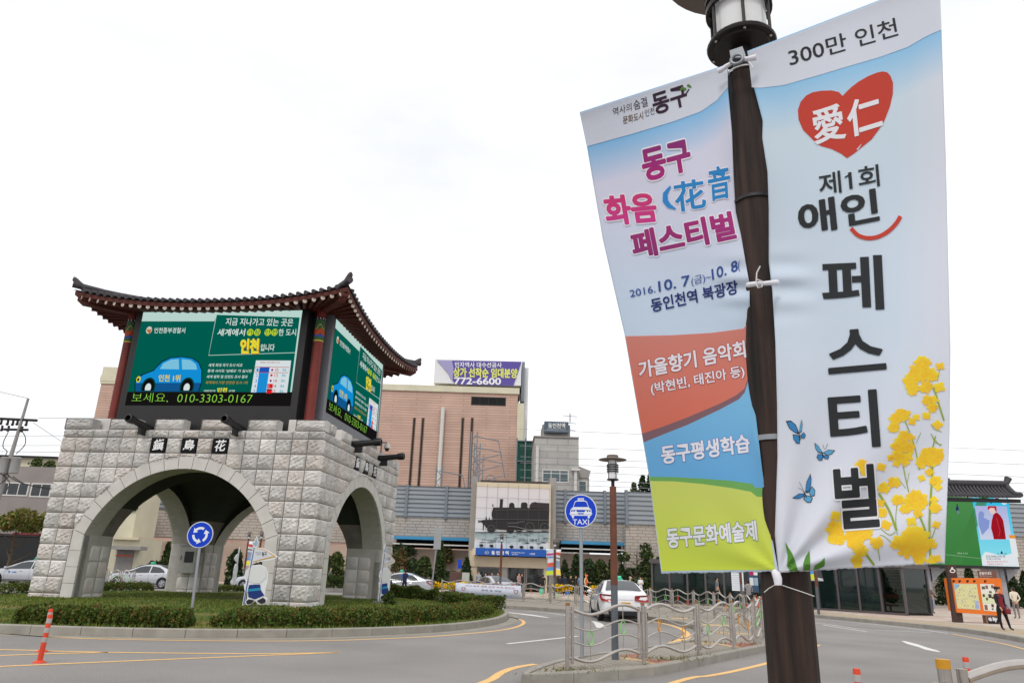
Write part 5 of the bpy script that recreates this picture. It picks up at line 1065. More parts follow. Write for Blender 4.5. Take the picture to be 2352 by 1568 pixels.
t = thing('traffic_sign', 'thin grey pole with a narrow sign seen edge-on beside the silver taxi', 'road sign', gnd(989, 1371, .15)); b = gnd(989, 1371, .15); mb = MB(); mb.tube([b, b + Vector((.2, 0, 3.6))], .05, 8); mb.build('pole', M_SPOLE, t); tp = b + Vector((.2, 0, 3.1)); mb = MB(); mb.box(tp.x - .2, tp.x + .25, tp.y - .1, tp.y - .06, tp.z - .25, tp.z + 1.1); mb.build('plate', M_SBACK, t)
# ================================================================== BOLLARDS
M_ORG = mat('orange_plastic', S(206, 66, 34), .5, var=.12, vs=6); M_REFL = mat('reflective_band', S(168, 166, 164), .35, var=.08)
def bollard(label, x, y, base=True):
    t = thing('lane_bollard', label, 'bollard', (x, y, 0), 0, 'orange lane bollards'); ORG[t.name] = Vector((0, 0, 0)); H_ = .76
    mb = MB(); mb.lathe([(.042, .03), (.040, H_ - .02), (.034, H_), (0, H_)], n=20); mb.build('tube', M_ORG, t, smooth=40)
    for z in (H_ - .10, H_ - .25, H_ - .40): mb = MB(); mb.lathe([(.0405, z - .038), (.0425, z - .036), (.0425, z + .036), (.0405, z + .038)], n=20); mb.build('reflective_band', M_REFL, t, smooth=40)
    mb = MB(); mb.lathe([(0, 0), (.11, 0), (.105, .012), (.06, .035), (.04, .045), (0, .045)], n=20); mb.build('base', M_ORG, t, smooth=40); return t
p = gnd(90, 1521); bo1 = bollard('orange lane bollard leaning slightly in front of the hedge, nearest the left edge', p.x, p.y); bo1.rotation_euler = (0, math.radians(1.5), 0)
p = gnd(96.5, 1496); dup(bo1, p, 0, 'orange lane bollard half hidden behind the front one at the left edge')
p = gnd(1967, 1534, .76); p.z = 0; dup(bo1, p, 0, 'orange lane bollard just right of the timber post at the lower edge'); p = gnd(2217, 1508, .76); p.z = 0; dup(bo1, p, 0, 'orange lane bollard behind the polished fence end')
# ================================================================== CARS
M_TYRE = mat('tyre', S(30, 30, 31), .85, var=.1); M_RIM = mat('rim', S(170, 172, 176), .3, metal=.7, var=.05); M_CGLASS = mat('car_glass', S(40, 46, 50), .06, var=.1, spec=.8); M_CDARK = mat('car_trim', S(26, 26, 28), .5, var=.1)
M_RLAMP = mat('tail_lamp', S(150, 18, 22), .2, var=.1, coat=.5); M_HLAMP = mat('head_lamp', S(196, 202, 206), .12, var=.05, coat=.6); M_PLATEY = mat('plate_yellow', S(222, 170, 40), .5, var=.04); M_CHROME = mat('chrome', S(180, 182, 186), .15, metal=.9, var=.03)
M_TSIGN = mat('taxi_lamp_green', S(84, 196, 160), .4, var=.08); M_TURQ = M_TSIGN
PAINT = {'white': mat('car_white', S(226, 227, 230), .25, var=.02, coat=.8), 'silver': mat('car_silver', S(186, 188, 194), .25, metal=.25, var=.02, coat=.8), 'dark': mat('car_dark', S(58, 40, 44), .25, var=.02, coat=.8)}
ST = [(-2.42, .50, .80, .66), (-2.38, .36, .96, .76), (-2.28, .27, 1.035, .83), (-2.05, .23, 1.06, .88), (-1.6, .21, 1.05, .905), (-1.1, .20, 1.0, .915), (-.4, .19, .97, .92), (.4, .19, .95, .92), (.95, .19, .95, .915), (1.25, .20, .925, .91), (1.7, .21, .865, .90), (2.05, .23, .79, .87), (2.28, .27, .70, .80), (2.38, .34, .62, .72), (2.43, .42, .55, .60)]
def side_y(z):  # half width of the greenhouse at height z
    return float(np.interp(z, [.93, 1.0, 1.2, 1.38, 1.46], [.855, .83, .72, .60, .50]))
def sedan(label, paint, taxi=True, group='cars round the traffic island'):
    t = thing('car', label, 'car', (0, 0, 0), 0, group); pm = PAINT[paint]
    def ring(zb, zt, w_): h = zt - zb; return [(0, zb), (w_ * .8, zb), (w_ * .95, zb + .05), (w_ * .985, zb + .25 * h), (w_, zb + .5 * h), (w_ * .985, zb + .72 * h), (w_ * .965, zb + .9 * h), (w_ * .88, zt - .01), (w_ * .6, zt + .012), (0, zt + .025)]
    mb = MB(); n = 10; vs, fs = [], []
    for (x, zb, zt, w_) in ST:
        r = ring(zb, zt, w_); vs += [(x, -y, z) for y, z in r] + [(x, y, z) for y, z in r[1:-1][::-1]]
    m = 2 * n - 2
    for i in range(len(ST) - 1):
        for k in range(m): fs.append((i * m + k, i * m + (k + 1) % m, (i + 1) * m + (k + 1) % m, (i + 1) * m + k))
    fs += [tuple(range(m))[::-1], tuple(range((len(ST) - 1) * m, len(ST) * m))]; mb.add(vs, fs); body = mb.build('body', pm, t, smooth=40)
    ss = body.modifiers.new('s', 'SUBSURF'); ss.levels = ss.render_levels = 1
    for wx in (-1.42, 1.42):          # wheel arches
        for sy in (-1, 1):
            c = MB(); c.lathe([(.365, -.16), (.365, .16)], n=28, caps=True, M=Matrix.Translation((wx, sy * .86, .335)) @ Matrix.Rotation(math.radians(90), 4, 'X')); co = bpy.data.objects.new('cutter', c.mesh('cutter')); COL.objects.link(co); b = body.modifiers.new('b', 'BOOLEAN'); b.object = co; b.operation = 'DIFFERENCE'; b.solver = 'EXACT'
    me = bpy.data.meshes.new_from_object(body.evaluated_get(bpy.context.evaluated_depsgraph_get()))
    for b in list(body.modifiers):
        if b.type == 'BOOLEAN': bpy.data.objects.remove(b.object)
    body.modifiers.clear(); body.data = me; me.materials.clear(); me.materials.append(pm); shade(me, 45)
    # greenhouse
    RX = [(-1.95, 1.06, .80), (-1.55, 1.22, .70), (-1.05, 1.405, .585), (-.45, 1.462, .55), (.1, 1.425, .57), (.62, 1.20, .68), (1.15, .955, .80)]
    vs, fs = [], []
    for (x, zr, yt) in RX: P = [(yt + (.85 - yt) * .98, .93), (yt + .045, max(.94, zr - .075)), (yt, max(.945, zr - .03)), (yt * .6, zr), (0, zr + .012)]; vs += [(x, -y, z) for y, z in P] + [(x, y, z) for y, z in P[:-1][::-1]]
    for i in range(len(RX) - 1):
        for k in range(8): fs.append((i * 9 + k, i * 9 + k + 1, (i + 1) * 9 + k + 1, (i + 1) * 9 + k))
    mb = MB(); mb.add(vs, fs); cabin = mb.build('cabin', pm, t, smooth=50); ss = cabin.modifiers.new('s', 'SUBSURF'); ss.levels = ss.render_levels = 2
    def roofz(x): return float(np.interp(x, [r[0] for r in RX], [r[1] for r in RX]))
    def yt_(x): return float(np.interp(x, [r[0] for r in RX], [r[2] for r in RX]))
    def sidep(x, f, o=.012):    # f 0 belt .. 1 roof edge
        zr = roofz(x); z1_ = max(.94, zr - .085); z = .955 + (z1_ - .955) * f; y = (yt_(x) + (.85 - yt_(x)) * .98) * (1 - f) + (yt_(x) + .04) * f; return Vector((x, y + o, z))
    for sy in (-1, 1):
        for xs in ([(-.47, 0), (-.47, .93), (-.1, .95), (.2, .92), (.62, .66), (.98, .12), (.98, 0)], [(-.55, 0), (-.55, .93), (-1.05, .88), (-1.38, .62), (-1.5, 0)]):
            mb = MB(); P = [sidep(x, f) for x, f in xs]; P = [Vector((p.x, p.y * sy, p.z)) for p in P]; c = sum(P, Vector()) / len(P); c.y += .012 * sy; mb.add(P + [c], [(i, (i + 1) % len(P), len(P)) for i in range(len(P))]); mb.build('side_window', M_CGLASS, t, smooth=60)
    for nm, xa, xb, fa, fb in (('windshield', .20, 1.10, .90, .93), ('rear_window', -1.03, -1.88, .90, .88)):
        mb = MB(); vs = []; NI, NJ = 8, 6
        for j in range(NJ + 1):
            x = xa + (xb - xa) * j / NJ; w_ = (yt_(x) - .03) * (fa + (fb - fa) * j / NJ); zr = roofz(x)
            for i in range(NI + 1): u = -1 + 2 * i / NI; vs.append((x + (.012 if xb > xa else -.012), u * w_, zr + .022 - .016 * u * u))
        mb.add(vs, [(j * (NI + 1) + i, j * (NI + 1) + i + 1, (j + 1) * (NI + 1) + i + 1, (j + 1) * (NI + 1) + i) for j in range(NJ) for i in range(NI)]); mb.build(nm, M_CGLASS, t, smooth=60)
    for wx in (-1.42, 1.42):
        for sy in (-1, 1):
            Mx = Matrix.Translation((wx, sy * .80, .325)) @ Matrix.Rotation(math.radians(-90 * sy), 4, 'X'); mb = MB(); mb.lathe([(.20, -.10), (.30, -.105), (.322, -.08), (.325, 0), (.322, .08), (.30, .105), (.215, .10), (.21, .03)], n=28, M=Mx); ty = mb.build('wheel', M_TYRE, t, smooth=50); ORG[ty.name] = ORG[t.name]
            mb = MB(); mb.lathe([(0, .075), (.05, .085), (.06, .06), (.195, .055), (.21, .09), (.218, .09), (.218, .02), (.05, .02)], n=28, M=Mx)
            mb.build('rim', M_RIM, ty, smooth=40); mb = MB()
            for k in range(5): a = 2 * math.pi * (k + .5) / 5; mb.lathe([(.045, .0572), (.045, .058), (0, .058)], .13 * math.cos(a), .13 * math.sin(a), 10, M=Mx)
            mb.build('rim_opening', M_CDARK, ty)
    def bodyside(x, z, sy, o=.012):
        zb, zt, w_ = (float(np.interp(x, [s_[0] for s_ in ST], [s_[k] for s_ in ST])) for k in (1, 2, 3)); f = (z - zb) / (zt - zb); return Vector((x, sy * (w_ * float(np.interp(f, [0, .05, .25, .5, .72, .9, 1], [.8, .95, .985, 1, .985, .965, .86])) + o), z))
    for sy in (-1, 1):
        P = [Vector((-2.40, sy * .30, .90)), Vector((-2.405, sy * .28, .78)), Vector((-2.405, sy * .55, .745)), bodyside(-2.33, .74, sy), bodyside(-2.12, .80, sy), bodyside(-1.93, .90, sy), bodyside(-2.1, .93, sy), bodyside(-2.31, .925, sy), Vector((-2.40, sy * .55, .915))]
        P = [p + Vector((-.05, sy * .03, (p.z - .83) * .35)) for p in P]; c = sum(P, Vector()) / len(P) + Vector((-.03, sy * .03, 0)); mb = MB(); mb.add(P + [c], [(i, (i + 1) % len(P), len(P)) for i in range(len(P))]); mb.build('tail_light', M_RLAMP, t, smooth=50)
        P = [Vector((2.36, sy * .42, .60)), Vector((2.30, sy * .60, .66)), bodyside(2.12, .72, sy), bodyside(1.82, .80, sy), bodyside(1.95, .70, sy), bodyside(2.2, .60, sy), Vector((2.37, sy * .5, .55))]
        P = [p + Vector((.015, sy * .006, .012)) for p in P]; c = sum(P, Vector()) / len(P) + Vector((.02, sy * .02, 0)); mb = MB(); mb.add(P + [c], [(i, (i + 1) % len(P), len(P)) for i in range(len(P))]); mb.build('headlight', M_HLAMP, t, smooth=50)
        mb = MB(); c = Vector((.92, sy * .985, .98)); mb.ball(c, .09, .10, .065, 12, 8); mb.tube([(.92, sy * .84, .95), (.92, sy * .93, .965)], .02, 6); mb.build('mirror', pm, t, smooth=60)
        for hx in (.02, -.98): mb = MB(); q = bodyside(hx, .80, sy, .018); mb.tube([q + Vector((-.09, 0, 0)), q + Vector((.09, 0, 0))], .012, 6); mb.build('door_handle', M_CHROME, t, smooth=50)
        mb = MB()
        for hx in (.98, -.51, -1.42): mb.tube([bodyside(hx, z, sy, .0) for z in np.linspace(.32 if hx > -1 else .68, .92, 8)], .0045, 4)
        mb.build('door_gap', M_CDARK, t); mb = MB(); mb.tube([bodyside(x, .30, sy, .0) for x in np.linspace(-1.0, 1.0, 10)], .02, 6); mb.build('sill', M_CDARK, t)
    mb = MB(); mb.box(-2.425, -2.36, -.62, .62, .24, .40, .02); mb.build('rear_valance', M_CDARK, t); mb = MB(); mb.box(2.37, 2.435, -.45, .45, .32, .48, .02); mb.build('grille', M_CDARK, t); mb = MB(); mb.box(2.40, 2.425, -.35, .35, .56, .62, .01); mb.build('upper_grille', M_CDARK, t)
    mb = MB(); mb.box(-2.432, -2.40, -.17, .17, .60, .70); pl = mb.build('number_plate', M_PLATEY if taxi else mat('plate_white', S(220, 220, 220), .5), t)
    A = Art(); A.text('서울바', (-.15, .62), (-.03, .62), (-.15, .68), S(60, 50, 20), 1, .0, 'plate_text') if False else A.text('30바 8153', (-.145, .615), (.145, .615), (-.145, .685), S(60, 50, 20), 1, .01, 'plate_text'); A.build(lambda x, y, l: (-2.4335, -x, y), pl, ink('print_ink'))
    mb = MB(); mb.tube([(-2.415, y, .78 + .0) for y in np.linspace(-.26, .26, 6)], .008, 6); mb.build('boot_strip', M_CHROME, t)
    if taxi:
        mb = MB(); mb.box(-.36, -.14, -.20, .20, 1.465, 1.50, .01); mb.box(-.34, -.16, -.15, .15, 1.50, 1.60, .03); mb.build('roof_sign', M_TSIGN, t, smooth=40)
        for sy in (-1, 1): A = Art(); A.poly([(.62, .70), (.86, .70), (.86, .755), (.62, .755)], S(40, 110, 190), 1, 'door_sticker'); A.ell(1.05, .735, .05, .06, S(60, 120, 180), 1, 'door_sticker', 12); A.build(lambda x, y, l: bodyside(x - .35, y, sy, .016), t, ink('print_ink'))
    return t
def place(root, x, y, rz, sc=1.0): root.location = (x, y, 0); root.rotation_euler = (0, 0, rz); root.scale = (sc,) * 3; return root
wt = sedan('white taxi with red tail lights and yellow plate driving away behind the near fence', 'white'); fwv, rwv = gnd(1353.8, 1413.7), gnd(1385.5, 1425.7); dv = (fwv - rwv).normalized(); ang = math.atan2(dv.y, dv.x) - math.radians(3); sc = 1.08
rt_ = Vector((math.sin(ang), -math.cos(ang), 0)); ctr = (fwv + rwv) / 2 + rt_ * .82 * sc; place(wt, ctr.x, ctr.y, ang, sc)
sv = sedan('silver taxi seen from the side through the big stone arch', 'silver')
def side_car(o, xr_, xf_, yb, sc=1.0, rev=False):   # rear-bumper and front-bumper pixel columns at base row yb
    a, b = gnd(xr_, yb), gnd(xf_, yb + (xf_ - xr_) * .0318); d = (b - a).normalized(); m = a + d * 2.42 * sc; nn = Vector((-d.y, d.x, 0)); nn = nn if nn.y > 0 else -nn; m += nn * .9 * sc; place(o, m.x, m.y, math.atan2(d.y, d.x), sc)
side_car(sv, 405, 239, 1352.5, 1.08)
c1 = dup(sv, label='silver taxi whose open door hides a man in a blue vest'); side_car(c1, 991, 826, 1369.5, 1.08)
c2 = dup(sv, label='silver car parked behind the fence banner in front of the station doors'); a_, b_ = gnd(1163, 1374.5), gnd(1052, 1364); d_ = (b_ - a_).normalized(); m_ = a_ + d_ * 2.5; place(c2, m_.x, m_.y + .9, math.atan2(d_.y, d_.x), 1.05)
for ch in list(c2.children):
    if ch.name.startswith(('roof_sign', 'door_sticker')): bpy.data.objects.remove(ch)
c3 = dup(sv, label='silver taxi with a blue sticker behind the spear of the cut-out board'); side_car(c3, 690, 527, 1359, 1.08)
c4 = dup(sv, label='silver taxi half hidden by the left stone pier at the left edge'); side_car(c4, 135, -42, 1346, 1.12)
c5 = sedan('dark red car parked behind the taxi at the left edge', 'dark', False); side_car(c5, 120, -35, 1340, 1.0); c5.location.y += 3.2
c6 = dup(c5, label='dark car just showing over the taxi behind the spear board'); side_car(c6, 735, 580, 1352, 1.0); c6.location.y += 2.0
# open door of the silver taxi
dr = MB(); pd = gnd(912, 1369); dr.box(-.03, .03, -.5, .5, .35, .95, .02); dr.box(-.025, .025, -.48, .3, .95, 1.36); o = dr.build('open_door', M_CDARK, c1); o.data.transform(Matrix.Translation((.55, 1.35, 0)) @ Matrix.Rotation(math.radians(65), 4, 'Z'))
# ================================================================== BUILDINGS BEHIND
M_BEIGE = mat('beige_panel', S(206, 192, 166), .6, var=.06, vs=1); M_CREAM = mat('cream_render', S(206, 200, 176), .8, var=.08, vs=.6); M_CONC = mat('grey_concrete', S(150, 146, 142), .85, var=.12, vs=.8, bump=.2, bs=10)
M_DARKIN = mat('dark_interior', S(14, 14, 15), .8, var=.2); M_WGLASS = mat('window_glass', S(62, 84, 90), .08, var=.15, vs=.6, spec=.7); M_WFRAME = mat('window_frame', S(206, 204, 200), .5, var=.05); M_WHITEP = mat('white_panel', S(222, 222, 224), .6, var=.04)
M_BARR = mat('barrier_metal', S(150, 156, 162), .5, metal=.2, var=.08, vs=.6, stretch=(.3, 1, 6)); M_BARP = mat('barrier_post', S(120, 128, 136), .5, metal=.2, var=.1)
M_BLUEC = mat('blue_canopy', S(60, 140, 186), .5, var=.1, vs=1); M_TAN = mat('tan_wall', S(172, 152, 138), .85, var=.12, vs=.5, bump=.2, bs=8)
def lined(name, col, sc, dark=.72, rough=.8, axis=2, wd=.12):
    """courses drawn by thin darker joints, stained"""
    m = mat(name, col, rough, var=.12, vs=.35); t = m.node_tree; b = t.nodes['Principled BSDF']; c = [x for x in t.nodes if x.type == 'TEX_COORD'][0]
    k = t.nodes.new('ShaderNodeTexBrick'); k.inputs['Scale'].default_value = sc; k.inputs['Mortar Size'].default_value = wd * .12; k.inputs['Brick Width'].default_value = 1.6; k.inputs['Row Height'].default_value = .5
    k.inputs['Color1'].default_value = (1.05, 1.05, 1.05, 1); k.inputs['Color2'].default_value = (.92, .92, .93, 1); k.inputs['Mortar'].default_value = (dark, dark, dark, 1)
    mpn = t.nodes.new('ShaderNodeMapping'); mpn.inputs['Rotation'].default_value = (math.radians(90), 0, 0); t.links.new(c.outputs['Object'], mpn.inputs[0]); t.links.new(mpn.outputs[0], k.inputs['Vector'])
    src = b.inputs['Base Color'].links[0].from_socket; mu = t.nodes.new('ShaderNodeMixRGB'); mu.blend_type = 'MULTIPLY'; mu.inputs[0].default_value = 1; t.links.new(src, mu.inputs[1]); t.links.new(k.outputs[0], mu.inputs[2]); t.links.new(mu.outputs[0], b.inputs['Base Color']); return m
M_PINK = lined('pink_brick', S(194, 162, 146), 1.35, .74, wd=.7); [x for x in M_PINK.node_tree.nodes if x.type == 'TEX_BRICK'][0].inputs['Brick Width'].default_value = 9; M_GTILE = lined('grey_tile', S(170, 168, 164), .62, .7, wd=.3)
def stones(name, col):
    m = lined(name, col, 1.25, .62, wd=.5); k = [x for x in m.node_tree.nodes if x.type == 'TEX_BRICK'][0]; k.inputs['Brick Width'].default_value = .95; k.offset = .37; k.squash = 1.6; k.squash_frequency = 3; k.offset_frequency = 2; k.inputs['Row Height'].default_value = .36; return m
M_STONEW = stones('stone_wall', S(178, 168, 158))
def px_rect(x0, y0, x1, y1, Y):
    xm, ym = (x0 + x1) / 2, (y0 + y1) / 2; return atY(x0, ym, Y).x, atY(x1, ym, Y).x, atY(xm, y1, Y).z, atY(xm, y0, Y).z
def pbox(name, px, Y, dep, m, parent, bev=0, z0=None):
    a, b, c, d = px_rect(*px, Y); mb = MB(); mb.box(a, b, Y, Y + dep, c if z0 is None else z0, d, bev); return mb.build(name, m, parent)
def window(px, Y, parent, nx=2, ny=1, fr=.07, m=None, name='window', inset=.12, fm=None):
    a, b, c, d = px_rect(*px, Y); mb = MB(); y0 = Y - .05
    mb.box(a, b, y0, Y + .1, c, c + fr); mb.box(a, b, y0, Y + .1, d - fr, d); mb.box(a, a + fr, y0, Y + .1, c + fr, d - fr); mb.box(b - fr, b, y0, Y + .1, c + fr, d - fr)
    for i in range(1, nx): x = a + (b - a) * i / nx; mb.box(x - fr / 3, x + fr / 3, y0 + .01, Y + .09, c + fr, d - fr)
    for j in range(1, ny): z = c + (d - c) * (.7 if ny == 2 else j / ny); mb.box(a + fr, b - fr, y0 + .015, Y + .085, z - fr / 3, z + fr / 3)
    w_ = mb.build(name, fm or M_WFRAME, parent); g_ = MB(); g_.box(a + fr * .5, b - fr * .5, Y - .015, Y + .07, c + fr * .5, d - fr * .5); g_.build('pane', m or M_WGLASS, w_); return w_
# ---- railway embankment: stone wall, ribbed noise barrier
YW, YW2 = 75., 71.5
def wall_run(name, label, x0, x1, Y, z0, z1, m, cat='wall', dep=2.):
    mb = MB(); mb.box(x0, x1, Y, Y + dep, z0, z1); return tag(mb.build(name, m), label, cat)
xa, xb, xc = -75., atY(1424, 1200, YW).x, 95.
zb1, zt1, zb2, zt2 = atY(1000, 1187, YW).z, atY(1000, 1117, YW).z, atY(1470, 1205, YW2).z, atY(1470, 1129, YW2).z
zs0 = atY(1000, 1252, YW).z
wall_run('retaining_wall', 'long patterned stone wall under the noise barrier left and right of the station', xa, xb + 2.5, YW, zs0, zb1, M_STONEW); wall_run('retaining_wall', 'projecting patterned stone wall behind the lamp post and banners', xb, xc, YW2, 0, zb2, M_STONEW)
wall_run('lower_wall', 'tan rendered wall behind the shrubs at the foot of the embankment', xa, xb + .02, YW - 1.2, 0, zs0 - .4, M_TAN, dep=1.0)
def barrier(label, x0, x1, Y, z0, z1, bay=4.0):
    t = thing('noise_barrier', label, 'barrier', ((x0 + x1) / 2, Y, z0)); n = 7; h = (z1 - z0) / n; P = []
    for k in range(n): z = z0 + k * h; P += [(Y - .02, z), (Y - .16, z + h * .12), (Y - .16, z + h * .55), (Y - .04, z + h * .72), (Y - .04, z + h * .98)]
    P += [(Y - .2, z1), (Y + .15, z1), (Y + .15, z0)]
    nb = max(1, int(round((x1 - x0) / bay))); bw = (x1 - x0) / nb
    for i in range(nb):
        a, b = x0 + i * bw + .1, x0 + (i + 1) * bw - .1; mb = MB(); q = len(P); mb.add([(a, y, z) for y, z in P] + [(b, y, z) for y, z in P], [(j, (j + 1) % q, (j + 1) % q + q, j + q) for j in range(q)]); mb.build('panel', M_BARR, t)
    for i in range(nb + 1): mb = MB(); x = x0 + i * bw; mb.box(x - .13, x + .13, Y - .30, Y + .2, z0 - .1, z1 + .12); mb.build('post', M_BARP, t)
barrier('long ribbed grey noise barrier on top of the stone wall, behind gate and station', xa, xb + 2.5, YW, zb1, zt1); barrier('ribbed grey noise barrier standing forward behind the lamp post and the banners', xb + .1, xc, YW2, zb2, zt2)
for px0, px1, lab in ((905, 1088, 'blue strip canopy on the wall between the gate and the station'), (1288, 1432, 'blue strip canopy on the wall right of the station')):
    t = thing('wall_canopy', lab, 'canopy', (atY(px0, 1240, 73).x, 73, zs0)); a, b = atY(px0, 1240, YW - 2).x, atY(px1, 1240, YW - 2).x; z = atY(1000 if px0 < 1000 else 1350, 1240 if px0 < 1000 else 1250, YW - 2).z
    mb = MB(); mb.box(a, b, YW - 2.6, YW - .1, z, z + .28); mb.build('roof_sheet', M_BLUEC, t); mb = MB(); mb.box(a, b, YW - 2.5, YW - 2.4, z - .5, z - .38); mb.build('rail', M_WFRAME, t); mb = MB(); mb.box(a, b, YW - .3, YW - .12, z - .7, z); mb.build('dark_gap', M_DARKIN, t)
# ---- pink building with a banner on the roof
YP = 100.; t = thing('office_building', 'tall pink brick building with slit windows and a purple roof banner', 'building', (atY(1000, 1100, YP).x, YP, 0))
xl_, xr_ = atY(222, 930, YP).x, atY(1187, 1000, YP).x; ztp = atY(1000, 886, YP).z; mb = MB(); mb.box(xl_, xr_, YP, YP + 22, 0, ztp); mb.build('wall', M_PINK, t)
mb = MB(); mb.box(xl_ - .2, xr_ + .2, YP - .2, YP + 22, ztp - .85, ztp + .02); mb.build('parapet', M_CREAM, t); zpl = atY(250, 843, YP).z; mb = MB(); mb.box(xl_ - .1, xl_ + 14, YP - .15, YP + 22, ztp - 1.2, zpl); mb.build('stair_head', M_CREAM, t)
mb = MB(); mb.box(xr_ - .02, xr_ + .9, YP - .25, YP + 24, 4, ztp - 2.2); mb.build('corner_strip', M_CREAM, t); mb = MB(); mb.box(xr_ + .9, xr_ + 1.5, YP + 2, YP + 26, 4, atY(1190, 835, YP).z); mb.build('side_wall', M_WHITEP, t)
z5v = zoom(1300, 1200, 900); fv = lambda x0, y0, x1, y1: (*z5v(x0, y0), *z5v(x1, y1))
pbox('roof_box', (*z5v(540, 128)[:2], *z5v(1328, 345)), YP + .5, 10, M_WHITEP, t)
A = Art(); pm_ = planemap((0, YP + .42, 0), (0, -1, 0), .03); PUR = S(96, 84, 158)
A.poly(zl(z5v, [(640, 130), (1330, 142), (1255, 360), (770, 350), (715, 330), (700, 270)]), PUR, 1, 'roof_banner'); A.poly(zl(z5v, [(560, 128), (700, 132), (715, 200), (705, 320), (660, 240), (600, 170)]), S(160, 156, 196), 2, 'roof_banner')
A.text('민자역사 대수선공사', z5v(728, 192), z5v(1150, 196), z5v(728, 146), S(232, 232, 236), 3, .02, 'banner_text'); A.text('상가 선착순 임대분양', z5v(715, 278), z5v(1290, 290), z5v(715, 196), S(222, 226, 120), 3, .04, 'banner_text'); A.text('772-6600', z5v(722, 344), z5v(1142, 350), z5v(722, 286), S(232, 232, 236), 3, .03, 'banner_text')
A.build(pm_, t, ink('print_ink')); pbox('roof_box_side', (*z5v(1330, 142), *z5v(1357, 500)), YP + 1, 14, M_BARP, t)
window(fv(874, 462, 1188, 538), YP, t, 4, 1, .15, M_DARKIN, fm=M_CDARK)
for x in (326, 406, 772, 858): window(fv(x - 2, 648, x + 24, 1300), YP, t, 1, 1, .12, M_DARKIN, fm=mat('slit_frame', S(96, 78, 68), .6))
mb = MB(); a, b = atY(*z5v(620, 555), YP - .4), atY(*z5v(590, 1290), YP - .4); mb.tube([(a.x, YP - .4, a.z), (a.x, YP - .4, b.z)], .28, 8); mb.build('drain_pipe', M_WFRAME, t)
for (x0, y0, x1, y1) in ((1287, 480, 1296, 580), (1302, 570, 1328, 700)): mb = MB(); q = px_rect(*fv(x0, y0, x1, y1), YP); mb.box(xr_ + 1.45, xr_ + 1.56, YP + 6 + (x0 - 1287) * .3, YP + 11 + (x0 - 1287) * .3, q[2], q[3]); mb.build('side_window', M_DARKIN, t)
mb = MB(); q = px_rect(*fv(1285, 860, 1440, 1240), YP - 2); mb.box(q[0], q[1], YP - 2, YP - 1.2, 6, q[3]); mb.build('scaffold_net', mat('green_net', S(28, 74, 62), .8, var=.3, vs=1), t)
mb = MB(); [mb.box(q[0] + (q[1] - q[0]) * u - .08, q[0] + (q[1] - q[0]) * u + .08, YP - 2.2, YP - 2.0, 6, q[3] + .4) for u in (0, .5, 1)]; [mb.box(q[0], q[1], YP - 2.2, YP - 2.05, z - .06, z + .06) for z in np.linspace(8, q[3], 5)]; mb.build('scaffold', M_BARP, t)
# ---- grey station building
YG = 88.; t = thing('station_building', 'grey tiled block with a station sign on its roof', 'building', (atY(1280, 1100, YG).x, YG, 0))
pbox('wall', fv(1443, 822, 1848, 1500), YG, 14, M_GTILE, t, z0=0); pbox('cornice', fv(1440, 816, 1852, 826), YG - .15, 14, M_CONC, t); pbox('sign_base', fv(1520, 712, 1772, 820), YG + 1, 5, M_CONC, t); sg = pbox('sign_board', fv(1537, 683, 1756, 782), YG + .3, .7, mat('sign_slate', S(78, 92, 108), .5, var=.05), t)
A = Art(); A.text('동인천역', z5v(1572, 742), z5v(1724, 742), z5v(1572, 698), S(226, 226, 220), 1, .02, 'sign_text'); A.text('Dongincheon Station', z5v(1562, 764), z5v(1730, 764), z5v(1562, 748), S(190, 196, 200), 1, .0, 'sign_text'); A.build(planemap((0, YG + .28, 0), (0, -1, 0), .02), sg, ink('print_ink'))
window(fv(1518, 1118, 1758, 1235), YG, t, 3, 2, .12); mb = MB(); a = atY(*z5v(1476, 900), YG - .2); mb.tube([(a.x, YG - .2, 3), (a.x, YG - .2, a.z)], .2, 8); mb.build('drain_pipe', M_WFRAME, t); a = atY(*z5v(1820, 1130), YG - .2); mb = MB(); mb.tube([(a.x, YG - .2, 3), (a.x, YG - .2, a.z)], .2, 8); mb.box(a.x - .5, a.x + .5, YG - .6, YG, a.z, a.z + .25); mb.build('drain_pipe', M_WFRAME, t)
pbox('wing', fv(1848, 1195, 1945, 1500), YG + .5, 10, M_GTILE, t, z0=0); window(fv(1845, 1218, 1922, 1320), YG + .5, t, 1, 1, .12); mb = MB(); P = [atY(*z5v(*p), YG + .4) for p in ((1845, 1085), (1958, 1130), (1940, 1195), (1845, 1190))]; mb.slab(P, 9); mb.build('wing_roof', M_CONC, t)
an = atY(*z5v(1770, 690), YG + 2); at_ = atY(*z5v(1772, 610), YG + 2); mb = MB(); mb.tube([an, Vector((an.x, an.y, at_.z))], .07, 5); [mb.tube([(an.x - .9 + .2 * k, an.y, at_.z - .3 - .9 * k), (an.x + .9 - .1 * k, an.y, at_.z - .4 - .9 * k)], .04, 5) for k in range(3)]; mb.build('aerial', M_BARP, t)
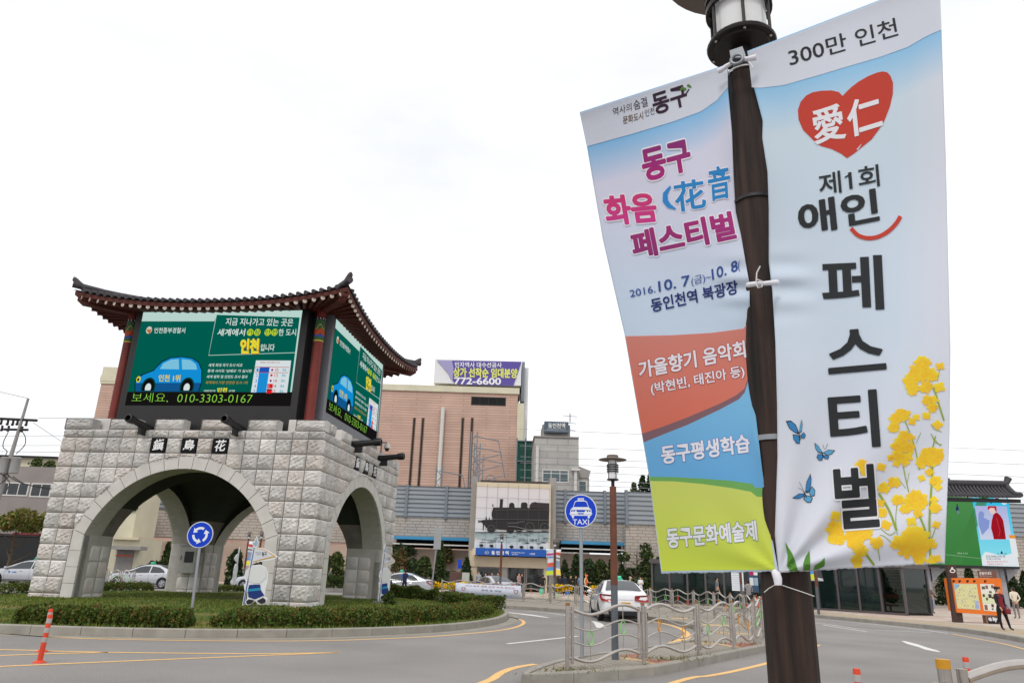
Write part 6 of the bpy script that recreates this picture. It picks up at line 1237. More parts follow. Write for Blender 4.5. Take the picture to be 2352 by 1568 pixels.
# ---- station entrance with the locomotive mural
YS = 70.; zs = zoom(1640, 1640, 300, 1568); sv4 = lambda x0, y0, x1, y1: (*zs(x0, y0), *zs(x1, y1)); se = thing('station_entrance', 'station entrance block with a steam locomotive mural and a blue name sign', 'building', (atY(1180, 1340, YS).x, YS, 0))
pbox('upper_wall', sv4(48, 180, 1410, 1500), YS, 5, M_BEIGE, se); pbox('pylon', sv4(1382, 85, 1500, 2400), YS + .6, 3, M_CONC, se, z0=0); pbox('pylon', sv4(-70, 60, 42, 2400), YS + .8, 3, M_CONC, se, z0=0); pbox('roof_edge', sv4(140, 140, 1370, 185), YS + .6, 4, mat('roof_edge_dark', S(70, 62, 58), .8), se)
mz = planemap((0, YS - .02, 0), (0, -1, 0), .012); A = Art(); LK = S(48, 46, 48)
A.poly(zl(zs, [(82, 245), (1385, 290), (1370, 1400), (25, 1360)]), lambda x, y: mixc(S(214, 206, 208), S(206, 212, 216), (y - 1120) / 130), 0, 'mural'); gp = lambda x, y: mixc(S(132, 150, 152), S(196, 208, 214), (y - 1222) / 30)
A.poly(zl(zs, [(40, 1070), (1380, 1060), (1372, 1250), (800, 1300), (400, 1250), (40, 1180)]), gp, 1, 'mural'); A.poly(zl(zs, [(40, 1066), (1380, 1056), (1380, 1078), (40, 1082)]), S(70, 74, 76), 2, 'mural')
rgm = random.Random(3)
for k in range(40): x, y = rgm.uniform(120, 1340), rgm.uniform(1085, 1280); A.ell(*zs(x, y), rgm.uniform(2, 9), rgm.uniform(.6, 1.8), mixc(S(96, 112, 114), S(160, 176, 180), rgm.random()), 3, 'mural', 10)
def lk(pts, c=LK, l=4): A.poly(zl(zs, pts), c, l, 'locomotive_print')
lk([(345, 700), (375, 620), (640, 622), (1050, 632), (1385, 640), (1380, 850), (360, 835), (338, 760)]); lk([(485, 622), (495, 490), (488, 470), (555, 470), (548, 490), (538, 622)]); lk([(655, 625), (660, 560), (690, 535), (730, 538), (752, 565), (758, 628)]); lk([(870, 630), (876, 545), (910, 530), (960, 530), (990, 552), (992, 634)])
lk([(1030, 640), (1030, 580), (1070, 535), (1130, 522), (1180, 535), (1385, 545), (1385, 640)], S(60, 52, 56)); lk([(352, 600), (358, 565), (364, 552), (372, 570), (376, 606)]); lk([(100, 850), (112, 850), (115, 866), (180, 850), (230, 845), (232, 800), (250, 785), (258, 845), (290, 845), (300, 785), (312, 845), (400, 840), (1380, 850), (1375, 1020), (1100, 1025), (640, 1030), (480, 1020), (400, 1010), (240, 990), (205, 930), (195, 1030), (180, 1035), (185, 930), (160, 885), (112, 890), (100, 895)])
def wh(cx, cy, r, o=True):
    A.ell(*zs(cx, cy), r * .1267, r * .1267, S(40, 38, 40), 5, 'locomotive_print', 24)
    if o:
        P = [zs(cx + r * .86 * math.cos(a), cy + r * .86 * math.sin(a)) for a in np.linspace(0, 2 * math.pi, 25)]; A.line(P, .9, S(104, 104, 104), 6, 'locomotive_print')
        for a in np.linspace(0, math.pi, 5)[:-1]: A.line([zs(cx + r * .8 * math.cos(a), cy + r * .8 * math.sin(a)), zs(cx - r * .8 * math.cos(a), cy - r * .8 * math.sin(a))], .5, S(80, 80, 80), 6, 'locomotive_print')
wh(335, 1010, 78); wh(680, 1020, 70, False); wh(1035, 975, 92); wh(1300, 980, 85); wh(840, 1000, 72, False)
for pts, c in (([(640, 905), (800, 905), (870, 880), (940, 880)], S(120, 120, 120)), ([(640, 965), (770, 970), (1010, 1025), (1385, 1018)], S(140, 140, 138)), ([(400, 670), (1385, 665)], S(84, 82, 84)), ([(340, 832), (1380, 850)], S(96, 96, 96)), ([(420, 1030), (600, 1055)], S(190, 190, 190)), ([(800, 1040), (1370, 1040)], S(180, 182, 184))): A.line(zl(zs, pts), 1.0, c, 7, 'locomotive_print')
A.text('경인철도 개통 증기기관차', zs(820, 1245), zs(1360, 1250), zs(820, 1185), S(70, 84, 88), 5, .0, 'mural_text'); A.text('기억', zs(325, 1250), zs(420, 1252), zs(325, 1195), S(96, 112, 116), 5, .0, 'mural_text')
M_JOINT = S(96, 88, 84)
for x0, x1 in ((268, 215), (458, 410), (645, 605), (832, 798), (1020, 985), (1208, 1180)): A.line([zs(x0, 195), zs(x1, 1395)], .45, M_JOINT, 8, 'panel_joint')
for yl, yr in ((238, 290), (432, 485), (622, 672), (815, 862), (1008, 1056), (1200, 1250)): A.line([zs(30, yl), zs(1400, yr)], .45, M_JOINT, 9, 'panel_joint')
A.build(mz, se, ink('print_ink'))
for x, y in ((155, 1307), (338, 1315), (702, 1330), (882, 1337), (1067, 1342), (1246, 1347)):
    c = atY(*zs(x, y), YS - .25); mb = MB(); mb.ball((c.x, c.y, c.z), .20, .22, .12); mb.tube([(c.x, c.y, c.z), (c.x, YS, c.z + .1)], .03, 6); l_ = mb.build('spot_lamp', M_GUN, se, smooth=60)
    mb = MB(); q = atY(*zs(x, y + 44), YS - .03); mb.box(q.x - .2, q.x + .2, YS - .09, YS - .02, q.z - .07, q.z + .07); mb.build('wall_plate', M_WFRAME, se)
sg = pbox('name_sign', sv4(50, 1370, 1337, 1500), YS - .55, .5, mat('sign_blue', S(28, 84, 170), .4, var=.04), se)
for x0, x1 in ((-5, 50), (1337, 1410)): pbox('sign_end', sv4(x0, 1365 if x0 < 0 else 1405, x1, 1480 if x0 < 0 else 1535), YS - .58, .6, M_BEIGE, se)
A = Art(); T2 = lambda b, a, c, d, bo=.02: A.text(b, zs(*a), zs(*c), zs(*d), S(232, 234, 236), 1, bo, 'sign_text')
for ch, x in zip('동인천역', (342, 428, 508, 592)): T2(ch, (x, 1474), (x + 54, 1476), (x, 1410), .035)
T2('Dongincheon Stn.', (705, 1452), (945, 1458), (705, 1424), .005); T2('동인천역', (710, 1482), (812, 1484), (710, 1462), .01); T2('4 북광장', (1030, 1480), (1130, 1482), (1030, 1445), .01); A.text('161', zs(228, 1452), zs(280, 1452), zs(228, 1424), S(232, 234, 236), 1, 0, 'sign_text'); A.line([zs(254 + 36 * math.cos(a), 1438 + 30 * math.sin(a)) for a in np.linspace(0, 6.283, 20)], .4, S(232, 234, 236), 1, 'sign_text')
A.build(planemap((0, YS - .56, 0), (0, -1, 0), .012), sg, ink('print_ink'))
zq_ = zoom(1350, 1850, 550, 2352); sq = lambda x0, y0, x1, y1: (*zq_(x0, y0), *zq_(x1, y1))
pbox('fascia', sq(1215, 345, 2345, 500), YS + .4, 4, M_BEIGE, se); pbox('left_pier', sq(1180, 250, 1300, 900), YS + .5, 4, M_BEIGE, se, z0=0); pbox('right_pier', sq(2290, 500, 2345, 900), YS + .5, 4, M_BEIGE, se, z0=0); pbox('mid_pier', sq(1640, 495, 1745, 900), YS + .5, 4, M_CONC, se, z0=0); pbox('hall', sq(1290, 490, 2300, 900), YS + 4, .3, M_DARKIN, se, z0=0)
for x0, x1 in ((1300, 1640), (1745, 2020), (2025, 2290)): window(sq(x0, 490, x1, 830), YS + .6, se, 1, 1, .12, glassmat('door_glass', (.03, .035, .035), .25), 'door', fm=mat('door_frame', S(120, 116, 112), .4, metal=.4))
# ---- left street building, cream house behind the arch
YL = 62.; zL = zoom(0, 1600, 400, 1394); lv = lambda x0, y0, x1, y1: (*zL(x0, y0), *zL(x1, y1)); t = thing('shop_building', 'grey three storey shop building with white window frames behind the left pier', 'building', (atY(60, 1300, YL).x, YL, 0))
M_GREYR = mat('grey_render', S(142, 134, 130), .85, var=.12, vs=.5, bump=.2, bs=6); xl_ = atY(-420, 1200, YL).x; xr_ = atY(168, 1180, YL).x; zt_ = atY(100, 1072, YL).z; mb = MB(); mb.box(xl_, xr_, YL, YL + 14, 0, zt_); mb.build('wall', M_GREYR, t)
for px in ((-30, 250, 350, 415), (370, 262, 620, 432), (-150, 640, 330, 790), (375, 635, 520, 802)): window(lv(*px), YL, t, 3 if px[2] - px[0] > 300 else 2, 1, .10, mat('dark_pane', S(58, 62, 66), .1, var=.2))
pbox('shop_front', lv(-500, 890, 470, 1400), YL - .25, .3, mat('shop_glass', S(24, 26, 28), .12, var=.3, vs=.5), t, z0=.15); pbox('awning', lv(-500, 868, 470, 895), YL - 1.3, 1.3, mat('awning_dark', S(52, 44, 46), .6), t); pbox('red_band', lv(150, 862, 470, 884), YL - 1.35, .3, mat('awning_red', S(120, 34, 44), .6), t); pbox('roof_house', lv(-400, -60, 670, 75), YL + 3, 7, M_CREAM, t); pbox('roof_slab', lv(-400, -78, 690, -58), YL + 2.6, 8, M_CDARK, t)
A = Art(); A.text('카페 베이커리 커피 전문점', zL(20, 975), zL(300, 985), zL(20, 950), S(90, 90, 90), 1, 0, 'shop_lettering') if False else None
z8 = zoom(300, 1650, 600); v8 = lambda x0, y0, x1, y1: (*z8(x0, y0), *z8(x1, y1)); YC_ = 63.; t = thing('small_house', 'cream house with a stair tower seen through the big arch', 'building', (atY(300, 1300, YC_).x, YC_, 0))
pbox('tower', v8(415, 60, 690, 830), YC_ + 1, 4, M_CREAM, t, z0=0); pbox('front_room', v8(330, 850, 700, 1300), YC_ - 1, 4, M_CREAM, t, z0=0); pbox('eave', v8(320, 830, 705, 862), YC_ - 1.4, 5, M_BEIGE, t); pbox('porch_roof', v8(320, 950, 735, 1000), YC_ - 2.0, 1.2, M_CONC, t); pbox('shutter', v8(395, 1010, 625, 1260), YC_ - 1.1, .1, mat('shutter_grey', S(132, 128, 126), .5, var=.06), t, z0=.15); pbox('orange_strip', v8(392, 1072, 620, 1088), YC_ - 1.16, .06, M_RINGR, t)
fr = MB(); P = [atY(*z8(*p), YC_ + .9) for p in ((505, 290), (680, 310), (665, 455), (482, 455))]
for i in range(4): fr.tube([P[i], P[(i + 1) % 4]], .14, 6)
fr.tube([atY(*z8(725, 150), YC_ + .9), P[2]], .2, 6); fr.build('sign_frame', M_CDARK, t)
# ---- video wall with a tiled roof at the right edge
YV = 57.; zr = zoom(3100, 1600, 452, 1772); vw = thing('video_wall', 'big outdoor video screen under a tiled roof on grey columns behind the info board', 'video screen', (atY(2250, 1340, YV).x, YV, .15))
P = [(-700, 440), (1552, 496), (1706, 1428), (-700, 1372)]; mb = MB(); mb.slab([atY(*zr(*p), YV + .03) for p in P], .9); mb.build('screen_case', M_BLACK, vw); mb = MB(); mb.slab([atY(*zr(*p), YV - .2) for p in ((-700, 1375), (1712, 1428), (1716, 1462), (-700, 1405))], 1.2); mb.build('lower_beam', M_BLACK, vw)
A = Art(); pv = planemap((0, YV, 0), (0, -1, 0), .012); CY = S(70, 214, 244)
A.poly(zl(zr, [(-700, 440), (1062, 488), (1205, 1415), (-700, 1372)]), lambda x, y: mixc(S(82, 148, 84), S(62, 132, 66), (y - 1140) / 100), 0, 'football_picture')
for x0 in (-300, 250, 760): A.poly(zl(zr, [(x0, 1390), (x0 + 160, 1395), (x0 + 540, 480), (x0 + 400, 478)]), S(70, 136, 72), 1, 'football_picture')
for x, y, s_ in ((710, 530, 1.), (862, 640, 1.25), (1000, 500, .8)): A.ell(*zr(x, y), 2.8 * s_, 5.2 * s_, S(44, 54, 110), 2, 'football_picture', 10); A.ell(*zr(x - 2, y - 42 * s_), 1.3 * s_, 1.5 * s_, S(40, 36, 40), 2, 'football_picture', 8); A.line([zr(x, y + 20 * s_), zr(x + 18 * s_, y + 52 * s_)], 1.8 * s_, S(150, 150, 190), 2, 'football_picture')
A.line([zr(700, 1262), zr(1190, 1318)], .7, S(170, 200, 170), 2, 'football_picture'); A.text('2016. 9. 24', zr(865, 1252), zr(1000, 1256), zr(865, 1234), S(220, 230, 220), 2, 0, 'screen_lettering')
A.poly(zl(zr, [(1062, 488), (1552, 496), (1706, 1428), (1205, 1415)]), lambda x, y: mixc(S(40, 200, 240), S(150, 236, 250), (y - 1150) / 110), 1, 'advert_picture'); A.poly(zl(zr, [(1096, 600), (1532, 606), (1602, 1058), (1178, 1060)]), lambda x, y: mixc(S(180, 190, 236), S(214, 222, 244), (y - 1160) / 70), 2, 'advert_picture')
for c_, r_ in (((1440, 520), 40), ((1500, 540), 46), ((1395, 510), 34)): A.ell(*zr(*c_), r_ * .169, r_ * .169, S(236, 244, 250), 2, 'advert_picture', 16)
A.poly(zl(zr, [(1200, 1385), (1195, 1290), (1240, 1225), (1320, 1240), (1420, 1270), (1520, 1270), (1640, 1240), (1680, 1300), (1704, 1426), (1207, 1413)]), S(238, 244, 248), 3, 'advert_picture')
for tr in ([(1192, 492), (1256, 494), (1235, 520), (1205, 526)], [(1276, 512), (1342, 514), (1320, 580)], [(1360, 495), (1425, 497), (1420, 528)], [(1460, 1208), (1484, 1252), (1444, 1252)], [(1396, 1244), (1436, 1252), (1410, 1256)], [(1494, 1252), (1532, 1244), (1522, 1258)]): A.poly(zl(zr, tr), S(34, 34, 44), 4, 'advert_picture')
A.poly(zl(zr, [(1145, 720), (1160, 680), (1200, 672), (1230, 710), (1220, 760), (1300, 800), (1290, 900), (1200, 1000), (1150, 860)]), S(140, 160, 220), 3, 'advert_picture')
A.poly(zl(zr, [(1318, 900), (1328, 800), (1350, 720), (1385, 692), (1412, 700), (1450, 740), (1484, 800), (1500, 900), (1522, 1056), (1356, 1056), (1340, 980)]), S(168, 24, 38), 4, 'advert_picture'); A.poly(zl(zr, [(1280, 640), (1300, 620), (1360, 620), (1385, 650), (1385, 690), (1345, 716), (1318, 712), (1300, 680)]), S(240, 214, 204), 5, 'advert_picture'); A.poly(zl(zr, [(1268, 630), (1280, 604), (1386, 606), (1392, 650), (1392, 690), (1372, 670), (1360, 632), (1310, 628), (1276, 660)]), S(206, 40, 56), 6, 'advert_picture')
A.line(zl(zr, [(1390, 760), (1420, 880), (1440, 940), (1420, 1020)]), 1.2, S(214, 70, 84), 5, 'advert_picture'); A.line(zl(zr, [(1440, 830), (1470, 960), (1480, 1040)]), 1.2, S(110, 14, 28), 5, 'advert_picture')
A.poly(zl(zr, [(1556, 1000), (1640, 1002), (1692, 1292), (1606, 1290)]), S(240, 244, 246), 5, 'advert_picture'); A.poly(zl(zr, [(1556, 998), (1640, 1000), (1648, 1046), (1564, 1042)]), S(246, 160, 56), 6, 'advert_picture')
A.text('010-3436-6101로', zr(1250, 1302), zr(1512, 1302), zr(1248, 1270), S(60, 70, 100), 5, .01, 'screen_lettering'); A.text('문자를 보내주세요!', zr(1256, 1334), zr(1452, 1334), zr(1254, 1310), S(60, 70, 100), 5, .01, 'screen_lettering'); A.text('음란 모욕 관련 사진 게시시', zr(1262, 1372), zr(1540, 1370), zr(1260, 1348), S(226, 50, 80), 5, .01, 'screen_lettering'); A.text('처벌함에 유의합니다', zr(1268, 1404), zr(1480, 1404), zr(1266, 1382), S(226, 50, 80), 5, .01, 'screen_lettering')
A.build(pv, vw, M_LED)
M_DTILE = mat('dark_tile', S(66, 64, 68), .7, var=.2, vs=2)
def vroof(pts, ridge, label):
    E0, E1, R1_, R0_ = [atY(*zr(*p), Y) for p, Y in pts]; mb = MB(); n = 46
    def q(u, v): a = E0.lerp(E1, u); b = R0_.lerp(R1_, u); p = a.lerp(b, v); p.z -= .25 * math.sin(math.pi * v); p.z += .5 * max(0, u - .86) ** 2 * 50 * (1 - v) * .12; return p
    mb.add([q(i / n, j / 4) for j in range(5) for i in range(n + 1)], [(j * (n + 1) + i, j * (n + 1) + i + 1, (j + 1) * (n + 1) + i + 1, (j + 1) * (n + 1) + i) for j in range(4) for i in range(n)])
    o = mb.build('tiled_roof', M_DTILE, vw, smooth=40); mb = MB()
    for i in range(n): mb.tube([q((i + .5) / n, v) + Vector((0, -.05, .08)) for v in np.linspace(-.03, 1, 6)], .11, 6)
    mb.build('tile_rolls', M_DTILE, o, smooth=50); mb = MB(); mb.tube([R0_ + Vector((0, 0, .2)), R1_ + Vector((0, 0, .25)), R1_ + Vector((.3, 0, .75))], .28, 8); mb.tube([q(1, v) + Vector((0, 0, .2)) for v in np.linspace(0, 1, 6)], .2, 8); mb.build('ridge', M_DTILE, o, smooth=50)
    mb = MB(); B0, B1 = q(0, 0), q(1, 0); mb.add([B0 + Vector((0, .1, -.12)), B1 + Vector((0, .1, -.12)), Vector((B1.x - 1.5, YV + 2.5, B1.z - .1)), Vector((B0.x, YV + 2.5, B0.z - .1)), B0 + Vector((0, .1, -.4)), B1 + Vector((0, .1, -.4))], [(0, 1, 5, 4), (4, 5, 2, 3)]); mb.build('soffit', M_CDARK, o)
vroof([((-700, 428), YV - 1.2), ((1735, 500), YV - 1.2), ((1530, 352), YV + .9), ((-700, 300), YV + .9)], None, '')
for x0, x1 in ((372, 510), (1400, 1520)):
    a = atY(*zr(x0, 1440), YV + .6); b = atY(*zr(x1, 1440), YV + .6); mb = MB(); mb.cyl((a.x + b.x) / 2, YV + .9, .15, a.z, (b.x - a.x) / 2, 20); [mb.add([((a.x + b.x) / 2 + sx * .3, YV + .5, a.z - 1), ((a.x + b.x) / 2 + sx * 1.5, YV + .5, a.z), ((a.x + b.x) / 2 + sx * .3, YV + .5, a.z), ((a.x + b.x) / 2 + sx * .3, YV + 1.2, a.z - 1), ((a.x + b.x) / 2 + sx * 1.5, YV + 1.2, a.z), ((a.x + b.x) / 2 + sx * .3, YV + 1.2, a.z)], [(0, 1, 2), (3, 5, 4), (0, 1, 4, 3)]) for sx in (-1, 1)]; mb.build('column', mat('pale_column', S(150, 152, 158), .6, var=.08), vw, smooth=40)
a = atY(*zr(700, 250), YV + 6); mb = MB(); t2 = thing('pavilion_roof', 'dark tip of a second tiled roof above the video wall', 'roof', a); mb.slab([atY(*zr(*p), YV + 6) for p in ((300, 150), (660, 208), (770, 228), (752, 300), (300, 320))], 3); mb.build('tiled_roof', M_DTILE, t2)
# ---- glass shelters
M_SFRAME = mat('shelter_frame', S(92, 86, 88), .5, metal=.2, var=.06); M_SGLASS = glassmat('shelter_glass', S(24, 40, 38), .26, tint=(.36, .44, .42)); M_BENCH = mat('bench_wood', S(84, 50, 38), .6, var=.2, vs=4, stretch=(1, 8, 1))
def shelter(label, pa, pb, nb, h=2.75, dep=2.2, door=True):
    A_, B_ = gnd(*pa, .15), gnd(*pb, .15); d = (B_ - A_); Ln = d.length; d.normalize(); nn = Vector((-d.y, d.x, 0)); root = thing('bus_shelter', label, 'bus shelter', A_); q = lambda u, v, z: A_ + d * u + nn * v + Vector((0, 0, z))
    def bar(p0, p1, wx, wy): # box bar between two points
        mb = MB(); e = (p1 - p0).normalized(); s_ = d if abs(e.dot(d)) < .9 else nn; s2_ = e.cross(s_).normalized(); vs = [p + s_ * a * wx + s2_ * b * wy for p in (p0, p1) for a, b in ((-1, -1), (1, -1), (1, 1), (-1, 1))]; mb.add(vs, [(0, 1, 2, 3), (4, 5, 6, 7), (0, 1, 5, 4), (1, 2, 6, 5), (2, 3, 7, 6), (3, 0, 4, 7)]); return mb
    for v in (0, dep):
        for i in range(nb + 1):
            u = Ln * i / nb; bar(q(u, v, 0), q(u, v, h - .25), .06, .06).build('post', M_SFRAME, root)
        bar(q(-.06, v, .06), q(Ln + .06, v, .06), .05, .06).build('sill', M_SFRAME, root)
        for i in range(nb):
            if door and v == 0 and i == nb - 1: continue
            u0, u1 = Ln * i / nb + .06, Ln * (i + 1) / nb - .06; mb = MB(); mb.add([q(u0, v, .12), q(u1, v, .12), q(u1, v, h - .28), q(u0, v, h - .28)], [(0, 1, 2, 3)]); mb.build('glass_pane', M_SGLASS, root)
    for u in (0, Ln): mb = MB(); mb.add([q(u, .06, .12), q(u, dep - .06, .12), q(u, dep - .06, h - .28), q(u, .06, h - .28)], [(0, 1, 2, 3)]); mb.build('glass_pane', M_SGLASS, root)
    mb = MB(); vs = [q(u, v, z) for z in (h - .27, h) for u, v in ((-.12, -.12), (Ln + .12, -.12), (Ln + .12, dep + .12), (-.12, dep + .12))]; mb.add(vs, [(0, 1, 2, 3), (4, 5, 6, 7), (0, 1, 5, 4), (1, 2, 6, 5), (2, 3, 7, 6), (3, 0, 4, 7)]); mb.build('roof', M_SFRAME, root)
    for z, v in ((.45, dep - .5), (.95, dep - .25)): bar(q(Ln * .15, v, z), q(Ln * .8, v, z), .16 if z < .5 else .03, .03 if z < .5 else .12).build('bench', M_BENCH, root)
    for u in (.2, .5, .75): bar(q(Ln * u, dep - .5, 0), q(Ln * u, dep - .5, .43), .04, .04).build('bench_leg', M_SFRAME, root)
    return root, q, Ln, d, nn
sh1, qa, LA, da, na = shelter('dark glass waiting shelter behind the long fence, under the lime banner foot', (1500, 1384), (1756, 1396), 6, door=False); sh2, qb, LB, db, nb_ = shelter('dark glass waiting shelter with an open door beside the striped plaza', (1800, 1394), (2084, 1413), 6)
A = Art(); A.text('대중교통 이용은 자가용보다 빠릅니다 안전하게 탑시다', (1.0, 2.60), (4.2, 2.60), (1.0, 2.70), S(206, 200, 200), 1, .0, 'roof_lettering'); A.build(lambda x, y, l: qb(x, -.125 - .004 * l, y), sh2, ink('print_ink'))
tt = thing('timetable_poster', 'tall white timetable poster on the dark glass shelter', 'poster', qa(LA * .82, 0, 0)); A = Art(); A.poly([(LA * .735, .95), (LA * .84, .95), (LA * .84, 2.45), (LA * .735, 2.45)], S(226, 230, 236), 1, 'sheet'); 
for k in range(12): A.poly([(LA * .742, 1.05 + k * .115), (LA * .832, 1.05 + k * .115), (LA * .832, 1.085 + k * .115), (LA * .742, 1.085 + k * .115)], S(176, 186, 200), 2, 'sheet')
A.build(lambda x, y, l: qa(x, -.07 - .004 * l, y), tt, ink('print_ink')); tt = thing('notice_poster', 'colourful notice poster on the right pane of the dark glass shelter', 'poster', qa(LA * .92, 0, 0)); A = Art(); A.poly([(LA * .885, .9), (LA * .965, .9), (LA * .965, 2.4), (LA * .885, 2.4)], S(60, 84, 110), 1, 'sheet')
for (u, z, c) in ((.892, 2.15, S(60, 70, 150)), (.93, 2.15, S(60, 140, 90)), (.892, 1.9, S(180, 40, 90)), (.93, 1.9, S(226, 226, 226)), (.892, 1.3, S(210, 214, 220)), (.93, 1.3, S(150, 170, 190))): A.poly([(LA * u, z), (LA * (u + .033), z), (LA * (u + .033), z + .21 if z > 1.5 else z + .45), (LA * u, z + .21 if z > 1.5 else z + .45)], c, 2, 'sheet')
A.build(lambda x, y, l: qa(x, -.07 - .004 * l, y), tt, ink('print_ink')); tt = thing('paper_notice', 'small white paper notice high on the glass shelter', 'notice', qa(LA * .3, 0, 2)); A = Art(); A.poly([(LA * .26, 2.2), (LA * .305, 2.2), (LA * .305, 2.42), (LA * .26, 2.42)], S(224, 226, 228), 1, 'sheet'); A.poly([(LA * .56, 2.0), (LA * .66, 2.0), (LA * .66, 2.18), (LA * .56, 2.18)], S(206, 214, 226), 1, 'sheet'); A.build(lambda x, y, l: qa(x, -.07 - .004 * l, y), tt, ink('print_ink'))
# ---- orange tourist map board
zi = zoom(3200, 1950, 352, 1840); bB = gnd(*zi(650, 1085), .15); nrm = Vector((-.22, -.975, 0)); oi = lambda x, y, off=0.: Vector(onp(*zi(x, y), bB - nrm * off, nrm))
mbd = thing('map_board', 'orange tourist map board on brown posts beside the woman in black', 'information board', bB); M_BRN = mat('board_brown', S(66, 44, 40), .5, var=.1); M_ORB = mat('board_orange', S(222, 112, 26), .45, var=.05); M_PUFF = mat('plinth_brown', S(124, 92, 76), .6, var=.1)
def islab(name, pts, th, m, off=0., parent=None): mb = MB(); mb.slab([oi(x, y, off) for x, y in pts], th); return mb.build(name, m, parent or mbd)
bp = islab('panel', [(522, 292), (540, 278), (1310, 282), (1335, 300), (1430, 955), (1420, 962), (620, 905), (608, 890)], .34, M_ORB); islab('back_panel', [(448, 285), (520, 285), (612, 880), (540, 875)], .5, M_ORB, .3); islab('end_cap', [(1312, 282), (1395, 282), (1425, 300), (1470, 700), (1440, 955), (1428, 955)], .3, M_ORB, .05)
islab('post', [(440, 40), (600, 40), (745, 1085), (575, 1082)], .28, M_BRN, .12); islab('front_post', [(462, 250), (508, 255), (640, 1082), (575, 1082)], .1, M_BRN, -.06); islab('plinth', [(1140, 955), (1430, 965), (1440, 1140), (1168, 1120)], .4, M_PUFF, .05); islab('title_plate', [(1010, 145), (1335, 150), (1350, 275), (1030, 275)], .12, mat('title_brown', S(112, 76, 62), .6, var=.1), .15)
A = Art(); ip = lambda x, y, l: oi(x, y, -.008 - .003 * l); cr = random.Random(11)
A.poly([(562, 378), (985, 385), (1052, 860), (630, 830)], S(196, 190, 176), 0, 'map_sheet'); A.poly([(575, 388), (975, 394), (1040, 850), (640, 822)], S(208, 206, 150), 1, 'map_sheet')
def bil(u, v): x0, y0 = 575 + 65 * v, 388 + 434 * v; x1, y1 = 975 + 65 * v, 394 + 456 * v; return (x0 + (x1 - x0) * u, y0 + (y1 - y0) * u)
for k in range(70):
    u, v = cr.uniform(.03, .93), cr.uniform(.03, .93); du, dv_ = cr.uniform(.02, .07), cr.uniform(.02, .06); c = cr.choice((S(206, 132, 96), S(150, 186, 130), S(226, 214, 140), S(186, 150, 170), S(120, 170, 150), S(220, 170, 130), S(150, 160, 180))); A.poly([bil(u, v), bil(u + du, v + cr.uniform(-.02, .02)), bil(u + du, v + dv_), bil(u + cr.uniform(-.02, .02), v + dv_)], c, 2, 'map_sheet')
A.poly([bil(0, 0), bil(.26, 0), bil(.16, .14), bil(0, .24)], S(130, 176, 210), 2, 'map_sheet'); A.poly([bil(.82, .66), bil(.98, .66), bil(.98, .97), bil(.82, .97)], S(150, 166, 206), 3, 'map_sheet')
for pl in ([(0, .35), (.3, .28), (.6, .2), (1, .3)], [(.2, 0), (.35, .3), (.5, .6), (.8, .62), (1, .55)], [(0, .62), (.3, .82), (.5, .97)], [(.2, .98), (.45, .55), (.7, .4), (.75, 0)], [(.1, .2), (.2, .6), (.35, .7)], [(.55, .98), (.62, .6), (.98, .8)]): A.line([bil(*p) for p in pl], 5, S(226, 222, 206), 4, 'map_sheet')
A.poly([(1040, 385), (1295, 390), (1368, 888), (1112, 868)], S(220, 216, 206), 0, 'photo_sheet'); A.poly([(1062, 560), (1320, 562), (1345, 740), (1090, 742)], S(206, 214, 176), 1, 'photo_sheet')
for x, y, w_, h in ((1070, 430, 60, 52), (1138, 412, 45, 62), (1240, 405, 45, 60), (1205, 515, 48, 35), (1088, 570, 40, 50), (1190, 570, 58, 70), (1255, 615, 45, 40), (1148, 632, 36, 50), (1120, 765, 55, 92), (1245, 752, 45, 55), (1255, 825, 32, 30)): A.poly([(x, y), (x + w_, y + 1), (x + w_ + h * .13, y + h), (x + h * .13, y + h)], cr.choice((S(96, 70, 66), S(70, 62, 70), S(130, 100, 90), S(86, 96, 84))), 2, 'photo_sheet')
for x in (540, 650, 792, 915, 1112): A.poly([(x, 318), (x + 46, 319), (x + 50, 345), (x + 30, 342), (x + 28, 362), (x + 8, 362)], S(44, 26, 22), 1, 'bracket_mark')
A.build(ip, bp, ink('print_ink')); A = Art(); A.text('관광안내도', (1030, 226), (1255, 222), (1026, 168), S(226, 222, 218), 1, .02, 'title_lettering'); A.text('Sightseeing Guide Map', (1036, 258), (1262, 256), (1034, 242), S(206, 200, 196), 1, 0, 'title_lettering')
A.build(lambda x, y, l: oi(x, y, .14 - .004 * l), mbd, ink('print_ink')); A = Art()
A.ell(545, 150, 52, 36, S(232, 230, 228), 1, 'emblem'); A.ell(545, 150, 34, 20, S(90, 30, 36), 2, 'emblem'); A.ell(536, 104, 20, 22, S(232, 230, 228), 1, 'emblem'); A.build(lambda x, y, l: oi(x, y, .10 - .004 * l), mbd, ink('print_ink')); A = Art()
A.poly([(1178, 985), (1375, 992), (1390, 1110), (1198, 1105)], S(36, 32, 34), 0, 'plinth_print'); A.poly([(1190, 1000), (1240, 990), (1260, 1040), (1250, 1062), (1205, 1050)], S(206, 206, 210), 1, 'plinth_print'); A.poly([(1265, 985), (1320, 1000), (1360, 1010), (1345, 1050), (1330, 1090), (1310, 1050), (1275, 1060)], S(206, 206, 210), 1, 'plinth_print'); A.build(lambda x, y, l: oi(x, y, .04 - .004 * l), mbd, ink('print_ink'))
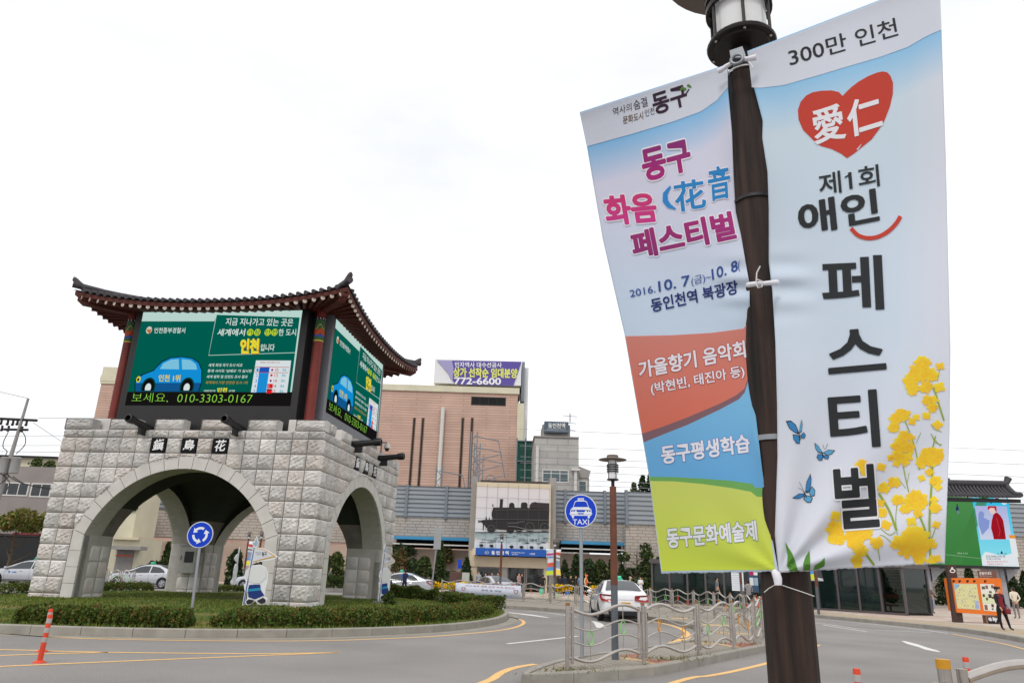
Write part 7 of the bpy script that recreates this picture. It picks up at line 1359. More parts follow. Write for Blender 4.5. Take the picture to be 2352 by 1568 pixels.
# ---- planter wall, hedge and flowers at the back of the plaza
def wallpx(name, label, pa, pb, h, dep, m, cat, z=.15):
    a, b = gnd(*pa, z), gnd(*pb, z); d = (b - a).normalized(); nn = Vector((-d.y, d.x, 0)); mb = MB(); vs = [p + nn * o + Vector((0, 0, zz)) for zz in (0, h) for p, o in ((a, 0), (b, 0), (b, dep), (a, dep))]; mb.add(vs, [(0, 1, 2, 3), (4, 5, 6, 7), (0, 1, 5, 4), (1, 2, 6, 5), (2, 3, 7, 6), (3, 0, 4, 7)]); return tag(mb.build(name, m), label, cat)
wallpx('planter_wall', 'low granite planter wall along the back of the striped plaza', (1960, 1372), (2420, 1389), .42, 1.6, M_CONC, 'planter'); wallpx('stone_bench', 'low stone bench by the shrubs seen through the side arch', (752, 1352), (830, 1354), .45, .5, M_CONC, 'bench')
# ================================================================== TREES AND SHRUBS
def tree(label, base, h, wd, kind='bush', cols=DARKG, n=900, leaf=.22, trunk=.3, group='shrubs and trees along the station wall', name=None):
    b = Vector(base); t = thing(name or {'bush': 'shrub', 'cone': 'conifer', 'tree': 'street_tree'}[kind], label, 'tree' if kind != 'bush' else 'shrub', b, 0, group); ORG[t.name] = Vector((0, 0, 0)); rg_ = np.random.default_rng(abs(hash((round(b.x, 1), round(h, 1)))) % 10000)
    z = rg_.uniform(0, 1, n); a = rg_.uniform(0, 2 * math.pi, n); r = np.sqrt(rg_.uniform(.25, 1, n))
    if kind == 'cone':
        zz = trunk * .5 + z ** 1.25 * (h - trunk * .5); rad = (1 - z ** 1.25) ** .8 * wd / 2 * (1 + .22 * np.sin(a * 3 + z * 9) + .15 * np.sin(a * 5 - z * 17)) + .05
    elif kind == 'bush':
        zz = z * h; rad = wd / 2 * np.sqrt(np.clip(1 - (z * 1.02 - .28) ** 2 / .55, .03, 1)) * (1 + .2 * np.sin(a * 3 + z * 6) + .16 * np.sin(a * 6 - z * 11 + 2))
    else:
        k = rg_.integers(0, 9, n); ca = rg_.uniform(0, 6.28, 9); cr = rg_.uniform(.15, .42, 9) * wd; cz = rg_.uniform(trunk, h * .9, 9); g_ = rg_.normal(0, 1, (n, 3)); g_ /= np.linalg.norm(g_, axis=1, keepdims=True); q = rg_.uniform(.3, 1, n) ** .5
        P = np.c_[cr[k] * np.cos(ca[k]) + g_[:, 0] * q * wd * .2, cr[k] * np.sin(ca[k]) + g_[:, 1] * q * wd * .2, cz[k] + g_[:, 2] * q * h * .10]
    if kind != 'tree': P = np.c_[rad * r * np.cos(a), rad * r * np.sin(a), zz]
    V, Fc, K = leafset(P, leaf, cols, asp=1.7); o = npmesh('crown', V, Fc, M_LEAF, t, cols=K)
    mb = MB(); mb.tube([(0, 0, -.05), (.05, 0, h * .3), (0, .05, h * .62), (.03, 0, h * .85)], [h * .022 + .03, h * .018 + .02, h * .012 + .01, .012], 7)
    for k in range(7):
        aa = k * 2.4; z0 = h * (.22 + .08 * k); L_ = wd * .38 * (1 - .06 * k); mb.tube([(0, 0, z0), (L_ * .5 * math.cos(aa), L_ * .5 * math.sin(aa), z0 + L_ * .25), (L_ * math.cos(aa), L_ * math.sin(aa), z0 + L_ * .55)], [.03 + h * .006, .02 + h * .003, .008], 5)
    mb.build('trunk', M_BARK, t, smooth=50); return t
def tree_px(label, x, ytop, wpx, kind, cols, Y=69.5, z=.15, n=1100, leaf=.2, **k):
    t_ = atY(x, ytop, Y); w_ = abs(atY(x + wpx / 2, 1320, Y).x - atY(x - wpx / 2, 1320, Y).x); return tree(label, (t_.x, Y, z), t_.z - z, w_ * (1.3 if Y > 66 and Y < 72 else 1), kind, cols, n, leaf, **k)
MIXG = np.concatenate([DARKG, GREENS])
for lab, x, yt, wp, kd, cl in (('russet leafless-looking shrub right beside the gate pier', 921, 1262, 38, 'bush', RUSTG), ('dark green shrub behind the silver taxi by the gate', 948, 1282, 34, 'bush', DARKG), ('olive bush left of the tall narrow conifer', 975, 1278, 34, 'bush', MIXG), ('tall narrow conifer left of the station entrance', 1014, 1243, 30, 'cone', MIXG), ('low grey green bush by the brown cabinet', 1040, 1312, 44, 'bush', DARKG), ('dark conifer touching the left side of the station entrance', 1072, 1280, 28, 'cone', DARKG),
    ('bushy conifer right of the station column', 1297, 1286, 30, 'cone', DARKG), ('dark conifer behind the crowd at the station', 1323, 1272, 34, 'cone', DARKG), ('dense shrub behind the orange vest', 1352, 1284, 36, 'bush', DARKG), ('green bush behind the taxi sign pole', 1380, 1286, 36, 'bush', MIXG), ('pointed conifer just left of the brown lamp post', 1403, 1284, 26, 'cone', DARKG), ('narrow dark conifer right of the brown lamp post', 1428, 1296, 26, 'cone', DARKG), ('tall loose tree whose top reaches the stone wall', 1462, 1240, 60, 'tree', MIXG), ('round bush behind the woman in white', 1484, 1288, 42, 'bush', MIXG), ('green conifer at the left end of the dark shelter', 1512, 1280, 34, 'cone', MIXG),
    ('conifer behind the dark shelter, seen through its glass', 1570, 1290, 40, 'cone', DARKG), ('bush behind the middle of the dark shelter', 1640, 1300, 46, 'bush', DARKG), ('conifer behind the timetable poster', 1700, 1295, 40, 'cone', DARKG), ('conifer behind the right shelter near its first pane', 1905, 1300, 44, 'cone', DARKG), ('bush behind the middle pane of the right shelter', 1960, 1305, 50, 'bush', DARKG), ('dark conifer seen past the right shelter door', 2020, 1300, 44, 'cone', DARKG), ('dark shrub between the right shelter and the video wall column', 2098, 1296, 36, 'bush', DARKG), ('dark conifer behind the left column of the video wall', 2166, 1294, 44, 'cone', DARKG), ('conifer behind the middle of the map board', 2222, 1298, 34, 'cone', DARKG), ('conifer right of the map board under the screen end', 2316, 1305, 40, 'cone', DARKG), ('dark conifer at the right edge of the view', 2350, 1312, 34, 'cone', DARKG)):
    tree_px(lab, x, yt, wp, kd, cl, Y=69.5 if x < 1520 else 67.5)
tree_px('slim conifer at the right of the big arch opening', 388, 1246, 30, 'cone', MIXG, Y=58); tree_px('rounded grey green bush behind the silver taxi in the arch', 358, 1290, 60, 'bush', DARKG, Y=57); tree_px('green shrub seen through the side arch', 776, 1268, 44, 'bush', GREENS, Y=62); tree_px('dark shrub at the left jamb of the side arch', 752, 1275, 34, 'bush', DARKG, Y=64); tree_px('dark shrub behind the spear of the cut-out board', 612, 1268, 44, 'bush', DARKG, Y=62); tree_px('shrub behind the lamp posts in the big arch', 545, 1262, 36, 'bush', DARKG, Y=62); tree_px('dark shrubs behind the taxi roof in the arch', 415, 1300, 60, 'bush', DARKG, Y=60)
tree_px('layered street tree in front of the grey shop building', 48, 1168, 150, 'tree', np.array([S(98, 106, 52), S(120, 122, 60), S(84, 92, 46), S(132, 112, 60)]) * 1.2, Y=54, n=2600, leaf=.2, trunk=3.6, group='street trees')
tree_px('dark pine on the hill behind the noise barrier, left of the banner', 1456, 1108, 30, 'bush', DARKG, Y=92, z=0, n=1500, leaf=.3, group='pines behind the barrier'); tree_px('taller dark pine on the hill touching the banner edge', 1476, 1092, 36, 'bush', DARKG, Y=92, z=0, n=1800, leaf=.3, group='pines behind the barrier'); tree_px('dark pine half hidden by the banner behind the noise barrier', 1494, 1086, 34, 'bush', DARKG, Y=93, z=0, n=1800, leaf=.3, group='pines behind the barrier')
rz_ = zt_
for x, yt, w_, lab in ((88, 1050, 26, 'leafy roof plant beside the water tank'), (118, 1058, 24, 'leafy roof plant at the right end of the shop roof')): tree_px(lab, x, yt, w_, 'bush', GREENS * 1.1, Y=62.8, z=rz_ - .1, n=350, leaf=.14, group='plants on the shop roof')
tree_px('small leafy plant at the foot of the side arch pier', 896, 1357, 26, 'bush', GREENS, Y=gnd(892, 1388, .4).y - .3, z=.35, n=500, leaf=.07, group='plants on the lawn')
v_ = tree_px('hanging creeper on the wall left of the station', 1025, 1246, 34, 'bush', RUSTG, Y=73.2, z=zs0 - 1.6, n=500, leaf=.18); v_ = tree_px('dark creeper spilling over the wall by the gate', 925, 1246, 60, 'bush', DARKG, Y=73.2, z=zs0 - 1.2, n=700, leaf=.18)
def px_hedge(label, pa, pb, z, h, dep, n, cols, leaf=.10, name='hedge', cat='hedge', grp='hedges of the plaza'):
    a, b = np.array(gnd(*pa, z)), np.array(gnd(*pb, z)); d = b - a; L_ = np.linalg.norm(d); d /= L_; nn = np.array([-d[1], d[0], 0]); u, v, q = RNG.uniform(0, L_, n), RNG.uniform(0, dep, n), RNG.uniform(0, 1, n) ** .7
    P = a + d * u[:, None] + nn * v[:, None]; P[:, 2] = z + q * h * (1 + .12 * np.sin(u * 2.1) + .1 * np.sin(u * 5.3)); V, Fc, K = leafset(P - a, leaf, cols); return tag(npmesh(name, V, Fc, M_LEAF, None, tuple(a), K), label, cat, grp)
px_hedge('clipped hedge on the planter wall behind the striped plaza', (1960, 1366), (2420, 1383), .5, .75, 1.4, 7000, HEDGEC, .12); px_hedge('low hedge behind the stone bench in the side arch', (748, 1349), (840, 1351), .3, .8, 1.0, 3000, GREENS, .1)
px_hedge('low hedge behind the side arch hiding the wheels of a silver taxi', (880, 1376), (1003, 1380), .28, .62, .9, 9000, HEDGEC, .06); px_hedge('low hedge near the island tip in front of the fence banner', (1000, 1388), (1125, 1398), .24, .5, 1.0, 9000, HEDGEC, .06)
YF = np.array([S(250, 214, 30), S(246, 204, 40), S(240, 190, 30), S(90, 120, 40)])
for lab, pa, pb in (('yellow chrysanthemum bed between the silver cars left of the station', (948, 1349), (1118, 1355)), ('yellow flowers right of the station column behind the crowd', (1272, 1357), (1316, 1358)), ('yellow flowers beside the orange vest', (1355, 1360), (1420, 1362)), ('yellow flowers behind the rear of the white taxi', (1492, 1365), (1560, 1368)), ('yellow flowers behind the glass of the dark shelter', (1570, 1369), (1680, 1373))):
    px_hedge(lab, pa, pb, .5, .42, .8, 1500, YF, .12, 'flower_bed', 'flowers', 'yellow flower beds at the station')
    a, b = gnd(*pa, .15), gnd(*pb, .15); mb = MB(); mb.box(min(a.x, b.x), max(a.x, b.x), a.y - .05, a.y + .9, .15, .75); tag(mb.build('flower_trough', mat('trough_brown', S(66, 48, 40), .7)), 'brown trough under the ' + lab.split(' between')[0].split(' right of')[0].split(' beside')[0].split(' behind')[0] + ' at ' + {948: 'the silver cars', 1272: 'the station column', 1355: 'the orange vest', 1492: 'the white taxi rear', 1570: 'the dark shelter'}[pa[0]], 'planter', 'flower troughs')
# ================================================================== POLE, WIRES, MASTS
M_CPOLE = mat('concrete_pole', S(150, 146, 144), .8, var=.1); M_WIRE = mat('wire_black', S(46, 44, 46), .7); M_WIREG = mat('wire_grey', S(150, 150, 152), .7)
YU = 50.; zU = zoom(0, 1350, 350, 1568); u = lambda x, y, Y=YU: atY(*zU(x, y), Y); up_ = thing('utility_pole', 'leaning concrete utility pole with crossarms and grey transformers at the left edge', 'utility pole', (u(-100, 1700).x, YU, 0)); b0 = u(-60, 1950); mb = MB(); P0, P1 = u(440, 140), u(90, 1300); ext = P1 + (P1 - P0) * (P1.z / max(.1, (P0.z - P1.z))); mb.tube([ext, P1, P0], [.19, .15, .08], 12); mb.build('pole', M_CPOLE, up_, smooth=40)
for pa, pb, wd in (((-200, 445), (575, 482), .10), ((60, 620), (435, 628), .09), ((-200, 1265), (260, 1290), .08)): mb = MB(); mb.tube([u(*pa), u(*pb)], wd, 6); mb.build('crossarm', M_GUN, up_)
for x, y in ((30, 460), (130, 470), (210, 475), (280, 470), (420, 480), (40, 560), (140, 565), (350, 575)): p = u(x, y); mb = MB(); mb.tube([p, p + Vector((.02, 0, -.28))], .075, 8); mb.ball((p.x, p.y, p.z - .32), .10); mb.build('insulator', M_CDARK, up_, smooth=50)
for x in (70, 235): p = u(x, 1180, YU - .4); mb = MB(); mb.lathe([(0, -.55), (.29, -.53), (.30, .46), (.32, .5), (.26, .55), (0, .56)], p.x, p.y, 18); mb.v = [(v[0], v[1], v[2] + p.z) for v in mb.v]; mb.build('transformer', mat('transformer_grey', S(150, 148, 146), .5, var=.1), up_, smooth=40)
for pl in ([(130, 1340), (300, 1440), (520, 1500), (820, 1560)], [(0, 1300), (80, 1360), (150, 1460), (100, 1568)], [(-50, 1500), (60, 1420), (140, 1340), (90, 1300)], [(200, 1350), (420, 1480), (800, 1530)], [(130, 660), (60, 800), (50, 900), (110, 960), (80, 1030)], [(350, 660), (395, 750), (380, 870), (250, 1000)]): mb = MB(); mb.tube([Vector((p[0], p[1], u(*p, YU - .3)[2])) if False else u(*p, YU - .3) for p in smooth_pts(pl, 5)], .03, 5); mb.build('cable', M_WIRE, up_)
def wire(label, pts, Y, r=.022, sag=0., m=M_WIREG):
    a, b = atY(*pts[0], Y), atY(*pts[1], Y); mb = MB(); mb.tube([a.lerp(b, t) - Vector((0, 0, sag * 4 * t * (1 - t))) for t in np.linspace(0, 1, 13)], r, 4); return tag(mb.build('overhead_wire', m), label, 'wire', 'overhead wires')
for lab, pa, pb, Y in (('wire from the pole top running out of the left edge', (-60, 886), (63, 914), 49.8), ('upper wire crossing behind the left battlements', (88, 960), (420, 958), 62), ('wire over the shop roof, second from the top', (-60, 1001), (400, 999), 62), ('wire over the shop roof, third from the top', (-60, 1023), (400, 1022), 62),
    ('lowest wire just above the shop roof', (-60, 1036), (400, 1040), 62), ('slanting wire from the pole down to the gate', (76, 970), (160, 1026), 55)): wire(lab, (pa, pb), Y, .02)
for i, (ya, yb) in enumerate(((985, 1022), (1023, 1047), (1048, 1070), (1062, 1082), (1078, 1098), (1096, 1112), (1108, 1122))): wire(('top', 'second', 'third', 'fourth', 'fifth', 'sixth', 'lowest')[i] + ' of the railway wires stretched above the noise barrier', ((1195, ya), (2420, yb + (yb - 1000) * .25 + 10)), 79, .022)
def mast(label, x, ytop, Y):
    a = atY(*z5v(x, ytop), Y); t = thing('catenary_mast', label, 'mast', (a.x, Y, 0), 0, 'railway masts'); w_ = .32; zb = 4.
    mb = MB()
    for s_ in (-1, 1): mb.box(a.x + s_ * w_ - .06, a.x + s_ * w_ + .06, Y - .06, Y + .06, zb, a.z)
    z = zb; k = 1
    while z < a.z - .7: mb.tube([(a.x - k * w_, Y, z), (a.x + k * w_, Y, z + .7)], .04, 4); z += .7; k = -k
    mb.build('lattice', M_BARP, t); mb = MB(); mb.tube([(a.x, Y, a.z - .5), (a.x + 2.6, Y, a.z - .9), (a.x + 3.0, Y, a.z - 2.6)], .06, 5); mb.tube([(a.x, Y, a.z - 3.2), (a.x + 2.8, Y, a.z - 2.4)], .05, 5); mb.build('bracket_arm', M_BARP, t)
    if ytop > 800: mb = MB(); mb.tube([(a.x + 1.6 + .5 * math.cos(q), Y, a.z - 4 + .5 * math.sin(q)) for q in np.linspace(0, 6.283, 15)[:-1]], .05, 5, closed=True); mb.build('tension_wheel', M_BARP, t)
for lab, x, yt, Y in (('tallest lattice railway mast in front of the pink building', 905, 775, 77), ('second lattice railway mast beside the tallest one', 932, 880, 81), ('third lattice railway mast, above the entrance roof edge', 960, 985, 86), ('short lattice railway mast behind the drain pipe', 588, 1090, 80)): mast(lab, x, yt, Y)
# ================================================================== THINGS ON THE LAWN
zk = zoom(780, 1830, 220, 1150); bK = gnd(*zk(560, 1480), .34); nK = Vector((-.12, -.99, 0)).normalized(); ok_ = lambda x, y, off=0.: Vector(onp(*zk(x, y), bK - nK * off, nK)); M_BOARDW = mat('board_white', S(222, 224, 228), .5, var=.03)
ct = thing('cutout_board', 'white-edged cut-out board with a spear and a pennant on the lawn', 'cut-out board', bK)
def cbuild(root, fn):
    mb = MB(); mb.slab([fn(*p) for p in ((440, 715), (520, 672), (640, 662), (740, 715), (785, 820), (775, 980), (735, 1110), (725, 1235), (770, 1290), (745, 1365), (650, 1388), (575, 1352), (545, 1312), (480, 1385), (395, 1398), (362, 1345), (402, 1280), (410, 1150), (352, 1120), (345, 1030), (382, 985), (348, 880), (378, 780))], .03); fig = mb.build('panel', M_BOARDW, root)
    mb = MB(); mb.slab([fn(*p, -.004) for p in ((512, 345), (548, 345), (350, 1390), (312, 1402))], .03); pole = mb.build('spear_shaft', M_BOARDW, root); mb = MB(); mb.slab([fn(*p, -.006) for p in ((575, 145), (588, 205), (612, 250), (600, 325), (560, 352), (510, 335), (490, 240), (525, 250))], .03); sp = mb.build('spear_head', M_BOARDW, root)
    E = [(545, 345), (600, 352), (690, 365), (790, 405), (880, 465), (960, 512), (930, 545), (860, 575), (760, 590), (640, 610), (505, 640)]; zig = []
    for i in range(len(E) - 1):
        for q in range(4): f = q / 4; p = (E[i][0] + (E[i + 1][0] - E[i][0]) * f, E[i][1] + (E[i + 1][1] - E[i][1]) * f); zig.append((p[0], p[1] + (9 if q % 2 else -4)))
    mb = MB(); mb.slab([fn(*p, -.002) for p in zig + [(490, 650)]], .03); pen = mb.build('pennant', M_BOARDW, root)
    for part, items in ((pole, [([(524, 355), (540, 355), (346, 1380), (326, 1385)], S(44, 92, 156))]), (sp, [([(572, 175), (582, 215), (598, 262), (585, 318), (555, 335), (520, 318), (506, 260), (535, 270)], S(150, 170, 190))]), (pen, [([(548, 362), (700, 385), (800, 435), (930, 520), (830, 545), (680, 575), (510, 625)], S(206, 160, 70)), ([(546, 372), (690, 398), (800, 448), (880, 514), (800, 528), (660, 562), (512, 612)], S(206, 208, 216))]), (fig, [([(392, 790), (450, 730), (540, 690), (640, 682), (725, 730), (760, 820), (740, 900), (660, 990), (520, 1010), (420, 960), (368, 870)], S(214, 214, 214)), ([(440, 1030), (640, 1020), (650, 1120), (715, 1220), (540, 1290), (425, 1250), (415, 1130)], S(34, 56, 120)), ([(418, 1110), (640, 1080), (645, 1130), (420, 1150)], S(40, 140, 176)), ([(380, 1330), (430, 1290), (530, 1305), (480, 1370), (400, 1380)], S(48, 46, 52)), ([(575, 1320), (690, 1260), (740, 1300), (730, 1350), (650, 1372)], S(48, 46, 52))])):
        A = Art()
        for k, (pts, c) in enumerate(items): A.poly(pts, c, k + 1, 'colour_panel')
        if part is pen: A.text('동구', (675, 510), (762, 505), (668, 440), S(50, 46, 54), 4, .02, 'lettering'); A.text('역사의 숨결', (555, 455), (650, 458), (556, 430), S(110, 106, 112), 4, 0, 'lettering'); A.text('문화도시', (575, 492), (655, 490), (574, 468), S(110, 106, 112), 4, 0, 'lettering')
        A.build(lambda x, y, l: fn(x, y, -.008 - .003 * l), part, ink('print_ink'))
    mb = MB(); o_ = fn(560, 1395); mb.box(o_.x - .25, o_.x + .25, o_.y + .02, o_.y + .4, .3, .42); mb.build('foot', M_STEELG, root)
cbuild(ct, ok_)
for lab, px, rz in (('cut-out board seen almost edge-on beside the side arch', (884, 1385), math.radians(72)), ('grey back edge of a cut-out board behind the big arch jamb', (533, 1352), math.radians(-78))):
    d_ = dup(ct, label=lab); q = gnd(px[0], px[1], .4); d_.location = q; d_.rotation_euler = (0, 0, rz)
mb = MB(); p = gnd(358, 1395, .3); mb.box(p.x - .55, p.x + .55, p.y - .3, p.y + .3, .25, .38, .03); tag(mb.build('stone_plaque', mat('slate_stone', S(120, 114, 112), .6, var=.15)), 'flat grey stone plaque lying in the grass behind the hedge', 'plaque')
# small banners on the far lamp posts
def small_banner(label, lamp, sx, cols, w_=.55, h=1.75, z1_=3.25, text=True):
    b = lamp.location; t = thing('lamp_banner', label, 'banner', (b.x, b.y, b.z + z1_)); mb = MB(); n = 10
    pt = lambda u_, v, o=0.: Vector((b.x + sx * (.09 + u_ * w_ * (1 - .25 * math.sin(v * 3.14))), b.y - .1 - .06 * math.sin(v * 6 + u_ * 2) + o, b.z + z1_ - v * h))
    mb.add([pt(i / 4, j / n) for j in range(n + 1) for i in range(5)], [(j * 5 + i, j * 5 + i + 1, j * 5 + i + 6, j * 5 + i + 5) for j in range(n) for i in range(4)]); o = mb.build('cloth', M_BOARDW, t, smooth=60); o.modifiers.new('hem', 'SOLIDIFY').thickness = .003; A = Art()
    for (v0, v1, c) in cols: A.poly([(.0, v0), (1, v0 + .03), (1, v1 + .03), (0, v1)], c, 1, 'colour_panel')
    A.build(lambda x, y, l: pt(x, min(1, y), -.01 * l), t, ink('print_ink'), cut=.1); mb = MB(); mb.tube([(b.x, b.y - .1, b.z + z1_), (b.x + sx * (w_ + .12), b.y - .1, b.z + z1_)], .012, 6); mb.build('rod', M_ZIP, t)
FULL = [(.02, .05, S(150, 200, 235)), (.14, .22, S(190, 80, 150)), (.26, .32, S(120, 150, 210)), (.5, .66, S(216, 100, 82)), (.66, .8, S(84, 150, 214)), (.8, .96, S(196, 212, 66))]; HRT = [(.1, .2, S(214, 80, 70)), (.3, .34, S(90, 90, 96)), (.42, .7, S(150, 160, 180)), (.75, .95, S(236, 206, 90))]
small_banner('small coloured banner on the left of the lamp post by the station column', fl2, -1, FULL); small_banner('small heart banner on the right of the lamp post by the station column', fl2, 1, HRT, .35); small_banner('narrow white banner on the lamp post seen through the big arch', fl3, 1, HRT + FULL[4:], .5); small_banner('blue and lime banner end below the large flower banner', fl6, -1, FULL, .5, z1_=3.4); small_banner('striped narrow banner end on the right of the shelter lamp', fl6, 1, [(.1, .9, S(70, 70, 74))], .25, z1_=3.4)
# ================================================================== PEOPLE
def pmat(c): return mat('cloth_%02x%02x%02x' % tuple(int(v * 255) for v in c), c, .85, var=.12, vs=14)
SKIN = mat('skin', S(206, 160, 132), .6, var=.06); HAIRM = mat('hair_black', S(28, 24, 24), .6, var=.2, vs=30); EYEM = mat('eye_dark', S(30, 24, 24), .3)
def person(label, foot, h, yaw, top, bottom, shoe=S(40, 38, 40), pose='stand', arms=('down', 'down'), hair='short', sleeve=True, cap=None, vest=None, z=.15, group='people around the station', vw=.17, base=None, long_coat=False):
    J, E, RAD, LAB = {}, [], {}, {}
    def j(n, p, r, ry=None): J[n] = Vector(p); RAD[n] = (r, ry or r)
    sit = pose == 'sit'; hz = .50 if sit else .93
    j('pelvis', (0, 0, hz), .135, .105); j('waist', (0, 0, hz + .17), .125, .095); j('chest', (0, .01, hz + .40), .155, .11); j('neck', (0, 0, hz + .54), .052); j('jaw', (0, -.02, hz + .61), .066, .075); j('skull', (0, -.01, hz + .69), .082, .095); j('crown', (0, .0, hz + .765), .058, .07)
    E += [('pelvis', 'waist', 'b'), ('waist', 'chest', 't'), ('chest', 'neck', 't'), ('neck', 'jaw', 's'), ('jaw', 'skull', 's'), ('skull', 'crown', 's')]
    j('nose', (0, -.115, hz + .655), .014); E.append(('jaw', 'nose', 's'))
    for s, n, am in ((-1, 'r', arms[0]), (1, 'l', arms[1])):
        j('sh' + n, (s * .185, 0, hz + .455), .062); E.append(('chest', 'sh' + n, 't'))
        el, wr = {'down': ((s * .225, .03, hz + .17), (s * .235, -.04, hz - .07)), 'fold': ((s * .24, .0, hz + .17), (-s * .02, -.19, hz + .24)), 'back': ((s * .26, .09, hz + .17), (s * .05, .15, hz + .0)), 'fwd': ((s * .23, -.05, hz + .17), (s * .16, -.28, hz + .16)), 'reach': ((s * .25, -.14, hz + .30), (s * .24, -.40, hz + .30)), 'swing': ((s * .22, .10, hz + .19), (s * .22, .12, hz - .05)), 'swingf': ((s * .22, -.06, hz + .17), (s * .20, -.20, hz - .02))}[am]
        j('el' + n, el, .043); j('wr' + n, wr, .029); E += [('sh' + n, 'el' + n, 't'), ('el' + n, 'wr' + n, 't' if sleeve else 's')]
        d = (Vector(wr) - Vector(el)).normalized(); side = Vector((0, -1, 0)).cross(d).normalized() if abs(d.y) < .9 else Vector((1, 0, 0)); fr = side.cross(d).normalized()
        pm = Vector(wr) + d * .075; j('pa' + n, pm, .030, .022); E.append(('wr' + n, 'pa' + n, 's'))
        for k in range(4):
            o = fr * (k - 1.5) * .019; L_ = (.062, .072, .068, .052)[k]; q1 = pm + d * .03 + o; q2 = q1 + d * L_ * .55 + side * .008 * s; q3 = q2 + d * L_ * .4 + side * .02 * s
            j('f%d%s' % (k, n), q1, .0095); j('g%d%s' % (k, n), q2, .0085); j('h%d%s' % (k, n), q3, .007); E += [('pa' + n, 'f%d%s' % (k, n), 's'), ('f%d%s' % (k, n), 'g%d%s' % (k, n), 's'), ('g%d%s' % (k, n), 'h%d%s' % (k, n), 's')]
        tb_ = Vector(wr) + d * .03 - fr * .03; j('th' + n, tb_, .010); j('ti' + n, tb_ + d * .045 - fr * .022, .008); E += [('pa' + n, 'th' + n, 's'), ('th' + n, 'ti' + n, 's')]
        hp = (s * .095, 0, hz - .05)
        if sit: kn, an = (s * .11, -.42, hz - .02), (s * .11, -.40, .09)
        elif pose == 'walk': kn, an = ((s * .10, -.16 if s > 0 else .05, .50), (s * .10, -.30 if s > 0 else .26, .09 if s > 0 else .12))
        elif pose == 'stride': kn, an = ((s * .17, -.04, .49), (s * .30 if s > 0 else s * .08, .0, .09))
        else: kn, an = (s * .10, -.02, .49), (s * .105, .02, .09)
        j('hip' + n, hp, .092); j('kn' + n, kn, .062); j('an' + n, an, .042); j('to' + n, (an[0] + s * .02, an[1] - .15, an[2] - .055), .036, .03); E += [('pelvis', 'hip' + n, 'b'), ('hip' + n, 'kn' + n, 'b'), ('kn' + n, 'an' + n, 'b'), ('an' + n, 'to' + n, 'f')]
        if long_coat: RAD['hip' + n] = (.115, .115)
    nm = list(J); ix = {n: i for i, n in enumerate(nm)}; bm = bmesh.new(); ly = bm.verts.layers.skin.verify(); vs = [bm.verts.new(J[n]) for n in nm]
    for n, v in zip(nm, vs): v[ly].radius = RAD[n]; v[ly].use_root = n == 'pelvis'
    for a, b, _ in E: bm.edges.new((vs[ix[a]], vs[ix[b]]))
    me = bpy.data.meshes.new('person'); bm.to_mesh(me); bm.free(); tmp = bpy.data.objects.new('tmp', me); COL.objects.link(tmp); tmp.modifiers.new('sk', 'SKIN').use_smooth_shade = True; tmp.modifiers.new('ss', 'SUBSURF').levels = 1
    m2 = bpy.data.meshes.new_from_object(tmp.evaluated_get(bpy.context.evaluated_depsgraph_get())); bpy.data.objects.remove(tmp)
    V = [v.co.copy() for v in m2.vertices]; F_ = [tuple(p.vertices) for p in m2.polygons]; seg = [(J[a], J[b], l) for a, b, l in E]; MI = []; code = {'s': 0, 't': 1, 'b': 2, 'f': 3}
    for f in F_:
        c = sum((V[i] for i in f), Vector()) / len(f); best, bl_ = 9, 's'
        for a, b, l in seg:
            ab = b - a; t = max(0, min(1, (c - a).dot(ab) / max(1e-9, ab.length_squared))); dd = (c - a - ab * t).length
            if dd < best: best, bl_ = dd, l
        if bl_ in 'tb' and abs(c.x) < .17 and not sit: bl_ = 't' if c.z > hz - (.16 if long_coat else .04) and c.z < hz + .545 else bl_
        if bl_ == 't' and c.z > hz + .53 and abs(c.x) < .07: bl_ = 's'
        if not sleeve and bl_ == 't' and abs(c.x) > .2 and c.z < hz + .2: bl_ = 's'
        k = code[bl_]
        if vest is not None and bl_ == 't' and abs(c.x) < vw and (vw > .1 or c.y < .02): k = 5
        MI.append(k)
    mb = MB(); mb.add(V, F_); mb.mi = MI; mb.m = 4
    for s in (-1, 1): mb.ball((s * .032, -.098, hz + .685), .011, .008, .009, 8, 6)
    mb.m = 0
    for s in (-1, 1): mb.ball((s * .088, .0, hz + .665), .014, .025, .034, 8, 6)
    mb.m = 6; mb.ball((0, -.092, hz + .615), .026, .010, .006, 8, 5)
    b = base if base is not None else gnd(foot[0], foot[1], z); t = thing('person', label, 'person', b, 0, group); ORG[t.name] = Vector((0, 0, 0)); t.rotation_euler = (0, 0, yaw); t.scale = (h / (1.735 if not sit else 1.3),) * 3 if not sit else (1, 1, 1)
    body = mb.build('body', [SKIN, pmat(top), pmat(bottom), pmat(shoe), EYEM, pmat(vest) if vest is not None else SKIN, mat('lips', S(170, 96, 90), .5)], t, smooth=70)
    hm = MB(); n, m = 14, 8
    def capm(rx, ry, rz_, cz, lo, cy=0.): hm.add([(rx * math.sin(a) * math.cos(b_), cy + ry * math.sin(a) * math.sin(b_), hz + cz + rz_ * math.cos(a)) for i in range(m + 1) for a in (lo * i / m,) for b_ in [2 * math.pi * k / n for k in range(n)]], [(i * n + k, i * n + (k + 1) % n, (i + 1) * n + (k + 1) % n, (i + 1) * n + k) for i in range(m) for k in range(n)])
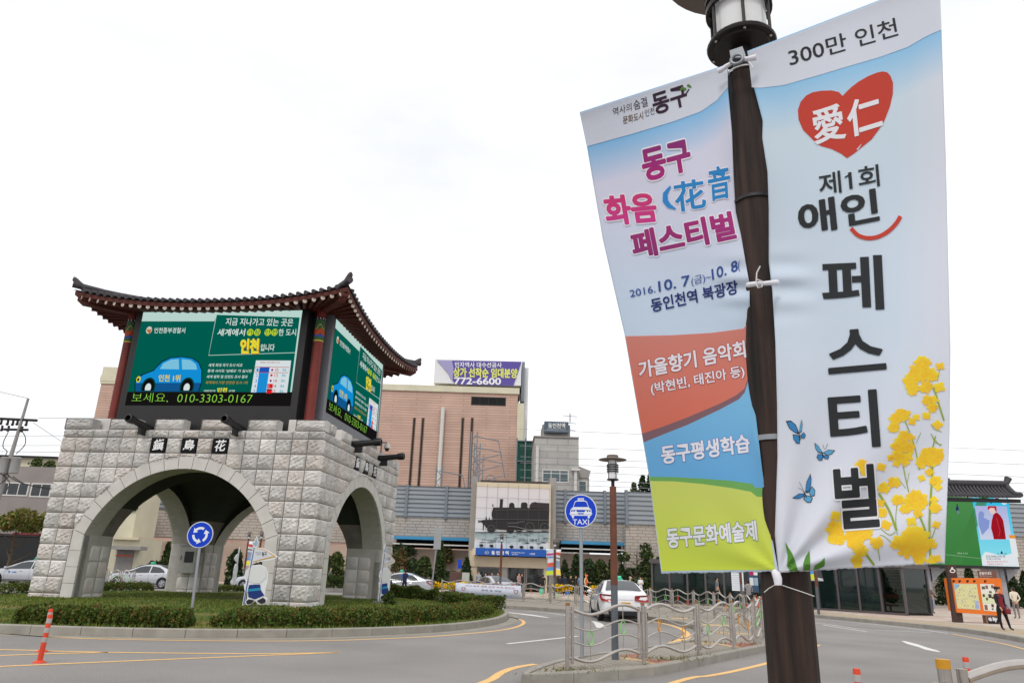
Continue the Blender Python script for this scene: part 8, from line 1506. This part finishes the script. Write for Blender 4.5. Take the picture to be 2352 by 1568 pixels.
    if cap is None or hair == 'long':
        capm(.098, .112, .105, .70, 1.45, .012); hm.ball((0, .045, hz + .675), .092, .078, .105)
        if hair == 'long': hm.ball((0, .07, hz + .52), .095, .06, .20); hm.ball((-.07, -.01, hz + .54), .03, .045, .17); hm.ball((.07, -.01, hz + .54), .03, .045, .17)
        if hair == 'curly':
            for k in range(14): a = k * 2.39; hm.ball((.085 * math.cos(a), .03 + .085 * math.sin(a) * .9, hz + .72 + .045 * math.sin(k * 1.7)), .045, .045, .045, 8, 6)
        hm.build('hair', HAIRM, t, smooth=60)
    if cap is not None: hm = MB(); capm(.103, .115, .10, .715, 1.5); hm.tube([(0, -.09, hz + .72), (0, -.17, hz + .705)], [.075, .05], 10); hm.build('cap', pmat(cap), t, smooth=60)
    return t
R_d = math.radians
W1 = person('woman in black trousers and a black and red blouse striding past the orange map board', (2307, 1447), 1.62, R_d(8), S(34, 30, 36), S(22, 22, 26), S(66, 48, 60), 'stride', ('swingf', 'down'), 'curly', vest=S(120, 24, 40), long_coat=True, vw=.085)
person('man in a brown checked shirt and jeans standing alone on the striped plaza', (2141, 1408), 1.66, R_d(15), S(106, 84, 74), S(86, 92, 108), S(44, 40, 40), 'stand', ('fwd', 'fwd'), 'short'); person('man in a cream jacket seen from behind at the right edge, hands behind his back', (2338, 1420), 1.68, R_d(175), S(214, 204, 186), S(128, 120, 122), S(110, 124, 130), 'stand', ('back', 'back'))
person('man in a grey short-sleeved shirt walking right in front of the dark shelter', (1649, 1391), 1.76, R_d(100), S(112, 116, 122), S(38, 38, 44), S(30, 30, 30), 'walk', ('down', 'swingf'), sleeve=False); person('woman in a grey top with a shoulder bag, seen from behind at the notice poster', (1722, 1402), 1.62, R_d(170), S(140, 136, 138), S(44, 44, 50), S(40, 40, 40), 'stand', ('fwd', 'fwd'), 'short', sleeve=False)
person('young woman in a white blouse with long black hair and folded arms', (1472, 1371), 1.66, R_d(10), S(228, 226, 230), S(214, 212, 216), S(60, 60, 60), 'stand', ('fold', 'fold'), 'long'); person('old man with a beige cap showing above the white taxi roof', (1448, 1369), 1.62, R_d(70), S(170, 160, 140), S(80, 80, 84), cap=S(190, 176, 160), arms=('fwd', 'down'))
person('man in an orange vest and orange cap behind the near taxi sign', (1346, 1368), 1.68, R_d(60), S(222, 206, 176), S(30, 30, 36), arms=('down', 'fwd'), cap=S(228, 120, 60), vest=S(224, 112, 50)); person('man in a blue shirt just left of the orange vest', (1333, 1367), 1.66, R_d(150), S(118, 132, 162), S(40, 40, 46))
for lab, x, y, h, yw, tp, btm, ar in (('person in a dark coat left of the station lamp post, back turned', 1286, 1364, 1.6, 170, S(44, 36, 38), S(34, 32, 36), ('down', 'down')), ('person in a navy jacket right of the station lamp post', 1297, 1366, 1.64, 190, S(36, 44, 66), S(34, 38, 50), ('down', 'fwd')), ('woman in a black jacket over a red top in the station crowd', 1311, 1366, 1.6, 20, S(40, 30, 32), S(30, 28, 32), ('fold', 'down')), ('person in brown standing in the middle of the station crowd', 1322, 1364, 1.6, 90, S(58, 48, 42), S(38, 36, 40), ('down', 'down')), ('person in black at the right of the station crowd', 1330, 1363, 1.56, 200, S(30, 32, 40), S(28, 28, 32), ('down', 'down')),
    ('grey-haired man in a pale grey jacket at the left station door', 1098, 1357, 1.68, 10, S(150, 156, 160), S(70, 72, 76), ('down', 'fwd')), ('woman in black at the left station door, second from the pier', 1114, 1357, 1.58, 60, S(44, 38, 40), S(36, 34, 38), ('fwd', 'down')), ('man in dark clothes in the middle of the left station door', 1129, 1356, 1.66, 0, S(36, 36, 34), S(34, 34, 36), ('down', 'down')), ('man in navy behind the thin lamp post at the station', 1143, 1357, 1.66, 300, S(52, 50, 62), S(40, 40, 46), ('down', 'down')),
    ('man in a pinkish shirt between the station doors', 1191, 1361, 1.66, 40, S(168, 140, 136), S(120, 116, 118), ('fwd', 'down')), ('man in a black jacket facing the pink shirt at the station', 1199, 1361, 1.64, 260, S(34, 36, 42), S(34, 34, 40), ('fwd', 'down')), ('woman in a dark dress with bags at the right station door', 1247, 1363, 1.58, 180, S(40, 34, 36), S(40, 32, 34), ('down', 'down'))): person(lab, (x, y), h, R_d(yw), tp, btm, S(36, 34, 36), 'walk' if x in (1191, 1199) else 'stand', ar)
person('man in a dark vest with blue sleeves leaning to the taxi door', (927, 1368), 1.62, R_d(200), S(58, 104, 190), S(34, 38, 56), S(30, 30, 32), 'stand', ('reach', 'down'), vest=S(34, 42, 72)); person('person in a grey top walking past the stone bench in the side arch', (755, 1351), 1.64, R_d(95), S(126, 118, 124), S(36, 34, 38), pose='walk', arms=('swing', 'swingf'))
bq = qb(LB * .66, 1.55, 0); person('person in a lime shirt sitting on the bench inside the right shelter', (0, 0), 1.6, math.atan2(db.y, db.x) + R_d(25), S(150, 196, 60), S(46, 52, 70), pose='sit', arms=('fwd', 'fwd'), sleeve=False, base=bq); bq = qb(LB * .93, .9, 0); person('person in a green jacket and blue cap in the right shelter doorway', (0, 0), 1.55, R_d(120), S(60, 100, 50), S(60, 60, 66), arms=('fwd', 'fwd'), cap=S(40, 70, 150), base=bq)
bq = qa(LA * .56, 1.3, 0); person('dim figure in a dark brown coat behind the dark shelter glass', (0, 0), 1.6, R_d(20), S(90, 66, 60), S(50, 46, 50), base=bq)
def bag(label, px, Y, w_, h, m):
    c = atY(*px, Y); t = thing('hand_bag', label, 'bag', c); mb = MB(); mb.box(c.x - w_ / 2, c.x + w_ / 2, c.y - .06, c.y + .06, c.z - h, c.z, .03); mb.build('pouch', m, t, smooth=40); mb = MB(); mb.tube([(c.x - w_ * .3, c.y, c.z - .02), (c.x, c.y, c.z + .16), (c.x + w_ * .3, c.y, c.z - .02)], .012, 6); mb.build('strap', m, t, smooth=40)
wl = W1.location
bag('dark red handbag held by the woman in black', zoom(3200, 1950, 352, 1840)(1535, 835), wl.y - .25, .2, .2, mat('bag_red', S(112, 26, 36), .5)); bag('turquoise shopping bag by the woman at the right station door', (1244, 1352), gnd(1244, 1364, .15).y - .3, .36, .5, M_TSIGN); bag('bright orange bag beside the woman at the notice poster', (1737, 1372), gnd(1735, 1402, .15).y - .2, .3, .5, M_RINGR); bag('blue bag carried in the station crowd', (1303, 1353), gnd(1303, 1366, .15).y - .3, .36, .4, mat('bag_blue', S(56, 90, 170), .5))
# brown cabinet, grey board, blue arrow sign left of the station
t = thing('utility_cabinet', 'brown cabinet with a pale side board left of the station', 'cabinet', atY(1040, 1335, 64)); a, b, c_, d_ = px_rect(1032, 1312, 1060, 1338, 64); mb = MB(); mb.box(a, b, 64, 65, .15, d_, .04); mb.build('cabinet', mat('cabinet_brown', S(84, 60, 54), .6), t); a, b, c_, d_ = px_rect(1061, 1314, 1078, 1338, 63.8); mb = MB(); mb.box(a, b, 63.8, 63.9, .15, d_); mb.build('side_board', mat('board_grey', S(170, 174, 166), .5), t)
t = thing('direction_sign', 'small blue sign on a thin pole left of the station entrance', 'road sign', atY(1056, 1340, 65)); a, b, c_, d_ = px_rect(1052, 1284, 1060, 1305, 65); mb = MB(); mb.box(a, b, 65, 65.05, c_, d_); mb.build('plate', mat('sign_blue2', SB, .4), t); mb = MB(); mb.tube([((a + b) / 2 - .15, 65.1, .15), ((a + b) / 2, 65.1, d_)], .05, 8); mb.build('pole', M_SPOLE, t)
